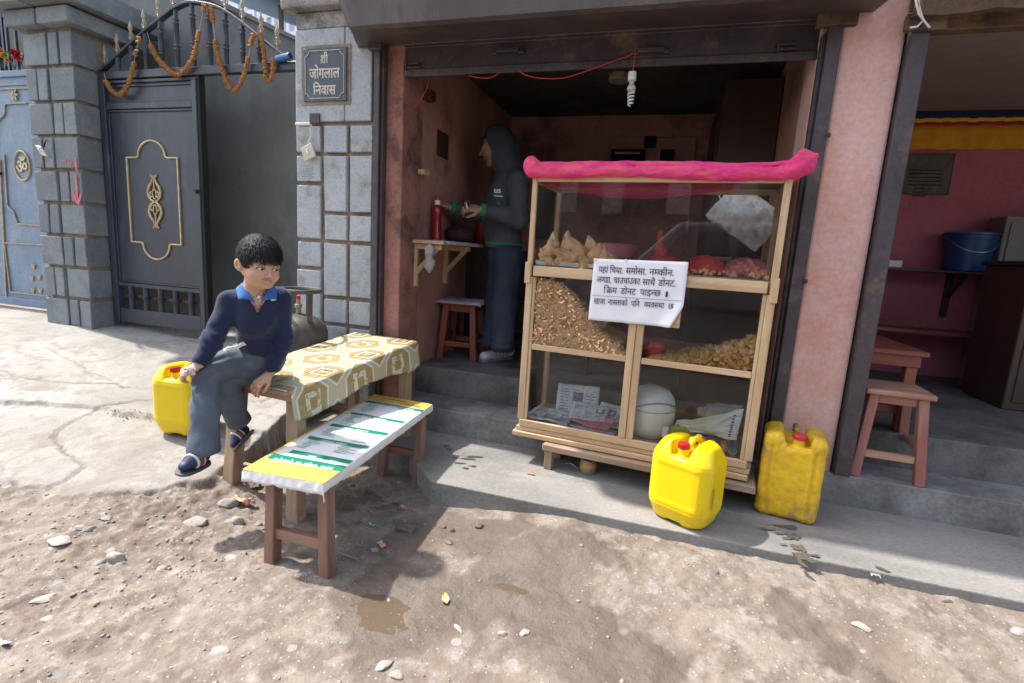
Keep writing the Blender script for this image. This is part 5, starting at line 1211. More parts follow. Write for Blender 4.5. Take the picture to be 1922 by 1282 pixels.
# ---- food on the shelves
m_sam = M('samosa_pastry', (.78, .50, .27), .6, (.62, .36, .16), 18, .003, 60, dirt=(.34, .16, .06), ds=14, damt=.25, fine=.1, sss=.1)
m_alu = M('aluminium_tray', (.55, .56, .58), .3, (.48, .48, .5), 8, metal=.85)
TR = thing('metal_tray', 'dull metal tray holding the samosas on the upper shelf', 'tray', tuple(cz(.2, .15, 1.19)))
tm = MB(); tm.box((.035, .03, 1.192), (.40, .36, 1.196)); tm.box((.035, .028, 1.196), (.40, .033, 1.222)); tm.box((.035, .357, 1.196), (.40, .362, 1.222)); tm.box((.035, .033, 1.196), (.039, .357, 1.222)); tm.box((.396, .033, 1.196), (.40, .357, 1.222)); tm.build('tray', m_alu, TR, bevel=.002, T=CM_)
rr_ = random.Random(2)
def samosa_sdf(seed):
    q = random.Random(seed); a, b_, c_ = (-.032, q.uniform(-.01, .01), .004), (.032, q.uniform(-.008, .01), .004), (q.uniform(-.006, .006), .0, .062); 
    def f(X, Y, Z):
        d = smin(cap(a, b_, .019, .017)(X, Y, Z), cap((0, 0, .012), c_, .026, .007)(X, Y, Z), .016)
        d = smin(d, ell((0, 0, .012), (.034, .021, .02))(X, Y, Z), .014)
        fl_ = np.maximum(np.abs(Y - .004) - .003, np.sqrt(X * X + (Z - .012) ** 2) - .04); return smin(d, fl_, .006) + .006 * vnoise(X + seed, Y, Z, 45)
    return f
SM = []
for k in range(4):
    V, F_ = surfnet(samosa_sdf(k + 1), (-.07, -.05, -.04), (.07, .05, .09), .0042); o = np_mesh('samosa', V, F_, m_sam, None, off=(0, 0, 0)); SM.append(o.data); bpy.data.objects.remove(o)
k = 0
sam_lab = 'golden pastry samosa heaped on the metal tray in the cabinet'
pos = [(.075 + .078 * i + rr_.uniform(-.008, .008), .075 + .065 * j_, 1.208) for j_ in range(4) for i in range(5)]
pos += [(.10 + .082 * i, .085 + .07 * j_, 1.25) for j_ in range(3) for i in range(4)] + [(.10, .11, 1.29), (.20, .10, 1.285), (.30, .14, 1.28), (.15, .2, 1.30)]
for i, (x, y, z) in enumerate(pos):
    p = cz(x, y, z); o = link('samosa', SM[i % 4]); o.location = p; up_ = i >= 20 and rr_.random() < .7
    o.rotation_euler = (rr_.uniform(-.5, .5) + (0 if rr_.random() < .8 else 1.0), rr_.uniform(-.4, .4), rr_.uniform(0, 6.28)); s_ = rr_.uniform(1.15, 1.45); o.scale = (s_, s_, s_)
    k4 = i - (len(pos) - 4)
    tag(o, sam_lab if k4 < 0 else ['leftmost of the samosas standing highest on the heap', 'second tall samosa from the left at the top of the heap', 'third tall samosa from the left, next to the paper sign', 'samosa behind the tall ones at the back of the heap top'][k4], 'samosa', 'samosas on the metal tray')
def film_bag(name, label, sdf, lo, hi, mat, h=.006): o = sdf_obj(name, sdf, lo, hi, h, mat); tag(o, label, 'bag'); return o
def crumple(f, amp, s): return lambda X, Y, Z: f(X, Y, Z) + amp * np.abs(vnoise(X, Y, Z, s)) * 2 + amp * .5 * vnoise(X, Y, Z, s * 2.3)
def shell_bag(name, label, fn, c_, ext, mat, h=.006, amp=.012, s=30):
    lo = [c_[i] - ext[i] for i in range(3)]; hi = [c_[i] + ext[i] for i in range(3)]; return film_bag(name, label, crumple(fn, amp, s), lo, hi, mat, h)
fr_ = film('red_film', (.95, .16, .18), .42); fpk = film('pink_film', (.95, .40, .48), .30); fcl = film('clear_film', (.85, .85, .88), .28, .15); fyel = film('yellow_film', (.75, .72, .15), .5)
p = cz(.665, .16, 1.19); shell_bag('carrier_bag', 'tall knotted red carrier bag standing behind the sign', U(.02, ell((p.x, p.y, p.z + .05), (.075, .06, .06)), cap((p.x - .01, p.y, p.z + .06), (p.x - .03, p.y, p.z + .17), .05, .012), cap((p.x - .03, p.y, p.z + .17), (p.x - .03, p.y, p.z + .2), .012, .016)), (p.x, p.y, p.z + .11), (.13, .1, .14), fr_, .005, .01, 32)
nutm = M('fried_snack', (.80, .50, .26), .6, (.62, .33, .14), 30, fine=.2); 
def snack_in(cx, cy, z, n_, r, name, label, mat=nutm, s=1.0):
    mb = MB()
    for i in range(n_):
        a = rr_.uniform(0, 6.28); q = r * math.sqrt(rr_.random()); x, y = cx + q * math.cos(a), cy + q * .8 * math.sin(a); zz = z + rr_.random() * (.07 * (1 - q / r) + .012)
        d = Vector((rr_.uniform(-1, 1), rr_.uniform(-1, 1), rr_.uniform(-.4, .4))).normalized() * .014 * s; mb.tube([Vector((x, y, zz)) - d, Vector((x, y, zz)) + Vector((0, 0, .003)), Vector((x, y, zz)) + d], [.007 * s, .0105 * s, .006 * s], 6)
    o = mb.build(name, mat, None, smooth=True); return tag(o, label, 'snacks', kind='stuff')
for i, (u, w, r, lab) in enumerate(((.86, .12, .095, 'red film bag of fried snacks, middle one on the upper shelf'), (1.045, .13, .10, 'pink film bag of fried snacks at the right end of the upper shelf'), (.76, .1, .05, 'small flat red bag beside the sign on the upper shelf'))):
    p = cz(u, w, 1.192); 
    if i < 2: snack_in(p.x, p.y - .01, p.z + .012, 90, r * .95, 'fried_snacks', 'fried snacks inside the ' + ('red' if i == 0 else 'pink') + ' film bag')
    shell_bag('snack_bag', lab, U(.02, ell((p.x, p.y, p.z + .038), (r, .08, .068 if i < 2 else .035)), ell((p.x - r * .6, p.y, p.z + .02), (.05, .05, .025))), (p.x, p.y, p.z + .05), (r + .06, .13, .10), (fr_, fpk, fr_)[i], .0055, .012, 34)
TR2 = thing('metal_tray', 'shallow grey tray under the snack bags on the upper shelf', 'tray', tuple(cz(.9, .15, 1.19))); cb('tray', (.64, .03, 1.1905), (1.12, .3, 1.2), m_alu, .002, TR2)

# twisted fried sticks heaped on the left shelf, chips on the right one (uncountable)
m_stick = M('fried_stick', (.88, .60, .34), .6, (.72, .43, .21), 30, fine=.12); m_chip = M('fried_chip', (.82, .54, .22), .5, (.70, .38, .12), 25, fine=.12)
def heap_z(u, w, side):
    if side == 0: return max(0, .30 * (1 - S_(np.array(u), .12, .50)) * (1.0 if u < .2 else 1) * (1 - .35 * (w / CD))) + (.045 if u < .5 else 0)
    t = (u - .70) / .42; return max(.012, .17 * max(0, min(1, t)) ** 1.5 * (1 - .3 * w / CD)) if u > .68 else .0
mb = MB(); rk = random.Random(9)
for i in range(3000):
    fl_ = i < 1700; u = .06 + .48 * rk.random() ** (1.35 if fl_ else 1); w = rk.uniform(.026, .055) if fl_ else rk.random() ** 1.3 * .34 + .035; hz = float(heap_z(u, w, 0)); z = .777 + (rk.random() * hz if fl_ else hz * (1 - rk.random() ** 2 * .3))
    p = cz(u, w, z); d = Vector((rk.uniform(-1, 1), rk.uniform(-.6, .6), rk.uniform(-.7, .7))).normalized(); s1 = d.orthogonal().normalized(); L_ = rk.uniform(.018, .034); c_ = rk.uniform(-.014, .014); ps = [p - d * L_, p - d * L_ * .35 + s1 * c_, p + d * L_ * .3 - s1 * c_ * .6, p + d * L_]
    ps = [Vector((q.x, q.y, max(q.z, .775))) for q in ps]; mb.tube(ps, [.0042, .0074, .0070, .004], 6)
o = mb.build('fried_sticks', m_stick, None, smooth=True, fix=False); tag(o, 'big heap of twisted golden fried sticks on the left shelf', 'snacks', kind='stuff')
cb('heap_core', (0, 0, 0), (.001, .001, .001), m_stick, 0) if False else None
mb = MB(); mb.grid(lambda a, c_: cz(.06 + .48 * a, .052 + .33 * max(0, c_ - .08), .772 + (max(0, float(heap_z(.06 + .48 * a, .05 + .33 * c_, 0)) - .03) if c_ > .05 else 0)), 20, 12); o = mb.build('fried_stick_bed', m_stick, None, fix=False, thick=.004); tag(o, 'lower layer of the heap of fried sticks', 'snacks', kind='stuff')
mb = MB()
for i in range(950):
    fl_ = i < 450; u = .66 + .46 * (1 - rk.random() ** 1.5 * 1) if rk.random() < .85 else rk.uniform(.68, .9); w = rk.uniform(.03, .06) if fl_ else rk.random() ** 1.3 * .32 + .035; hz = float(heap_z(u, w, 1)); z = .777 + hz * (rk.random() if fl_ else rk.uniform(.7, 1))
    p = cz(u, w, z); nrm = Vector((rk.uniform(-1, 1), rk.uniform(-1, .4), rk.uniform(.2, 1))).normalized(); a = nrm.orthogonal().normalized(); b_ = nrm.cross(a); r = rk.uniform(.014, .023); e = rk.uniform(.65, 1); k = len(mb.v)
    ring = [p + a * math.cos(t) * r + b_ * math.sin(t) * r * e + nrm * .25 * r * math.cos(2 * t) for t in np.linspace(0, 2 * PI, 9)[:-1]]; ring = [Vector((q.x, q.y, max(q.z, .776))) for q in ring]; mb.add([p] + ring, [(0, j_ + 1, (j_ + 1) % 8 + 1) for j_ in range(8)])
o = mb.build('potato_chips', m_chip, None, smooth=True, fix=False, thick=.0014); tag(o, 'heap of round yellow fried chips rising to the right of the lower shelf', 'snacks', kind='stuff')
mb = MB(); mb.grid(lambda a, c_: cz(.68 + .44 * a, .062 + .32 * max(0, c_ - .08), .773 + (max(0, float(heap_z(.68 + .44 * a, .05 + .32 * c_, 1)) - .02) if c_ > .05 else 0)), 20, 12); o = mb.build('chip_bed', m_chip, None, fix=False, thick=.004); tag(o, 'lower layer of the heap of yellow chips', 'snacks', kind='stuff')
TR3 = thing('metal_tray', 'round edged metal tray under the yellow chips', 'tray', tuple(cz(.9, .2, .77))); MB().lathe([(.15, 0), (.16, .002), (.175, .018)], 30, CM_ @ Matrix.Translation((.90, .21, .771)) @ Matrix.Scale(1.25, 4, (1, 0, 0)), capt=False).build('tray', m_alu, TR3, smooth=40, thick=.001)
p = cz(.665, .10, .772); shell_bag('knotted_bag', 'small knotted red bag beside the centre post on the lower shelf', U(.02, ell((p.x + .01, p.y, p.z + .045), (.055, .05, .045)), ell((p.x - .01, p.y, p.z + .06), (.03, .03, .03))), (p.x, p.y, p.z + .05), (.09, .09, .08), film('red_film_dense', (.8, .12, .10), .8), .005, .014, 36)
p = cz(.40, .06, .95); 
fb = MB(); fb.grid(lambda u, v: cz(.30 + .14 * u + .05 * v, .028 + .02 * mnoise.noise(Vector((u * 4, v * 4, 0))) + .01, .80 + .26 * u * .5 + .17 * v + .02 * mnoise.noise(Vector((u * 5, v * 6, 3)))), 14, 14)
o = fb.build('plastic_wrap', fcl, None, smooth=True, fix=False, thick=.0006); tag(o, 'clear plastic wrap lying on the fried sticks', 'plastic wrap')

# ---- bottom compartment: papers, rice cooker, bag, eggs
zf = .3455
m_news = M('newsprint', (.66, .67, .70), .7, (.50, .52, .56), 40, fine=.15); m_nink = M('newsprint_dark', (.10, .11, .14), .7, (.25, .26, .3), 90)
m_pkp = M('pink_magazine', (.72, .13, .2), .4, (.65, .3, .35), 20)
def sheet(label, u, w, z, sx, sy, rz, rx=0, mat=m_news, ph=0, name='newspaper', cat='newspaper', marks=True):
    T = CM_ @ Matrix.Translation((u, w, z)) @ rot(rx, 0, rz); mb = MB(); mb.grid(lambda a, b_: Vector(((a - .5) * sx, (b_ - .5) * sy, .012 * mnoise.noise(Vector((a * 2.4 + ph, b_ * 2.4, ph))) + .006 * mnoise.noise(Vector((a * 7 + ph, b_ * 5, ph))))), 14, 12)
    o = mb.build(name, mat, None, smooth=True, fix=False, thick=.0015, T=T); tag(o, label, cat)
    if marks:
        mk = MB(); q = random.Random(ph)
        for c_ in range(3):
            for r in range(10):
                x0 = -.42 + c_ * .3; y0 = .42 - r * .085
                if r == 0: continue
                if c_ == ph % 3 and r in (2, 3, 4): w_, h_ = .24, .085
                else: w_, h_ = q.uniform(.15, .24), .02
                g = lambda a, b_: T @ Vector((a * sx, b_ * sy, .0022 + .012 * mnoise.noise(Vector(((a + .5) * 2.4 + ph, (b_ + .5) * 2.4, ph))) + .006 * mnoise.noise(Vector(((a + .5) * 7 + ph, (b_ + .5) * 5, ph)))))
                mk.add([g(x0, y0 - h_), g(x0 + w_, y0 - h_), g(x0 + w_, y0), g(x0, y0)], [(0, 1, 2, 3)])
        pr_ = mk.build('print', m_nink, o, fix=False); pr_['kind'] = 'stuff'
    return o
sheet('crumpled newspaper standing open behind the paper pile', .26, .27, zf + .09, .24, .20, .2, 1.0, ph=1); sheet('newspaper lying at the left edge of the paper pile', .16, .12, zf + .03, .26, .17, -.15, .12, ph=2)
sheet('newspaper half hidden at the bottom of the pile', .33, .12, zf + .018, .32, .16, -.1, .05, ph=3); sheet('pale newspaper sheet tilted over the pink magazine', .36, .15, zf + .075, .20, .13, .05, .55, ph=5); sheet('bright pink magazine cover poking out of the paper pile', .39, .10, zf + .046, .23, .11, -.22, .28, mat=m_pkp, ph=6, name='magazine', cat='magazine', marks=False)
sheet('newspaper leaning at the right of the paper pile', .47, .2, zf + .06, .17, .15, -.2, .7, ph=7); sheet('folded newspaper under the right side of the pile', .46, .07, zf + .012, .14, .07, .0, 0, ph=8)
RC = thing('rice_cooker', 'white round rice cooker behind the lower glass', 'rice cooker', tuple(cz(.68, .2, zf)))
T = CM_ @ Matrix.Translation((.675, .19, zf)) @ Matrix.Scale(1.0, 4)
MB().lathe([(.085, 0), (.105, .012), (.122, .06), (.128, .12), (.126, .15)], 36, T).build('body', m_wht, RC, smooth=50)
MB().lathe([(.1265, .152), (.127, .16), (.115, .21), (.09, .245), (.045, .262), (0.002, .265)], 36, T, capt=False).build('lid', m_wht, RC, smooth=60)
MB().lathe([(.1272, .149), (.1272, .153)], 36, T).build('seam', M('grey_trim', (.25, .26, .28), .4), RC)
MB().tube([T @ Vector((.128 * math.cos(a), .128 * math.sin(a), .155 + .05 * math.sin((a + 2.2) * 1.4))) for a in np.linspace(-2.2, .2, 16)], .003, 6).build('handle_bail', m_alu, RC, smooth=True)
MB().box((.07, -.125, .03), (.1, -.11, .09)).build('switch_panel', m_wht, RC, bevel=.004, T=T @ rot(0, 0, .1))
p = cz(.94, .13, zf + .02)
pl_ = MB()
def pbag(u, v):
    x = .80 + .30 * u; zz = zf + .07 + .13 * v * (.35 + .65 * u) + .02 * u; return cz(x + .02 * v, .09 + .03 * math.sin(u * 5 + v * 3) + .05 * v + .012 * mnoise.noise(Vector((u * 6, v * 6, 2))), zz + .01 * mnoise.noise(Vector((u * 5, v * 7, 0))))
pl_.grid(pbag, 26, 20); o = pl_.build('printed_bag', M('white_bag_film', (.72, .72, .70), .3, (.66, .64, .5), 6), None, smooth=True, fix=False, thick=.001); tag(o, 'crumpled white printed plastic bag above the egg tray', 'bag')
MBb = MB()
for i in range(12):
    a = .12 + i * .066; c_ = [pbag(.86, a), pbag(.90, a), pbag(.90, a + .04), pbag(.86, a + .04)]; MBb.add([q + Vector((0, -.003, 0)) for q in c_], [(0, 1, 2, 3)])
pb = MBb.build('printed_letters', m_ink, o, fix=False); pb['kind'] = 'stuff'
p = cz(.83, .11, zf + .05); shell_bag('plastic_bag', 'greenish yellow plastic bag beside the rice cooker', ell((p.x, p.y, p.z), (.07, .05, .055)), (p.x, p.y, p.z), (.1, .08, .09), fyel, .005, .02, 30)
p = cz(1.0, .22, zf + .16); shell_bag('plastic_bag', 'clear plastic bag rising behind the white printed bag', U(.03, ell((p.x, p.y, p.z), (.10, .05, .05)), cap((p.x, p.y, p.z), (p.x + .11, p.y, p.z + .06), .05, .015)), (p.x + .03, p.y, p.z + .01), (.17, .1, .12), fcl, .006, .025, 26)
ET = thing('egg_tray', 'grey paper egg tray in the right bottom compartment', 'egg tray', tuple(cz(1.0, .15, zf)))
et = MB(); et.grid(lambda u, v: cz(.84 + .27 * u, .035 + .26 * v, zf + .014 + .013 * math.cos(u * 2 * PI * 6) * .7 + .013 * math.cos(v * 2 * PI * 6) * .7 + .008), 72, 60); et.build('tray', M('paper_pulp', (.48, .45, .41), .95, (.40, .37, .34), 20, .001, 60), ET, smooth=True, thick=.002, fix=False)
m_egg = M('brown_egg', (.62, .33, .18), .45, (.55, .28, .16), 9, sss=.1); em = MB(); em.lathe([(.002, 0)] + [(.021 * math.sin(t) * (1 + .08 * math.cos(t)), .027 * (1 - math.cos(t))) for t in np.linspace(.15, PI - .1, 12)], 16)
eme = bpy.data.meshes.new('egg'); eme.from_pydata(em.v, [], em.f); eme.materials.append(m_egg); eme.shade_smooth()
ordn = ['first', 'second', 'third', 'fourth']
for j_ in range(2):
    for i in range(4):
        o = link('egg', eme); o.location = cz(.8625 + .045 + .045 * i, .057 + .0433 * j_, zf + .014); o.rotation_euler = (rr_.uniform(-.15, .15), rr_.uniform(-.15, .15), 0)
        tag(o, 'brown egg, %s from the left in the %s row of the paper tray' % (ordn[i], ('front', 'second')[j_]), 'egg', 'brown eggs in the paper tray')
# tin under the bench, cigarette end
TN = thing('food_jar', 'small jar with an orange band lying under the low bench', 'jar', tuple(cz(.40, .03, .12)))
T = Matrix.Translation(cz(.40, .06, .12)); MB().lathe([(.04, 0), (.043, .004), (.043, .06), (.036, .07)], 24, T).build('body', M('dirty_glass_jar', (.30, .30, .24), .3, (.2, .2, .15), 20), TN, smooth=40); MB().lathe([(.0436, .028), (.0436, .052)], 24, T, False, False).build('band', M('orange_label', (.6, .3, .04), .5), TN, smooth=40); MB().lathe([(.037, .0705), (.038, .075), (.038, .088), (.002, .09)], 24, T, capt=False).build('lid', m_black, TN, smooth=40)
MB().tube([cz(.28, .05, .14), cz(.31, .03, .16), cz(.35, .05, .125), cz(.37, .02, .15)], .003, 6).build('wrap', fcl, TN)
x, y = P_(1040, 841); q = Vector((x - .47, y, .128)); o = MB().tube([Vector((-.605, 2.47, .126)), Vector((-.565, 2.468, .126))], .0042, 8).build('cigarette_end', M('orange_paper', (.6, .25, .08), .7), None); o.location = (0, 0, 0); tag(o, 'orange cigarette end lying on the platform', 'cigarette end')

# ================================================================== PEOPLE
def skin_mat(name, base, lip, dark):
    m = bpy.data.materials.new(name); m.use_nodes = True; n = m.node_tree.nodes; L = m.node_tree.links; b = n['Principled BSDF']
    a = n.new('ShaderNodeAttribute'); a.attribute_name = 'tone'; s = n.new('ShaderNodeSeparateXYZ'); L.new(a.outputs['Vector'], s.inputs[0])
    tc = n.new('ShaderNodeTexCoord'); no = n.new('ShaderNodeTexNoise'); no.inputs['Scale'].default_value = 30; L.new(tc.outputs['Object'], no.inputs[0])
    def mx(f, c1, c2):
        x = n.new('ShaderNodeMix'); x.data_type = 'RGBA'; L.new(f, x.inputs[0])
        for i, v in ((6, c1), (7, c2)):
            if isinstance(v, tuple): x.inputs[i].default_value = (*v, 1)
            else: L.new(v, x.inputs[i])
        return x.outputs[2]
    c = mx(no.outputs[0], base, tuple(x * .82 for x in base)); c = mx(s.outputs[0], c, lip); c = mx(s.outputs[1], c, dark); L.new(c, b.inputs['Base Color'])
    b.inputs['Roughness'].default_value = .48; b.inputs['Subsurface Weight'].default_value = .25; b.inputs['Subsurface Radius'].default_value = (.012, .005, .003); b.inputs['Subsurface Scale'].default_value = 1
    return m
def frame(o, x, z):   # local axes: x forward, y left, z up
    x = Vector(x).normalized(); z = Vector(z); y = z.cross(x).normalized(); z = x.cross(y)
    return Matrix(((x.x, y.x, z.x, o[0]), (x.y, y.y, z.y, o[1]), (x.z, y.z, z.z, o[2]), (0, 0, 0, 1)))
def head_sdf(adult=False):
    j = .012 if adult else 0
    ey = .030
    P = [(ell((-.010, 0, .030), (.090, .073, .078)), .0), (ell((.022, 0, -.028), (.060, .056, .070)), .03), (ell((.050, 0, -.088 - j), (.022, .024, .019)), .03),
         (ell((.046, .033, -.040), (.027, .026, .028)), .022), (ell((.046, -.033, -.040), (.027, .026, .028)), .022), (cap((.0, .048, -.035), (.040, .022, -.088 - j), .018, .014), .03), (cap((.0, -.048, -.035), (.040, -.022, -.088 - j), .018, .014), .03),
         (cap((.070, .012, .018), (.062, .042, .015), .011, .009), .018), (cap((.070, -.012, .018), (.062, -.042, .015), .011, .009), .018)]
    def f(X, Y, Z):
        d = P[0][0](X, Y, Z)
        for g, k in P[1:]: d = smin(d, g(X, Y, Z), k)
        for s in (1, -1): d = smax(d, -ell((.094, s * ey, -.001), (.017, .019, .011))(X, Y, Z), .014)
        for s in (1, -1):   # lids round the eyeball
            e = np.sqrt((X - .0665) ** 2 + (Y - s * ey) ** 2 + (Z + .001) ** 2) - .0150
            op = np.abs(Z + .001 + .10 * np.abs(Y - s * ey)) - (.0052 - 14 * (Y - s * ey) ** 2); op = np.maximum(op, .0665 - X) * 1
            d = smin(d, np.maximum(e, -op * -1 if False else -(-op) * -1) if False else smax(e, -op * 1.0, .001) if False else e + 0, .006)
        for s in (1, -1):
            op = np.maximum(np.abs(Z + .001) - (.0042 - 14 * (Y - s * ey) ** 2), .066 - X); op = np.maximum(op, np.abs(Y - s * ey) - .0128); d = smax(d, -op, .0015)
        n_ = smin(cap((.080, 0, .006), (.098 + j * .6, 0, -.031), .0065, .0088)(X, Y, Z), smin(sph((.088, .0105, -.036), .0072)(X, Y, Z), sph((.088, -.0105, -.036), .0072)(X, Y, Z), .006), .008)
        d = smin(d, n_, .010)
        lp = smin(cap((.0775, .020, -.0635), (.0848, .003, -.0605), .0030, .0046)(X, Y, Z), cap((.0775, -.020, -.0635), (.0848, -.003, -.0605), .0030, .0046)(X, Y, Z), .004)
        lw = cap((.077, .011, -.0705), (.077, -.011, -.0705), .0052)(X, Y, Z); lw = smin(lw, cap((.081, .004, -.071), (.081, -.004, -.071), .0050)(X, Y, Z), .005)
        d = smin(d, lp, .005); d = smin(d, lw, .005)
        gr = cap((.079, .017, -.0665), (.0885, 0, -.0655), .0011)(X, Y, Z); gr = np.minimum(gr, cap((.079, -.017, -.0665), (.0885, 0, -.0655), .0011)(X, Y, Z)); d = smax(d, -gr, .002)
        for s in (1, -1):
            er = ell((-.008, s * .080, -.010), (.019, .0075, .031), rot(s * -.35, 0, s * -.45))(X, Y, Z); er = smax(er, -ell((-.002, s * .090, -.006), (.011, .007, .018), rot(s * -.35, 0, s * -.45))(X, Y, Z), .004)
            d = smin(d, smin(er, cap((.002, s * .070, -.012), (-.004, s * .076, -.02), .009)(X, Y, Z), .006), .006)
        d = smin(d, cap((-.022, 0, -.05), (-.030, 0, -.17), .040 + j * .8, .043 + j * .8)(X, Y, Z), .025)
        return d
    return f
def warp(V): V = np.array(V, dtype=float); V[:, 2] = np.where(V[:, 2] < 0, V[:, 2] * .80, V[:, 2] * 1.10); V[:, 1] *= 1.03; return V
def build_head(M_, sc, adult):
    V, F_ = surfnet(head_sdf(adult), (-.11, -.10, -.175), (.115, .10, .115), .0021)
    x, y, z = V.T; ay = np.abs(y)
    lip = ((x > .078) & (z < -.0565) & (z > -.0765) & (ay < .021 - 0 * z)).astype(float) * .38 * np.clip((.022 - ay) / .006, 0, 1)
    bz = .0195 + .04 * (ay - .02) - 14 * np.maximum(ay - .032, 0) ** 1.5; brow = np.clip(1 - np.abs(z - bz) / .0050, 0, 1) ** .6 * ((ay > .013) & (ay < .047) & (x > .04)) * .95
    lash = ((np.hypot((ay - .030) / .0165, (z + .001) / .0068) < 1.16) & (x > .066) & (z > -.001)).astype(float) * .6
    beard = ((z < -.052) & (x > .01) & (z > -.115)).astype(float) * .25 * (1 if adult else 0) + (((z < -.048) & (z > -.058) & (ay < .022) & (x > .07)).astype(float) * .6 if adult else 0)
    T = np.stack([lip, np.clip(np.maximum(np.maximum(brow, lash), beard), 0, 1), 0 * lip], 1)
    if not adult: V = warp(V)
    A = np.array(M_); Vw = (V * sc) @ A[:3, :3].T + A[:3, 3]; return Vw, F_, T
def eyes(M_, sc, parent, gaze, iris=(.035, .018, .010)):
    g = Vector(gaze).normalized()
    for s in (1, -1):
        mb = MB(); q = g.to_track_quat('Z', 'Y').to_matrix().to_4x4(); T = M_ @ Matrix.Scale(sc, 4) @ Matrix.Translation((.0665, s * .030, -.001)) @ q
        R_ = .0140; th = [PI] + list(np.linspace(PI * .9, .52, 9)) + [.515, .3, .22, .1, .001]
        pr = [(R_ * math.sin(t), R_ * math.cos(t)) for t in th]; n_ = 20; mb.lathe(pr, n_, T, False, False)
        mats = [M('eye_white', (.50, .46, .43), .2, (.66, .60, .57), 40), M('eye_iris', iris, .1), M('eye_pupil', (.004, .004, .004), .05)]
        for i in range(len(pr) - 1):
            t = th[i + 1]; k = 0 if t >= .51 else (1 if t > .2 else 2)
            for j_ in range(n_): mb.m[i * n_ + j_] = k
        mb.build('eye', mats, parent, smooth=True)
def hand_fn(M_, sc, curl, spread=.10, thumb=.5, side=1):
    """five separate fingers; local x along the fingers, y to the thumb side, z out of the back of the hand"""
    f = []; A = lambda p: tuple(M_ @ (Vector(p) * sc))
    f += [cap(A((-.03, 0, 0)), A((.02, 0, 0)), .024 * sc, .026 * sc, (M_.to_3x3() @ Vector((0, 0, 1)), 1.35))]
    for y in (-.027, -.009, .009, .027): f.append(cap(A((.005, y * .6, 0)), A((.072, y, .003)), .013 * sc, .0108 * sc))
    palm = U(.012 * sc, *f); fingers = []
    for i, (y, L_) in enumerate(((.029, .072), (.010, .081), (-.009, .076), (-.027, .060))):
        a = spread * (1.2 - i * .8); p = Vector((.074, y, .003)); an = .12; c = curl[i]; rr = .0088 * (.86 if i == 3 else 1)
        for k_, (fr_, w0, w1) in enumerate(((.45, 1.06, .97), (.31, .97, .9), (.24, .88, .72))):
            an += c * (.8, 1.1, .8)[k_]; d = Vector((math.cos(an) * math.cos(a), math.cos(an) * math.sin(a), -math.sin(an))); q = p + d * L_ * fr_
            fingers.append(cap(A(p), A(q), rr * w0 * sc, rr * w1 * sc)); p = q
    t0 = Vector((-.004, .020, -.004)); d1 = Vector((.72, .58, -.32 * thumb)).normalized(); t1 = t0 + d1 * .042; d2 = Vector((.92, .18, -.55 * thumb)).normalized(); t2 = t1 + d2 * .032; d3 = Vector((.95, -.05, -.6 * thumb)).normalized(); t3 = t2 + d3 * .024
    th = [cap(A(t0), A(t1), .0135 * sc, .011 * sc), cap(A(t1), A(t2), .0105 * sc, .0095 * sc), cap(A(t2), A(t3), .0093 * sc, .0072 * sc)]
    def g(X, Y, Z):
        d = palm(X, Y, Z); fd = None
        for k_ in range(4):
            q = smin(smin(fingers[k_ * 3](X, Y, Z), fingers[k_ * 3 + 1](X, Y, Z), .004 * sc), fingers[k_ * 3 + 2](X, Y, Z), .004 * sc); fd = q if fd is None else np.minimum(fd, q)
        d = smin(d, fd, .007 * sc); tt = smin(smin(th[0](X, Y, Z), th[1](X, Y, Z), .006), th[2](X, Y, Z), .005); return smin(d, tt, .010 * sc)
    c_ = M_.translation + M_.to_3x3() @ Vector((.05, 0, 0)) * sc; return g, [c_[i] - .115 * sc for i in range(3)], [c_[i] + .115 * sc for i in range(3)]
def joinm(parts):
    V, F_, T = [], [], []; k = 0
    for v, f, t in parts: V.append(v); F_.append(f + k); T.append(t if t is not None else np.zeros((len(v), 3))); k += len(v)
    return np.concatenate(V), np.concatenate(F_), np.concatenate(T)
def person(label, parts, mat, loc, group=None):
    V, F_, T = joinm(parts); ORG_ = Vector(loc); o = np_mesh('person', V, F_, mat, None, off=loc); o.location = loc; ORG[o] = ORG_
    at = o.data.attributes.new('tone', 'FLOAT_VECTOR', 'POINT'); at.data.foreach_set('vector', T.astype(np.float32).ravel()); return tag(o, label, 'person', group)
def garment(name, fn, pts, pad, h, mat, parent):
    P = np.array([list(p) for p in pts]); return sdf_obj(name, fn, P.min(0) - pad, P.max(0) + pad, h, mat, parent)

# ------------------------------------------------------------------ THE BOY
A_ = atd
pel, wst, chs, nkb = A_(484, 668, 2.42), A_(486, 632, 2.34), A_(483, 590, 2.25), A_(482, 546, 2.19)
hdc = A_(487, 499, 2.12)
shR, elR, wrR = A_(432, 566, 2.20), A_(397, 640, 2.15), A_(374, 683, 2.12)
shL, elL, wrL = A_(524, 562, 2.28), A_(531, 640, 2.33), A_(507, 697, 2.33)
hpR, knR, anR = A_(458, 676, 2.38), A_(388, 694, 2.20), A_(384, 838, 2.17)
hpL, knL, anL = A_(505, 672, 2.44), A_(415, 712, 2.34), A_(449, 790, 2.50)
toC = (Vector((CAM.x, CAM.y, 0)) - Vector((hdc.x, hdc.y, 0))).normalized(); Rh = Vector((RT.x, RT.y, 0)).normalized()
fdir = (toC * math.cos(.62) + Rh * math.sin(.62)); fdir.z = -.16; HM = frame(hdc, fdir, (.06, .04, 1)); hs = .97
m_skb = skin_mat('child_skin', (.60, .35, .23), (.50, .19, .16), (.02, .014, .012))
hv, hf, ht = build_head(HM, hs, False)
def V3(v): return tuple(v)
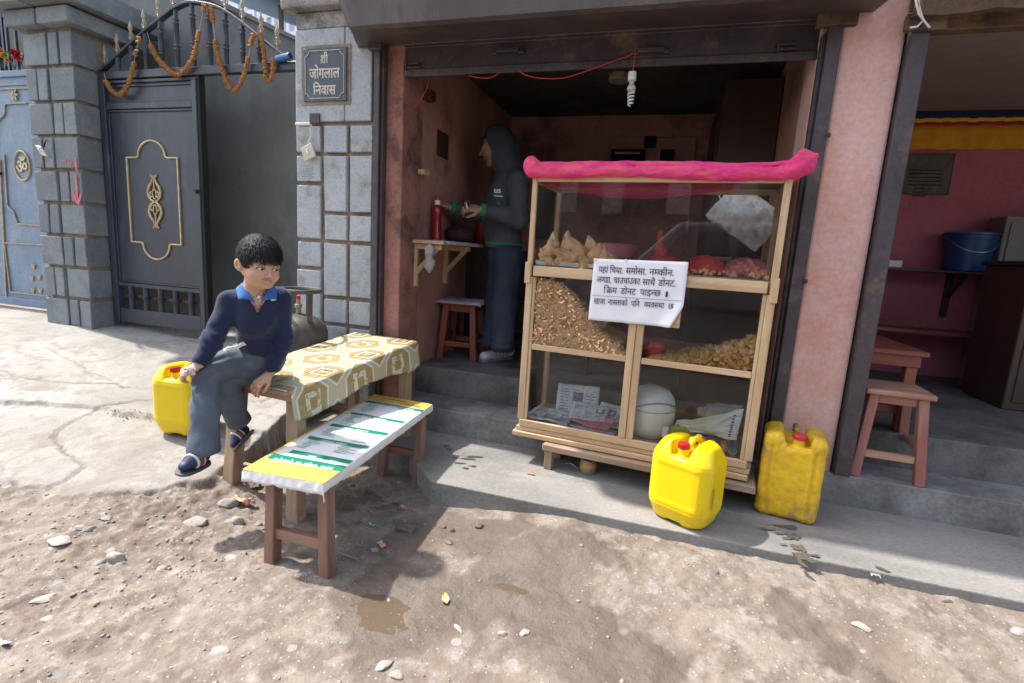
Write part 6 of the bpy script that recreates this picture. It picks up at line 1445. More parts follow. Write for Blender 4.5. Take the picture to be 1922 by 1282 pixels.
# neck and shoulders under the clothes, so the figure is one body
body_fn = U(.03, cap(V3(HM @ Vector((-.03, 0, -.10))), V3(nkb), .042, .046), cap(V3(nkb - Vector((0, 0, .03))), V3(chs), .045, .058), cap(V3(chs), V3(wst), .058, .056), cap(V3(wst), V3(pel), .056, .062), limb([shR, elR, wrR], [.036, .030, .021], .02), limb([shL, elL, wrL], [.036, .030, .021], .02), limb([hpR, knR, anR], [.058, .044, .030], .02), limb([hpL, knL, anL], [.058, .044, .030], .02))
allp = [pel, nkb, shR, wrR, shL, wrL, anR, anL, HM @ Vector((-.03, 0, -.1))]; P = np.array([list(p) for p in allp])
bv, bf = surfnet(body_fn, P.min(0) - .10, P.max(0) + .10, .009)
xl_ = (A_(470, 733, 2.29) - A_(507, 700, 2.33)).normalized()
HL = frame(A_(501, 706, 2.325), (xl_.x, xl_.y, xl_.z), (.25, -.35, .9)); gl1, lo, hi = hand_fn(HL, .74, (.45, .42, .40, .40), .14, .55); v1, f1 = surfnet(gl1, lo, hi, .0024)
xr2 = (A_(336, 706, 2.11) - A_(372, 686, 2.12)).normalized(); HRm = frame(A_(367, 689, 2.115), (xr2.x, xr2.y, xr2.z), (.1, -.5, .85)); HRm = HRm @ Matrix.Scale(-1, 4, (0, 1, 0))
gl2, lo, hi = hand_fn(HRm, .74, (.62, .7, .75, .8), .08, .8); v2, f2 = surfnet(gl2, lo, hi, .0024)
boy = person('boy in a navy school sweater sitting on the wooden table, looking to his left', [(hv, hf, ht), (bv, bf, None), (v1, f1, None), (v2, f2, None)], m_skb, tuple(Vector((pel.x, pel.y, TZ))))
eyes(HM, hs, boy, (.90, .22, -.14))
# hair
m_hair = M('black_hair', (.016, .014, .015), .62, (.02, .018, .02), 40, .0008, 200, spec=.3)
def hairline(x): return np.interp(x, [-.11, -.04, -.02, .006, .022, .040, .058, .08, .12], [-.066, -.058, -.030, -.006, -.014, .010, .026, .030, .036])
def hair_sdf(X, Y, Z):
    d = ell((-.012, 0, .036), (.0985, .083, .084))(X, Y, Z); d = np.minimum(d, ell((-.035, 0, -.005), (.072, .070, .075))(X, Y, Z))
    d = d + .003 * vnoise(X * .4, Y * 2.2, Z * .5, 50); gx_ = hairline(X) + .007 * (vnoise(X, Y, Z * 0, 130)) + .006 * np.abs(Y) / .08 * (X > .04)
    return smax(d, (gx_ - Z), .004)
V, F_ = surfnet(hair_sdf, (-.125, -.10, -.085), (.11, .10, .135), .0028); Am = np.array(HM)
hair = np_mesh('hair', (warp(V) * hs) @ Am[:3, :3].T + Am[:3, 3], F_, m_hair, boy)
st = MB(); rh_ = random.Random(8); crown = Vector((-.045, 0, .115))
for i in range(5200):
    u_, v_ = rh_.uniform(0, 2 * PI), rh_.uniform(-.75, 1); s_ = math.sqrt(max(0, 1 - v_ * v_)); n_ = Vector((s_ * math.cos(u_), s_ * math.sin(u_), v_)); p = Vector((-.012 + .0985 * n_.x, .083 * n_.y, .036 + .084 * n_.z))
    if p.z < float(hairline(np.array(p.x))) + .006: continue
    t = (p - crown); t -= n_ * t.dot(n_); t.normalize(); t = (t + Vector((.35, 0, 0)) * (1 if p.z > .05 else 0) + Vector([rh_.uniform(-.13, .13) for _ in range(3)])).normalized(); L_ = rh_.uniform(.026, .046); w_ = t.cross(n_).normalized() * .00075; lift = rh_.uniform(.001, .003)
    a = p + n_ * .0005; b_ = p + t * L_ * .5 + n_ * lift; c_ = p + t * L_ + n_ * (lift * .8 - .003 * rh_.random() - L_ * L_ * 4.5)
    if rh_.random() < .03: c_ += n_ * rh_.uniform(.003, .012)
    q = [HM @ (Vector((v.x, v.y * 1.03, v.z * (1.1 if v.z > 0 else .8))) * hs) for v in (a - w_, a + w_, b_ + w_, b_ - w_, c_)]; st.add(q, [(0, 1, 2, 3), (3, 2, 4)])
so_ = st.build('hair_strands', m_hair, boy, fix=False); so_['kind'] = 'stuff'
# sweater
m_swt = M('navy_knit', (.012, .021, .070), .95, (.009, .015, .05), 10, .0022, 260, fine=.35); m_swt.node_tree.nodes['Principled BSDF'].inputs['Sheen Weight'].default_value = .12
m_shirt = M('plaid_shirt', (.28, .06, .07), .85, (.50, .40, .36), 55, .001, 80); m_polo = M('blue_polo', (.04, .16, .42), .85, (.035, .13, .35), 12, .001, 150)
cf = (Vector((CAM.x, CAM.y, 0)) - Vector((chs.x, chs.y, 0))).normalized(); cf = (cf * 1 + Rh * .05).normalized(); cs_ = Vector((-cf.y, cf.x, 0)); nb = nkb + Vector((0, 0, .012)) 
def folds(X, Y, Z, amp, s): return amp * vnoise(X, Y, Z * .55, s) + amp * .5 * vnoise(X + 3, Y, Z, s * 2.1)
def torso(off):
    return U(.05, cap(V3(pel + Vector((0, 0, .03))), V3(wst), .082 + off, .080 + off, (V3(cf), 1.15)), cap(V3(wst), V3(chs), .080 + off, .086 + off, (V3(cf), 1.15)), cap(V3(chs), V3(nkb - Vector((0, 0, .02))), .085 + off, .052 + off), cap(V3(shR), V3(nkb - Vector((0, 0, .015))), .044 + off, .040 + off), cap(V3(shL), V3(nkb - Vector((0, 0, .015))), .044 + off, .040 + off))
tors = torso(0); sleeves = U(.02, limb([shR, elR, wrR], [.046, .040, .030], .03), limb([shL, elL, wrL], [.046, .040, .030], .03))
cuffs = U(.004, cap(V3(wrR.lerp(elR, .14)), V3(wrR), .034, .030), cap(V3(wrL.lerp(elL, .14)), V3(wrL), .034, .030))
def vcut(X, Y, Z, grow=0.):
    dx, dy, dz = X - nb.x, Y - nb.y, Z - nb.z; f_ = dx * cf.x + dy * cf.y; s_ = dx * cs_.x + dy * cs_.y
    w_ = (dz + .105 + grow) * .50; v = np.maximum(np.abs(s_) - w_, -f_ - .01) ; v = np.maximum(v, dz - .2); hole = np.sqrt(dx ** 2 + dy ** 2) - .050; return np.minimum(v, np.maximum(hole, -dz - .03))
def sweat(X, Y, Z):
    d = smin(tors(X, Y, Z), sleeves(X, Y, Z), .03); d = d + folds(X, Y, Z, .012, 17) - .0035 * np.clip(ridge(X, Y, Z * 1.4, 15), 0, 1) ** 3; el_w = 0
    for e in (elR, elL): el_w = el_w + np.exp(-(((X - e.x) ** 2 + (Y - e.y) ** 2 + (Z - e.z) ** 2) / .004))
    d = d + .004 * np.sin((Z + X * .6) * 190) * el_w; d = smin(d, cuffs(X, Y, Z), .004)
    rib = np.exp(-((vcut(X, Y, Z) - .006) / .006) ** 2) * .003; d = d - rib
    hem = pel.z - .045; d = smax(d, hem - Z, .006); d = smax(d, -vcut(X, Y, Z), .003)
    for w, e in ((wrR, elR), (wrL, elL)):
        a = (w - e).normalized(); pl_ = (X - w.x) * a.x + (Y - w.y) * a.y + (Z - w.z) * a.z; near = (X - w.x) ** 2 + (Y - w.y) ** 2 + (Z - w.z) ** 2 < .0045; d = np.where(near, np.maximum(d, pl_ - .002), d)
    return d
garment('sweater', sweat, [pel, nkb, shR, elR, wrR, shL, elL, wrL], .115, .0052, m_swt, boy)
shp = [nkb, chs, shR, shL]; sh_in = torso(-.007)
def shirt_fn(X, Y, Z):
    d = smin(sh_in(X, Y, Z), cap(V3(nkb - Vector((0, 0, .02))), V3(nkb + Vector((0, 0, .012)) + cf * .0), .052, .047)(X, Y, Z), .02); d = smax(d, -(cap(V3(nkb), V3(nkb + Vector((0, 0, .1))), .044, .05)(X, Y, Z)), .003)
    dx, dy, dz = X - nb.x, Y - nb.y, Z - nb.z; f_ = dx * cf.x + dy * cf.y; s_ = dx * cs_.x + dy * cs_.y; w_ = np.maximum(np.abs(s_) - (dz + .045) * .55, -f_); return smax(d, -w_, .002)
garment('shirt', shirt_fn, shp, .07, .005, m_shirt, boy)
def ringp(a, r, up): return nkb + cf * math.cos(a) * r + cs_ * math.sin(a) * r + Vector((0, 0, up))
def collar(X, Y, Z):
    d = None
    for i in range(8):
        a0, a1 = .75 + i * (2 * PI - 1.5) / 8, .75 + (i + 1) * (2 * PI - 1.5) / 8; q = cap(V3(ringp(a0, .052 + .004, .016 + .012 * -math.cos(a0))), V3(ringp(a1, .052 + .004, .016 + .012 * -math.cos(a1))), .0085, .0085)(X, Y, Z); d = q if d is None else smin(d, q, .008)
    return d
garment('collar', collar, [nkb + Vector((0, 0, .02))], .085, .003, m_polo, boy)
m_cw = M('collar_white_trim', (.75, .74, .72), .8)
for s in (1, -1):
    a_, b_, c_, d_ = ringp(s * .95, .060, .030), ringp(s * .18, .074, -.038), ringp(s * .80, .098, -.030), ringp(s * 1.5, .078, .008)
    if s == 1: pass
    mb = MB(); mb.grid(lambda u, v: ((a_ * (1 - v) + b_ * v) * (1 - u) + (d_ * (1 - v) + c_ * v) * u) + Vector((0, 0, .006 * math.sin(u * PI))) + cf * .008 * math.sin(v * PI) + cf * .006, 8, 8); mb.build('collar_flap', m_polo, boy, smooth=True, thick=.003, fix=False)
    if True:
        mb = MB(); e0, e1 = (c_, b_); mb.grid(lambda u, v: (b_.lerp(c_, .62 + .3 * u)).lerp(a_.lerp(d_, .62 + .3 * u), v * .16) + cf * .0095, 3, 3); 
        if (b_ - hdc).dot(Rh) > -.05 and s == (1 if cs_.dot(Rh) > 0 else -1): mb.build('collar_trim', m_cw, boy, thick=.002, fix=False)
MB().lathe([(.0055, 0), (.0058, .002), (.003, .0025)], 12, frame(ringp(.05, .073, -.018) + cf * .003, (0, 0, 1), cf)).build('button', m_wht, boy)
placket = MB(); placket.grid(lambda u, v: ringp(-.25 + .5 * u, .060 + .014 * v, .006 - .05 * v) + cf * .002, 4, 4); placket.build('placket', m_shirt, boy, thick=.003, fix=False, smooth=True)
# trousers
m_tr = M('grey_school_trousers', (.115, .14, .18), .9, (.085, .105, .14), 8, .0012, 120, fine=.22)
hemR = anR + Vector((0, 0, -.01)); hemL = anL
leR = limb([hpR, knR], [.074, .058], .03); loR = limb([knR + Vector((0, 0, .002)), knR.lerp(hemR, .5), hemR], [.057, .052, .064], .04); loL = limb([knL, knL.lerp(hemL, .5), hemL], [.060, .052, .054], .03); leL = limb([hpL, knL], [.074, .058], .03)
def trous(X, Y, Z):
    d = smin(leR(X, Y, Z), loR(X, Y, Z), .03); d2 = smin(leL(X, Y, Z), loL(X, Y, Z), .03); d = smin(d, d2, .02); d = smin(d, ell(V3(pel - Vector((0, 0, .0))), (.115, .105, .085))(X, Y, Z), .04)
    d = d + .016 * vnoise(X, Y, Z * .35, 16) + .006 * vnoise(X, Y, Z * .6, 42) - .006 * np.clip(ridge(X, Y, Z * .35 + X * .4, 14), 0, 1) ** 3; kw = np.exp(-((X - knR.x) ** 2 + (Y - knR.y) ** 2 + (Z - knR.z) ** 2) / .008); d = d + .006 * np.sin((Z * 1.0 - X) * 120) * kw
    hw = np.exp(-((X - hpR.x) ** 2 + (Y - hpR.y) ** 2 + (Z - hpR.z) ** 2) / .012); d = d + .006 * np.sin((X * .9 + Z * .8) * 110) * hw
    lowest = hemR.z - .028; near = (X - hemR.x) ** 2 + (Y - hemR.y) ** 2 < .02; d = np.where(near & (Z < hemR.z + .05), np.maximum(d, lowest + .25 * (X - hemR.x) - Z), d)
    a = (hemL - knL).normalized(); pl_ = (X - hemL.x) * a.x + (Y - hemL.y) * a.y + (Z - hemL.z) * a.z; nl = (X - hemL.x) ** 2 + (Y - hemL.y) ** 2 + (Z - hemL.z) ** 2 < .012; d = np.where(nl, np.maximum(d, pl_ - .012), d)
    tab = np.maximum(np.maximum(TZ + .003 - Z, 0) * 0 - 1, -1); return d
garment('trousers', trous, [pel, hpR, knR, hemR - Vector((0, 0, .03)), hpL, knL, hemL], .10, .0058, m_tr, boy)
# white shirt tail under the sweater hem
p = A_(442, 648, 2.22); mb = MB(); mb.grid(lambda u, v: A_(420 + 42 * u, 655 - 14 * u + 8 * v, 2.262 - .01 * math.sin(u * PI)) + Vector((0, 0, .004 * math.sin(u * 9))), 10, 4); mb.build('shirt_tail', m_cw, boy, smooth=True, thick=.003, fix=False)
# slippers: navy foot, dark sole, striped strap
m_nv = M('navy_slipper', (.02, .03, .10), .55, (.015, .02, .06), 30); m_sl = M('dark_sole', (.045, .05, .06), .6, (.09, .09, .10), 20); m_st1 = M('strap_white', (.7, .68, .66), .5); m_st2 = M('strap_red', (.55, .05, .06), .5)
def slipper(heel, toe, up, parent, sole_th=.012):
    x = (toe - heel); L_ = x.length; Fm = frame(heel, x, up); R3_ = np.array(Fm.to_3x3()); o_ = np.array(heel)
    def loc(X, Y, Z): P = [X - o_[0], Y - o_[1], Z - o_[2]]; return [R3_[0, i] * P[0] + R3_[1, i] * P[1] + R3_[2, i] * P[2] for i in range(3)]
    def foot0(x, y, z):
        d = cap((.03, 0, .030), (L_ * .45, 0, .032), .029, .031)(x, y, z); d = smin(d, cap((L_ * .45, 0, .030), (L_ - .032, 0, .018), .034, .024, ((0, 0, 1), 1.25))(x, y, z), .03); return np.maximum(d, -z)
    def sole(x, y, z):
        t = np.clip(x / L_, 0, 1); w_ = .030 + .010 * np.sin(t * PI * .9); d = np.sqrt(np.maximum(np.abs(x - L_ / 2) - L_ / 2 + .03, 0) ** 2 + np.maximum(np.abs(y) - w_ + .03, 0) ** 2) - .031; return smax(d, np.abs(z + sole_th / 2) - sole_th / 2, .004)
    f_ = lambda fn: (lambda X, Y, Z: fn(*loc(X, Y, Z)))
    c_ = [heel, toe, heel + Vector(up).normalized() * .07, toe + Vector(up).normalized() * .03]
    garment('sock_foot', f_(foot0), c_, .045, .0035, m_nv, parent); so__ = garment('slipper_sole', f_(sole), c_, .05, .0032, m_sl, parent)
    for t0, t1, mt in ((.40, .46, m_st1), (.463, .50, m_nv), (.503, .55, m_st2), (.553, .585, m_nv), (.588, .64, m_st1)):
        fn = lambda x, y, z, t0=t0, t1=t1: np.maximum(np.maximum(foot0(x, y, z) - .0045, np.abs(x + .25 * y - L_ * (t0 + t1) / 2) - L_ * (t1 - t0) / 2), .004 - z); garment('strap_stripe', f_(fn), c_, .045, .0028, mt, parent)
slipper(A_(392, 862, 2.20), A_(333, 889, 2.07), (.12, -.1, 1), boy)
slipper(A_(474, 806, 2.56), A_(438, 846, 2.48), (-.75, -.2, .62), boy)
# crumpled wrapper in the right hand
wr = MB(); wr.grid(lambda u, v: A_(344 + 22 * u, 690 + 14 * v, 2.09) + Vector([.012 * mnoise.noise(Vector((u * 6, v * 6, k * 5))) for k in range(3)]), 8, 8); o = wr.build('snack_wrapper', film('white_wrap', (.8, .72, .7), .75, .2), None, thick=.0006, fix=False); tag(o, 'crumpled pale wrapper held in the right hand of the boy', 'wrapper')

# ------------------------------------------------------------------ THE MAN IN THE HOODIE (stands in profile, facing left)
m_skm = skin_mat('man_skin', (.40, .215, .135), (.33, .14, .11), (.02, .016, .014))
ZM = 3.70
mh = A_(929, 277, 3.68); MHM = frame(mh, (-.97, -.22, -.18), (0, 0, 1)); ms = 1.06
mhv, mhf, mht = build_head(MHM, ms, True)
mn, mc, mw, mp = A_(950, 322, 3.72), A_(950, 375, 3.74), A_(944, 430, 3.74), A_(948, 475, 3.74)
sN, eN, wN = A_(972, 342, 3.60), A_(975, 412, 3.55), A_(903, 393, 3.45)     # arm on the street side
sF, eF, wF = A_(938, 345, 3.88), A_(920, 405, 3.80), A_(846, 390, 3.62)     # far arm
hN, kN, aN = A_(955, 485, 3.66), A_(948, 570, 3.60), A_(944, 650, 3.55)
hF, kF, aF = A_(942, 485, 3.80), A_(932, 568, 3.76), A_(922, 643, 3.72)
mbody = U(.03, cap(V3(MHM @ Vector((-.03, 0, -.1))), V3(mn), .055, .06), cap(V3(mn), V3(mc), .08, .10), cap(V3(mc), V3(mp), .10, .10), limb([sN, eN, wN], [.045, .038, .026], .02), limb([sF, eF, wF], [.045, .038, .026], .02), limb([hN, kN, aN], [.07, .05, .035], .02), limb([hF, kF, aF], [.07, .05, .035], .02))
P = np.array([list(p) for p in (mp, mn, sN, eN, wN, sF, wF, aN, aF, MHM @ Vector((-.03, 0, -.1)))]); bv, bf = surfnet(mbody, P.min(0) - .12, P.max(0) + .12, .014)
HN = frame(wN, (A_(868, 389, 3.42) - wN), (.0, -.75, .55)); g1, lo, hi = hand_fn(HN @ Matrix.Translation((.02, 0, 0)) @ Matrix.Scale(1, 4, (0, 1, 0)), .95, (.75, .7, .65, .6), .05, .8); v1, f1 = surfnet(g1, lo, hi, .004)
HF = frame(wF, (A_(820, 378, 3.60) - wF), (-.1, -.5, .8)); g2, lo, hi = hand_fn(HF @ Matrix.Translation((.02, 0, 0)) @ Matrix.Scale(-1, 4, (0, 1, 0)), .95, (.8, .8, .8, .8), .05, .9); v2, f2 = surfnet(g2, lo, hi, .004)
man = person('man in a dark hooded jacket standing in profile inside the snack shop', [(mhv, mhf, mht), (bv, bf, None), (v1, f1, None), (v2, f2, None)], m_skm, (aN.x, aN.y, FL))
eyes(MHM, ms, man, (.9, 0, -.35))
m_hood = M('dark_grey_jersey', (.085, .09, .10), .95, (.06, .064, .074), 9, .002, 120, fine=.3); m_nvh = M('navy_hood', (.05, .056, .078), .95, (.038, .043, .06), 9, .002, 120, fine=.3); m_grn = M('green_lining', (.02, .22, .09), .9, (.015, .17, .07), 12)
mf = Vector((-.97, -.22, 0)).normalized(); msd = Vector((-mf.y, mf.x, 0))
jt = U(.06, cap(V3(mp - Vector((0, 0, .0))), V3(mw), .135, .13), cap(V3(mw), V3(mc), .13, .135), cap(V3(mc), V3(mn), .13, .08), cap(V3(sN), V3(mn), .068, .065), cap(V3(sF), V3(mn), .068, .065))
jsl = U(.03, limb([sN, eN, wN], [.072, .062, .040], .04), limb([sF, eF, wF], [.072, .062, .040], .04))
def jacket(X, Y, Z):
    d = smin(jt(X, Y, Z), jsl(X, Y, Z), .04) + .018 * vnoise(X, Y, Z * .6, 11) + .007 * vnoise(X, Y, Z, 26); hem = mp.z + .035; d = smax(d, hem - Z, .008)
    fx_ = (X - mc.x) * mf.x + (Y - mc.y) * mf.y; sx_ = (X - mc.x) * msd.x + (Y - mc.y) * msd.y; gap = np.maximum(np.abs(sx_) - .035, .07 - fx_); d = smax(d, -gap, .006) - .010 * np.clip(ridge(X, Y + Z * .5, Z * .7, 9), 0, 1) ** 3
    for w, e in ((wN, eN), (wF, eF)):
        a = (w - e).normalized(); pl_ = (X - w.x) * a.x + (Y - w.y) * a.y + (Z - w.z) * a.z; near = (X - w.x) ** 2 + (Y - w.y) ** 2 + (Z - w.z) ** 2 < .007; d = np.where(near, np.maximum(d, pl_ + .01), d)
    return d
garment('jacket', jacket, [mp, mn, sN, eN, wN, sF, eF, wF], .16, .0085, m_hood, man)
inner = U(.05, cap(V3(mp), V3(mc), .105, .11), cap(V3(mc), V3(mn + Vector((0, 0, .03))), .11, .06)); garment('green_shirt', inner, [mp, mc, mn], .14, .010, M('dark_green_shirt', (.02, .06, .04), .9), man)
for w, e in ((wN, eN), (wF, eF)):
    garment('cuff', (lambda w, e: (lambda X, Y, Z: np.maximum(cap(V3(e), V3(w), .064, .043)(X, Y, Z), np.abs((X - w.x) * (w - e).normalized().x + (Y - w.y) * (w - e).normalized().y + (Z - w.z) * (w - e).normalized().z + .012) - .014)))(w, e), [w], .07, .006, m_grn, man)
hz0 = mp.z + .055; garment('waistband', lambda X, Y, Z: np.maximum(jt(X, Y, Z) - .006, np.abs(Z - hz0 - .008) - .010), [mp, mw], .17, .009, m_grn, man)
Ah = np.array(MHM.inverted())
def hood_fn(X, Y, Z):
    x, y, z = [(Ah[i, 0] * X + Ah[i, 1] * Y + Ah[i, 2] * Z + Ah[i, 3]) / ms for i in range(3)]
    d = ell((-.022, 0, .020), (.125, .102, .122))(x, y, z); d = smin(d, cap((-.05, 0, -.05), (-.055, 0, -.15), .105, .10)(x, y, z), .05); d = smin(d, ell((-.10, 0, -.13), (.07, .10, .07))(x, y, z), .04)
    inn = ell((.010, 0, -.005), (.115, .082, .105))(x, y, z); inn = smin(inn, cap((.06, 0, -.02), (.2, 0, -.06), .082, .11)(x, y, z), .03); d = smax(d, -inn, .008); cut = x - .040 - .10 * z; d = smax(d, cut, .008)
    return d * ms + .008 * vnoise(X, Y, Z * .6, 18)
garment('hood', hood_fn, [mh + Vector((0, 0, .14)), mh - mf * .12 - Vector((0, 0, .2)), mh], .17, .0065, m_nvh, man)
fh = MB(); q = random.Random(5)
for i in range(160):
    y_ = q.uniform(-.06, .06); a = Vector((.05, y_, .082 - y_ * y_ * 6)); b_ = Vector((.088 + q.uniform(0, .012), y_ * 1.05, .050 + q.uniform(-.008, .012) - y_ * y_ * 5)); w_ = Vector((0, .002, 0)); fh.add([MHM @ (v * ms) for v in (a - w_, a + w_, b_.lerp(a, .3) + w_ + Vector((.008, 0, .006)), b_)], [(0, 1, 2, 3)])
fo = fh.build('fringe', m_hair, man, fix=False); fo['kind'] = 'stuff'
m_jn = M('dark_trousers', (.032, .045, .068), .9, (.022, .032, .05), 7, .0015, 80, fine=.25)
mtf = U(.04, ell(V3(mp + Vector((0, 0, -.01))), (.13, .13, .12)), limb([hN, kN, aN], [.105, .085, .078], .04), limb([hF, kF, aF], [.105, .085, .078], .04))
def mtr(X, Y, Z):
    d = mtf(X, Y, Z) + .022 * vnoise(X, Y, Z * .3, 12) + .008 * vnoise(X, Y, Z * .5, 30); low = np.exp(-((Z - aN.z - .01) / .06) ** 2); d = d + .006 * np.sin(Z * 130) * low; return smax(d, aN.z - .035 - Z, .01)
garment('trousers', mtr, [mp + Vector((0, 0, .05)), hN, kN, aN, aF, kF], .14, .0095, m_jn, man)
m_shoe = M('white_trainer', (.78, .78, .79), .5, (.65, .65, .67), 14, .001, 40, dirt=(.25, .23, .21), ds=9, damt=.2); m_shs = M('trainer_sole', (.12, .12, .14), .6, (.3, .3, .3), 12)
def shoe(heel, toe, parent):
    x = (toe - heel); L_ = x.length; Fm = frame(heel, x, (0, 0, 1)); R3_ = np.array(Fm.to_3x3()); o_ = np.array(heel)
    def loc(X, Y, Z): P = [X - o_[0], Y - o_[1], Z - o_[2]]; return [R3_[0, i] * P[0] + R3_[1, i] * P[1] + R3_[2, i] * P[2] for i in range(3)]
    def up(x, y, z):
        d = cap((.045, 0, .055), (L_ * .4, 0, .06), .042, .04)(x, y, z); d = smin(d, cap((L_ * .4, 0, .05), (L_ - .045, 0, .038), .042, .036)(x, y, z), .04); d = smin(d, cap((.05, 0, .06), (.05, 0, .10), .04, .042)(x, y, z), .02); return np.maximum(d, .020 - z)
    def sole(x, y, z):
        w_ = .038 + .008 * np.sin(np.clip(x / L_, 0, 1) * PI); d = np.sqrt(np.maximum(np.abs(x - L_ / 2) - L_ / 2 + .04, 0) ** 2 + np.maximum(np.abs(y) - w_ + .03, 0) ** 2) - .034; return smax(d, np.abs(z - .012) - .012, .004)
    f_ = lambda fn: (lambda X, Y, Z: fn(*loc(X, Y, Z))); c_ = [heel, toe, heel + Vector((0, 0, .1))]
    garment('shoe', f_(up), c_, .06, .005, m_shoe, parent); garment('shoe_sole', f_(sole), c_, .06, .0045, m_shs, parent)
    for k in range(3):
        xx = L_ * (.36 + .085 * k); fn = lambda x, y, z, xx=xx: np.maximum(np.maximum(up(x, y, z) - .002, np.abs(x - .5 * z - xx) - .004), .03 - z); garment('shoe_stripe', f_(fn), c_, .05, .0035, m_shs, parent)
p0, p1 = atz(962, 672, FL), atz(900, 680, FL); shoe(Vector((p0.x, p0.y, FL)), Vector((p1.x, p1.y - .0, FL)), man)
p0, p1 = atz(952, 655, FL), atz(899, 658, FL); shoe(Vector((p0.x, p0.y, FL)), Vector((p1.x, p1.y, FL)), man)
tx = A_(930, 360, 3.50); 
text_part('jacket_print', 'us', m_white, man, A_(928, 362, 3.50), RT, UP, .055, bold=.03); MB().beam(A_(927, 367, 3.50), A_(944, 369, 3.50), .002, .006).build('print_bar', m_white, man); text_part('jacket_print', 's', m_grn, man, A_(934, 384, 3.50), RT, UP, .05, bold=.03)
# cup in the near hand
cu_ = thing('steel_cup', 'small shiny steel cup in the hand of the hooded man', 'cup', tuple(A_(876, 381, 3.44))); MB().lathe([(.020, -.03), (.026, .02), (.027, .021), (.024, .018), (.0, .012)], 20, Matrix.Translation(A_(876, 383, 3.42)) @ rot(.3, -.2, 0)).build('cup', M('shiny_steel', (.7, .7, .7), .15, metal=1), cu_, smooth=40)

# ================================================================== INSIDE THE SNACK SHOP
sh_ = thing('wall_shelf', 'plank shelf on wooden brackets on the left wall of the snack shop', 'shelf', (-1.6, 3.0, 1.27))
MB().box((-1.598, 3.0, 1.275), (-1.37, 3.72, 1.297)).build('board', wy, sh_, bevel=.003)
for y in (3.03, 3.50):
    MB().box((-1.598, y, 1.0), (-1.565, y + .035, 1.274)).build('bracket', wz, sh_, bevel=.002); MB().box((-1.564, y, 1.24), (-1.40, y + .035, 1.274)).build('bracket', wx, sh_, bevel=.002); MB().beam((-1.575, y + .017, 1.09), (-1.43, y + .017, 1.25), .022, .03).build('brace', wx, sh_, bevel=.002)
sheet_ = MB(); sheet_.grid(lambda u, v: Vector((-1.59 + .24 * u, 3.02 + .66 * v, 1.3 + .002 * mnoise.noise(Vector((u * 5, v * 9, 0))) - (.02 * (u - .93) / .07 if u > .93 else 0))), 16, 20); o = sheet_.build('shelf_paper', m_news, None, fix=False, thick=.001); tag(o, 'printed paper laid over the plank shelf', 'paper')
bt = thing('red_bottle', 'tall dark red water bottle with white neck held on the shelf', 'bottle', tuple(atd(819, 443, 3.50))); b0 = atd(819, 443, 3.50); b0.z = 1.302; T = Matrix.Translation(b0)
MB().lathe([(.03, 0), (.036, .004), (.036, .05), (.030, .10), (.030, .14), (.037, .18), (.035, .21), (.018, .235)], 24, T).build('body', M('red_bottle_plastic', (.30, .008, .02), .2, (.26, .006, .02), 4, spec=.7), bt, smooth=50)
MB().lathe([(.019, .236), (.020, .262), (.017, .265)], 16, T).build('neck', m_wht, bt, smooth=40); MB().lathe([(.020, .266), (.021, .285), (.010, .295), (.002, .296)], 16, T, capt=False).build('cap', m_rc, bt, smooth=40)
gb = thing('green_bottle', 'green plastic drink bottle half hidden behind the door reveal', 'bottle', (-1.52, 3.14, 1.30)); b0 = atd(777, 440, 3.42); b0.z = 1.302; T = Matrix.Translation(b0)
MB().lathe([(.035, 0), (.038, .01), (.038, .20), (.03, .24), (.014, .275), (.014, .29), (.002, .291)], 20, T, capt=False).build('body', M('green_plastic', (.01, .13, .04), .2), gb, smooth=50); MB().lathe([(.0385, .15), (.0385, .20)], 20, T, False, False).build('label', M('blue_label', (.02, .12, .4), .5), gb)
p = atd(862, 432, 3.75); o = sdf_obj('dark_bag', crumple(ell((p.x, p.y, 1.36), (.12, .09, .062)), .012, 18), (p.x - .15, p.y - .12, 1.29), (p.x + .15, p.y + .12, 1.44), .009, M('maroon_cloth', (.06, .02, .035), .8)); tag(o, 'slumped dark maroon bag on the shelf behind the red bottle', 'bag')
p = atd(806, 487, 3.25); o = sdf_obj('hanging_rag', crumple(U(.03, ell((p.x, p.y, p.z + .05), (.035, .03, .05)), ell((p.x + .005, p.y, p.z - .035), (.038, .03, .055))), .016, 26), (p.x - .07, p.y - .06, p.z - .11), (p.x + .07, p.y + .06, p.z + .13), .006, M('grey_rag', (.36, .34, .32), .9)); tag(o, 'grey white rag hanging below the plank shelf', 'rag')
rt = thing('red_flask', 'red vacuum flask on the shelf behind the hooded man', 'flask', tuple(atd(903, 455, 4.3))); b0 = atd(903, 458, 4.3); MB().lathe([(.05, 0), (.055, .01), (.055, .16), (.05, .175), (.03, .18), (.03, .2), (.002, .2)], 20, Matrix.Translation(b0), capt=False).build('body', M('flask_red', (.40, .01, .015), .35), rt, smooth=40)
MB().box((b0.x - .1, b0.y - .15, FL), (b0.x + .12, b0.y + .2, b0.z - .002)).build('flask_stand', m_dark, None, bevel=.004); tag(bpy.data.objects['flask_stand'], 'dark stand under the red flask in the shop corner', 'stand')
ch = thing('purple_chair', 'purple plastic chair in shadow behind the hooded man', 'chair', (-1.25, 4.25, FL))
m_pur = M('purple_plastic', (.09, .02, .08), .5); MB().box((-1.45, 4.1, .84), (-1.08, 4.45, .87)).build('seat', m_pur, ch, bevel=.01, seg=2); MB().prism([(-1.45, 4.46, .87), (-1.08, 4.46, .87), (-1.11, 4.50, 1.27), (-1.42, 4.50, 1.27)], (0, .02, 0)).build('backrest', m_pur, ch, bevel=.01, seg=2)
for x in (-1.43, -1.12):
    for y in (4.12, 4.42): MB().box((x, y, FL), (x + .03, y + .03, .839)).build('leg', m_pur, ch, bevel=.003)
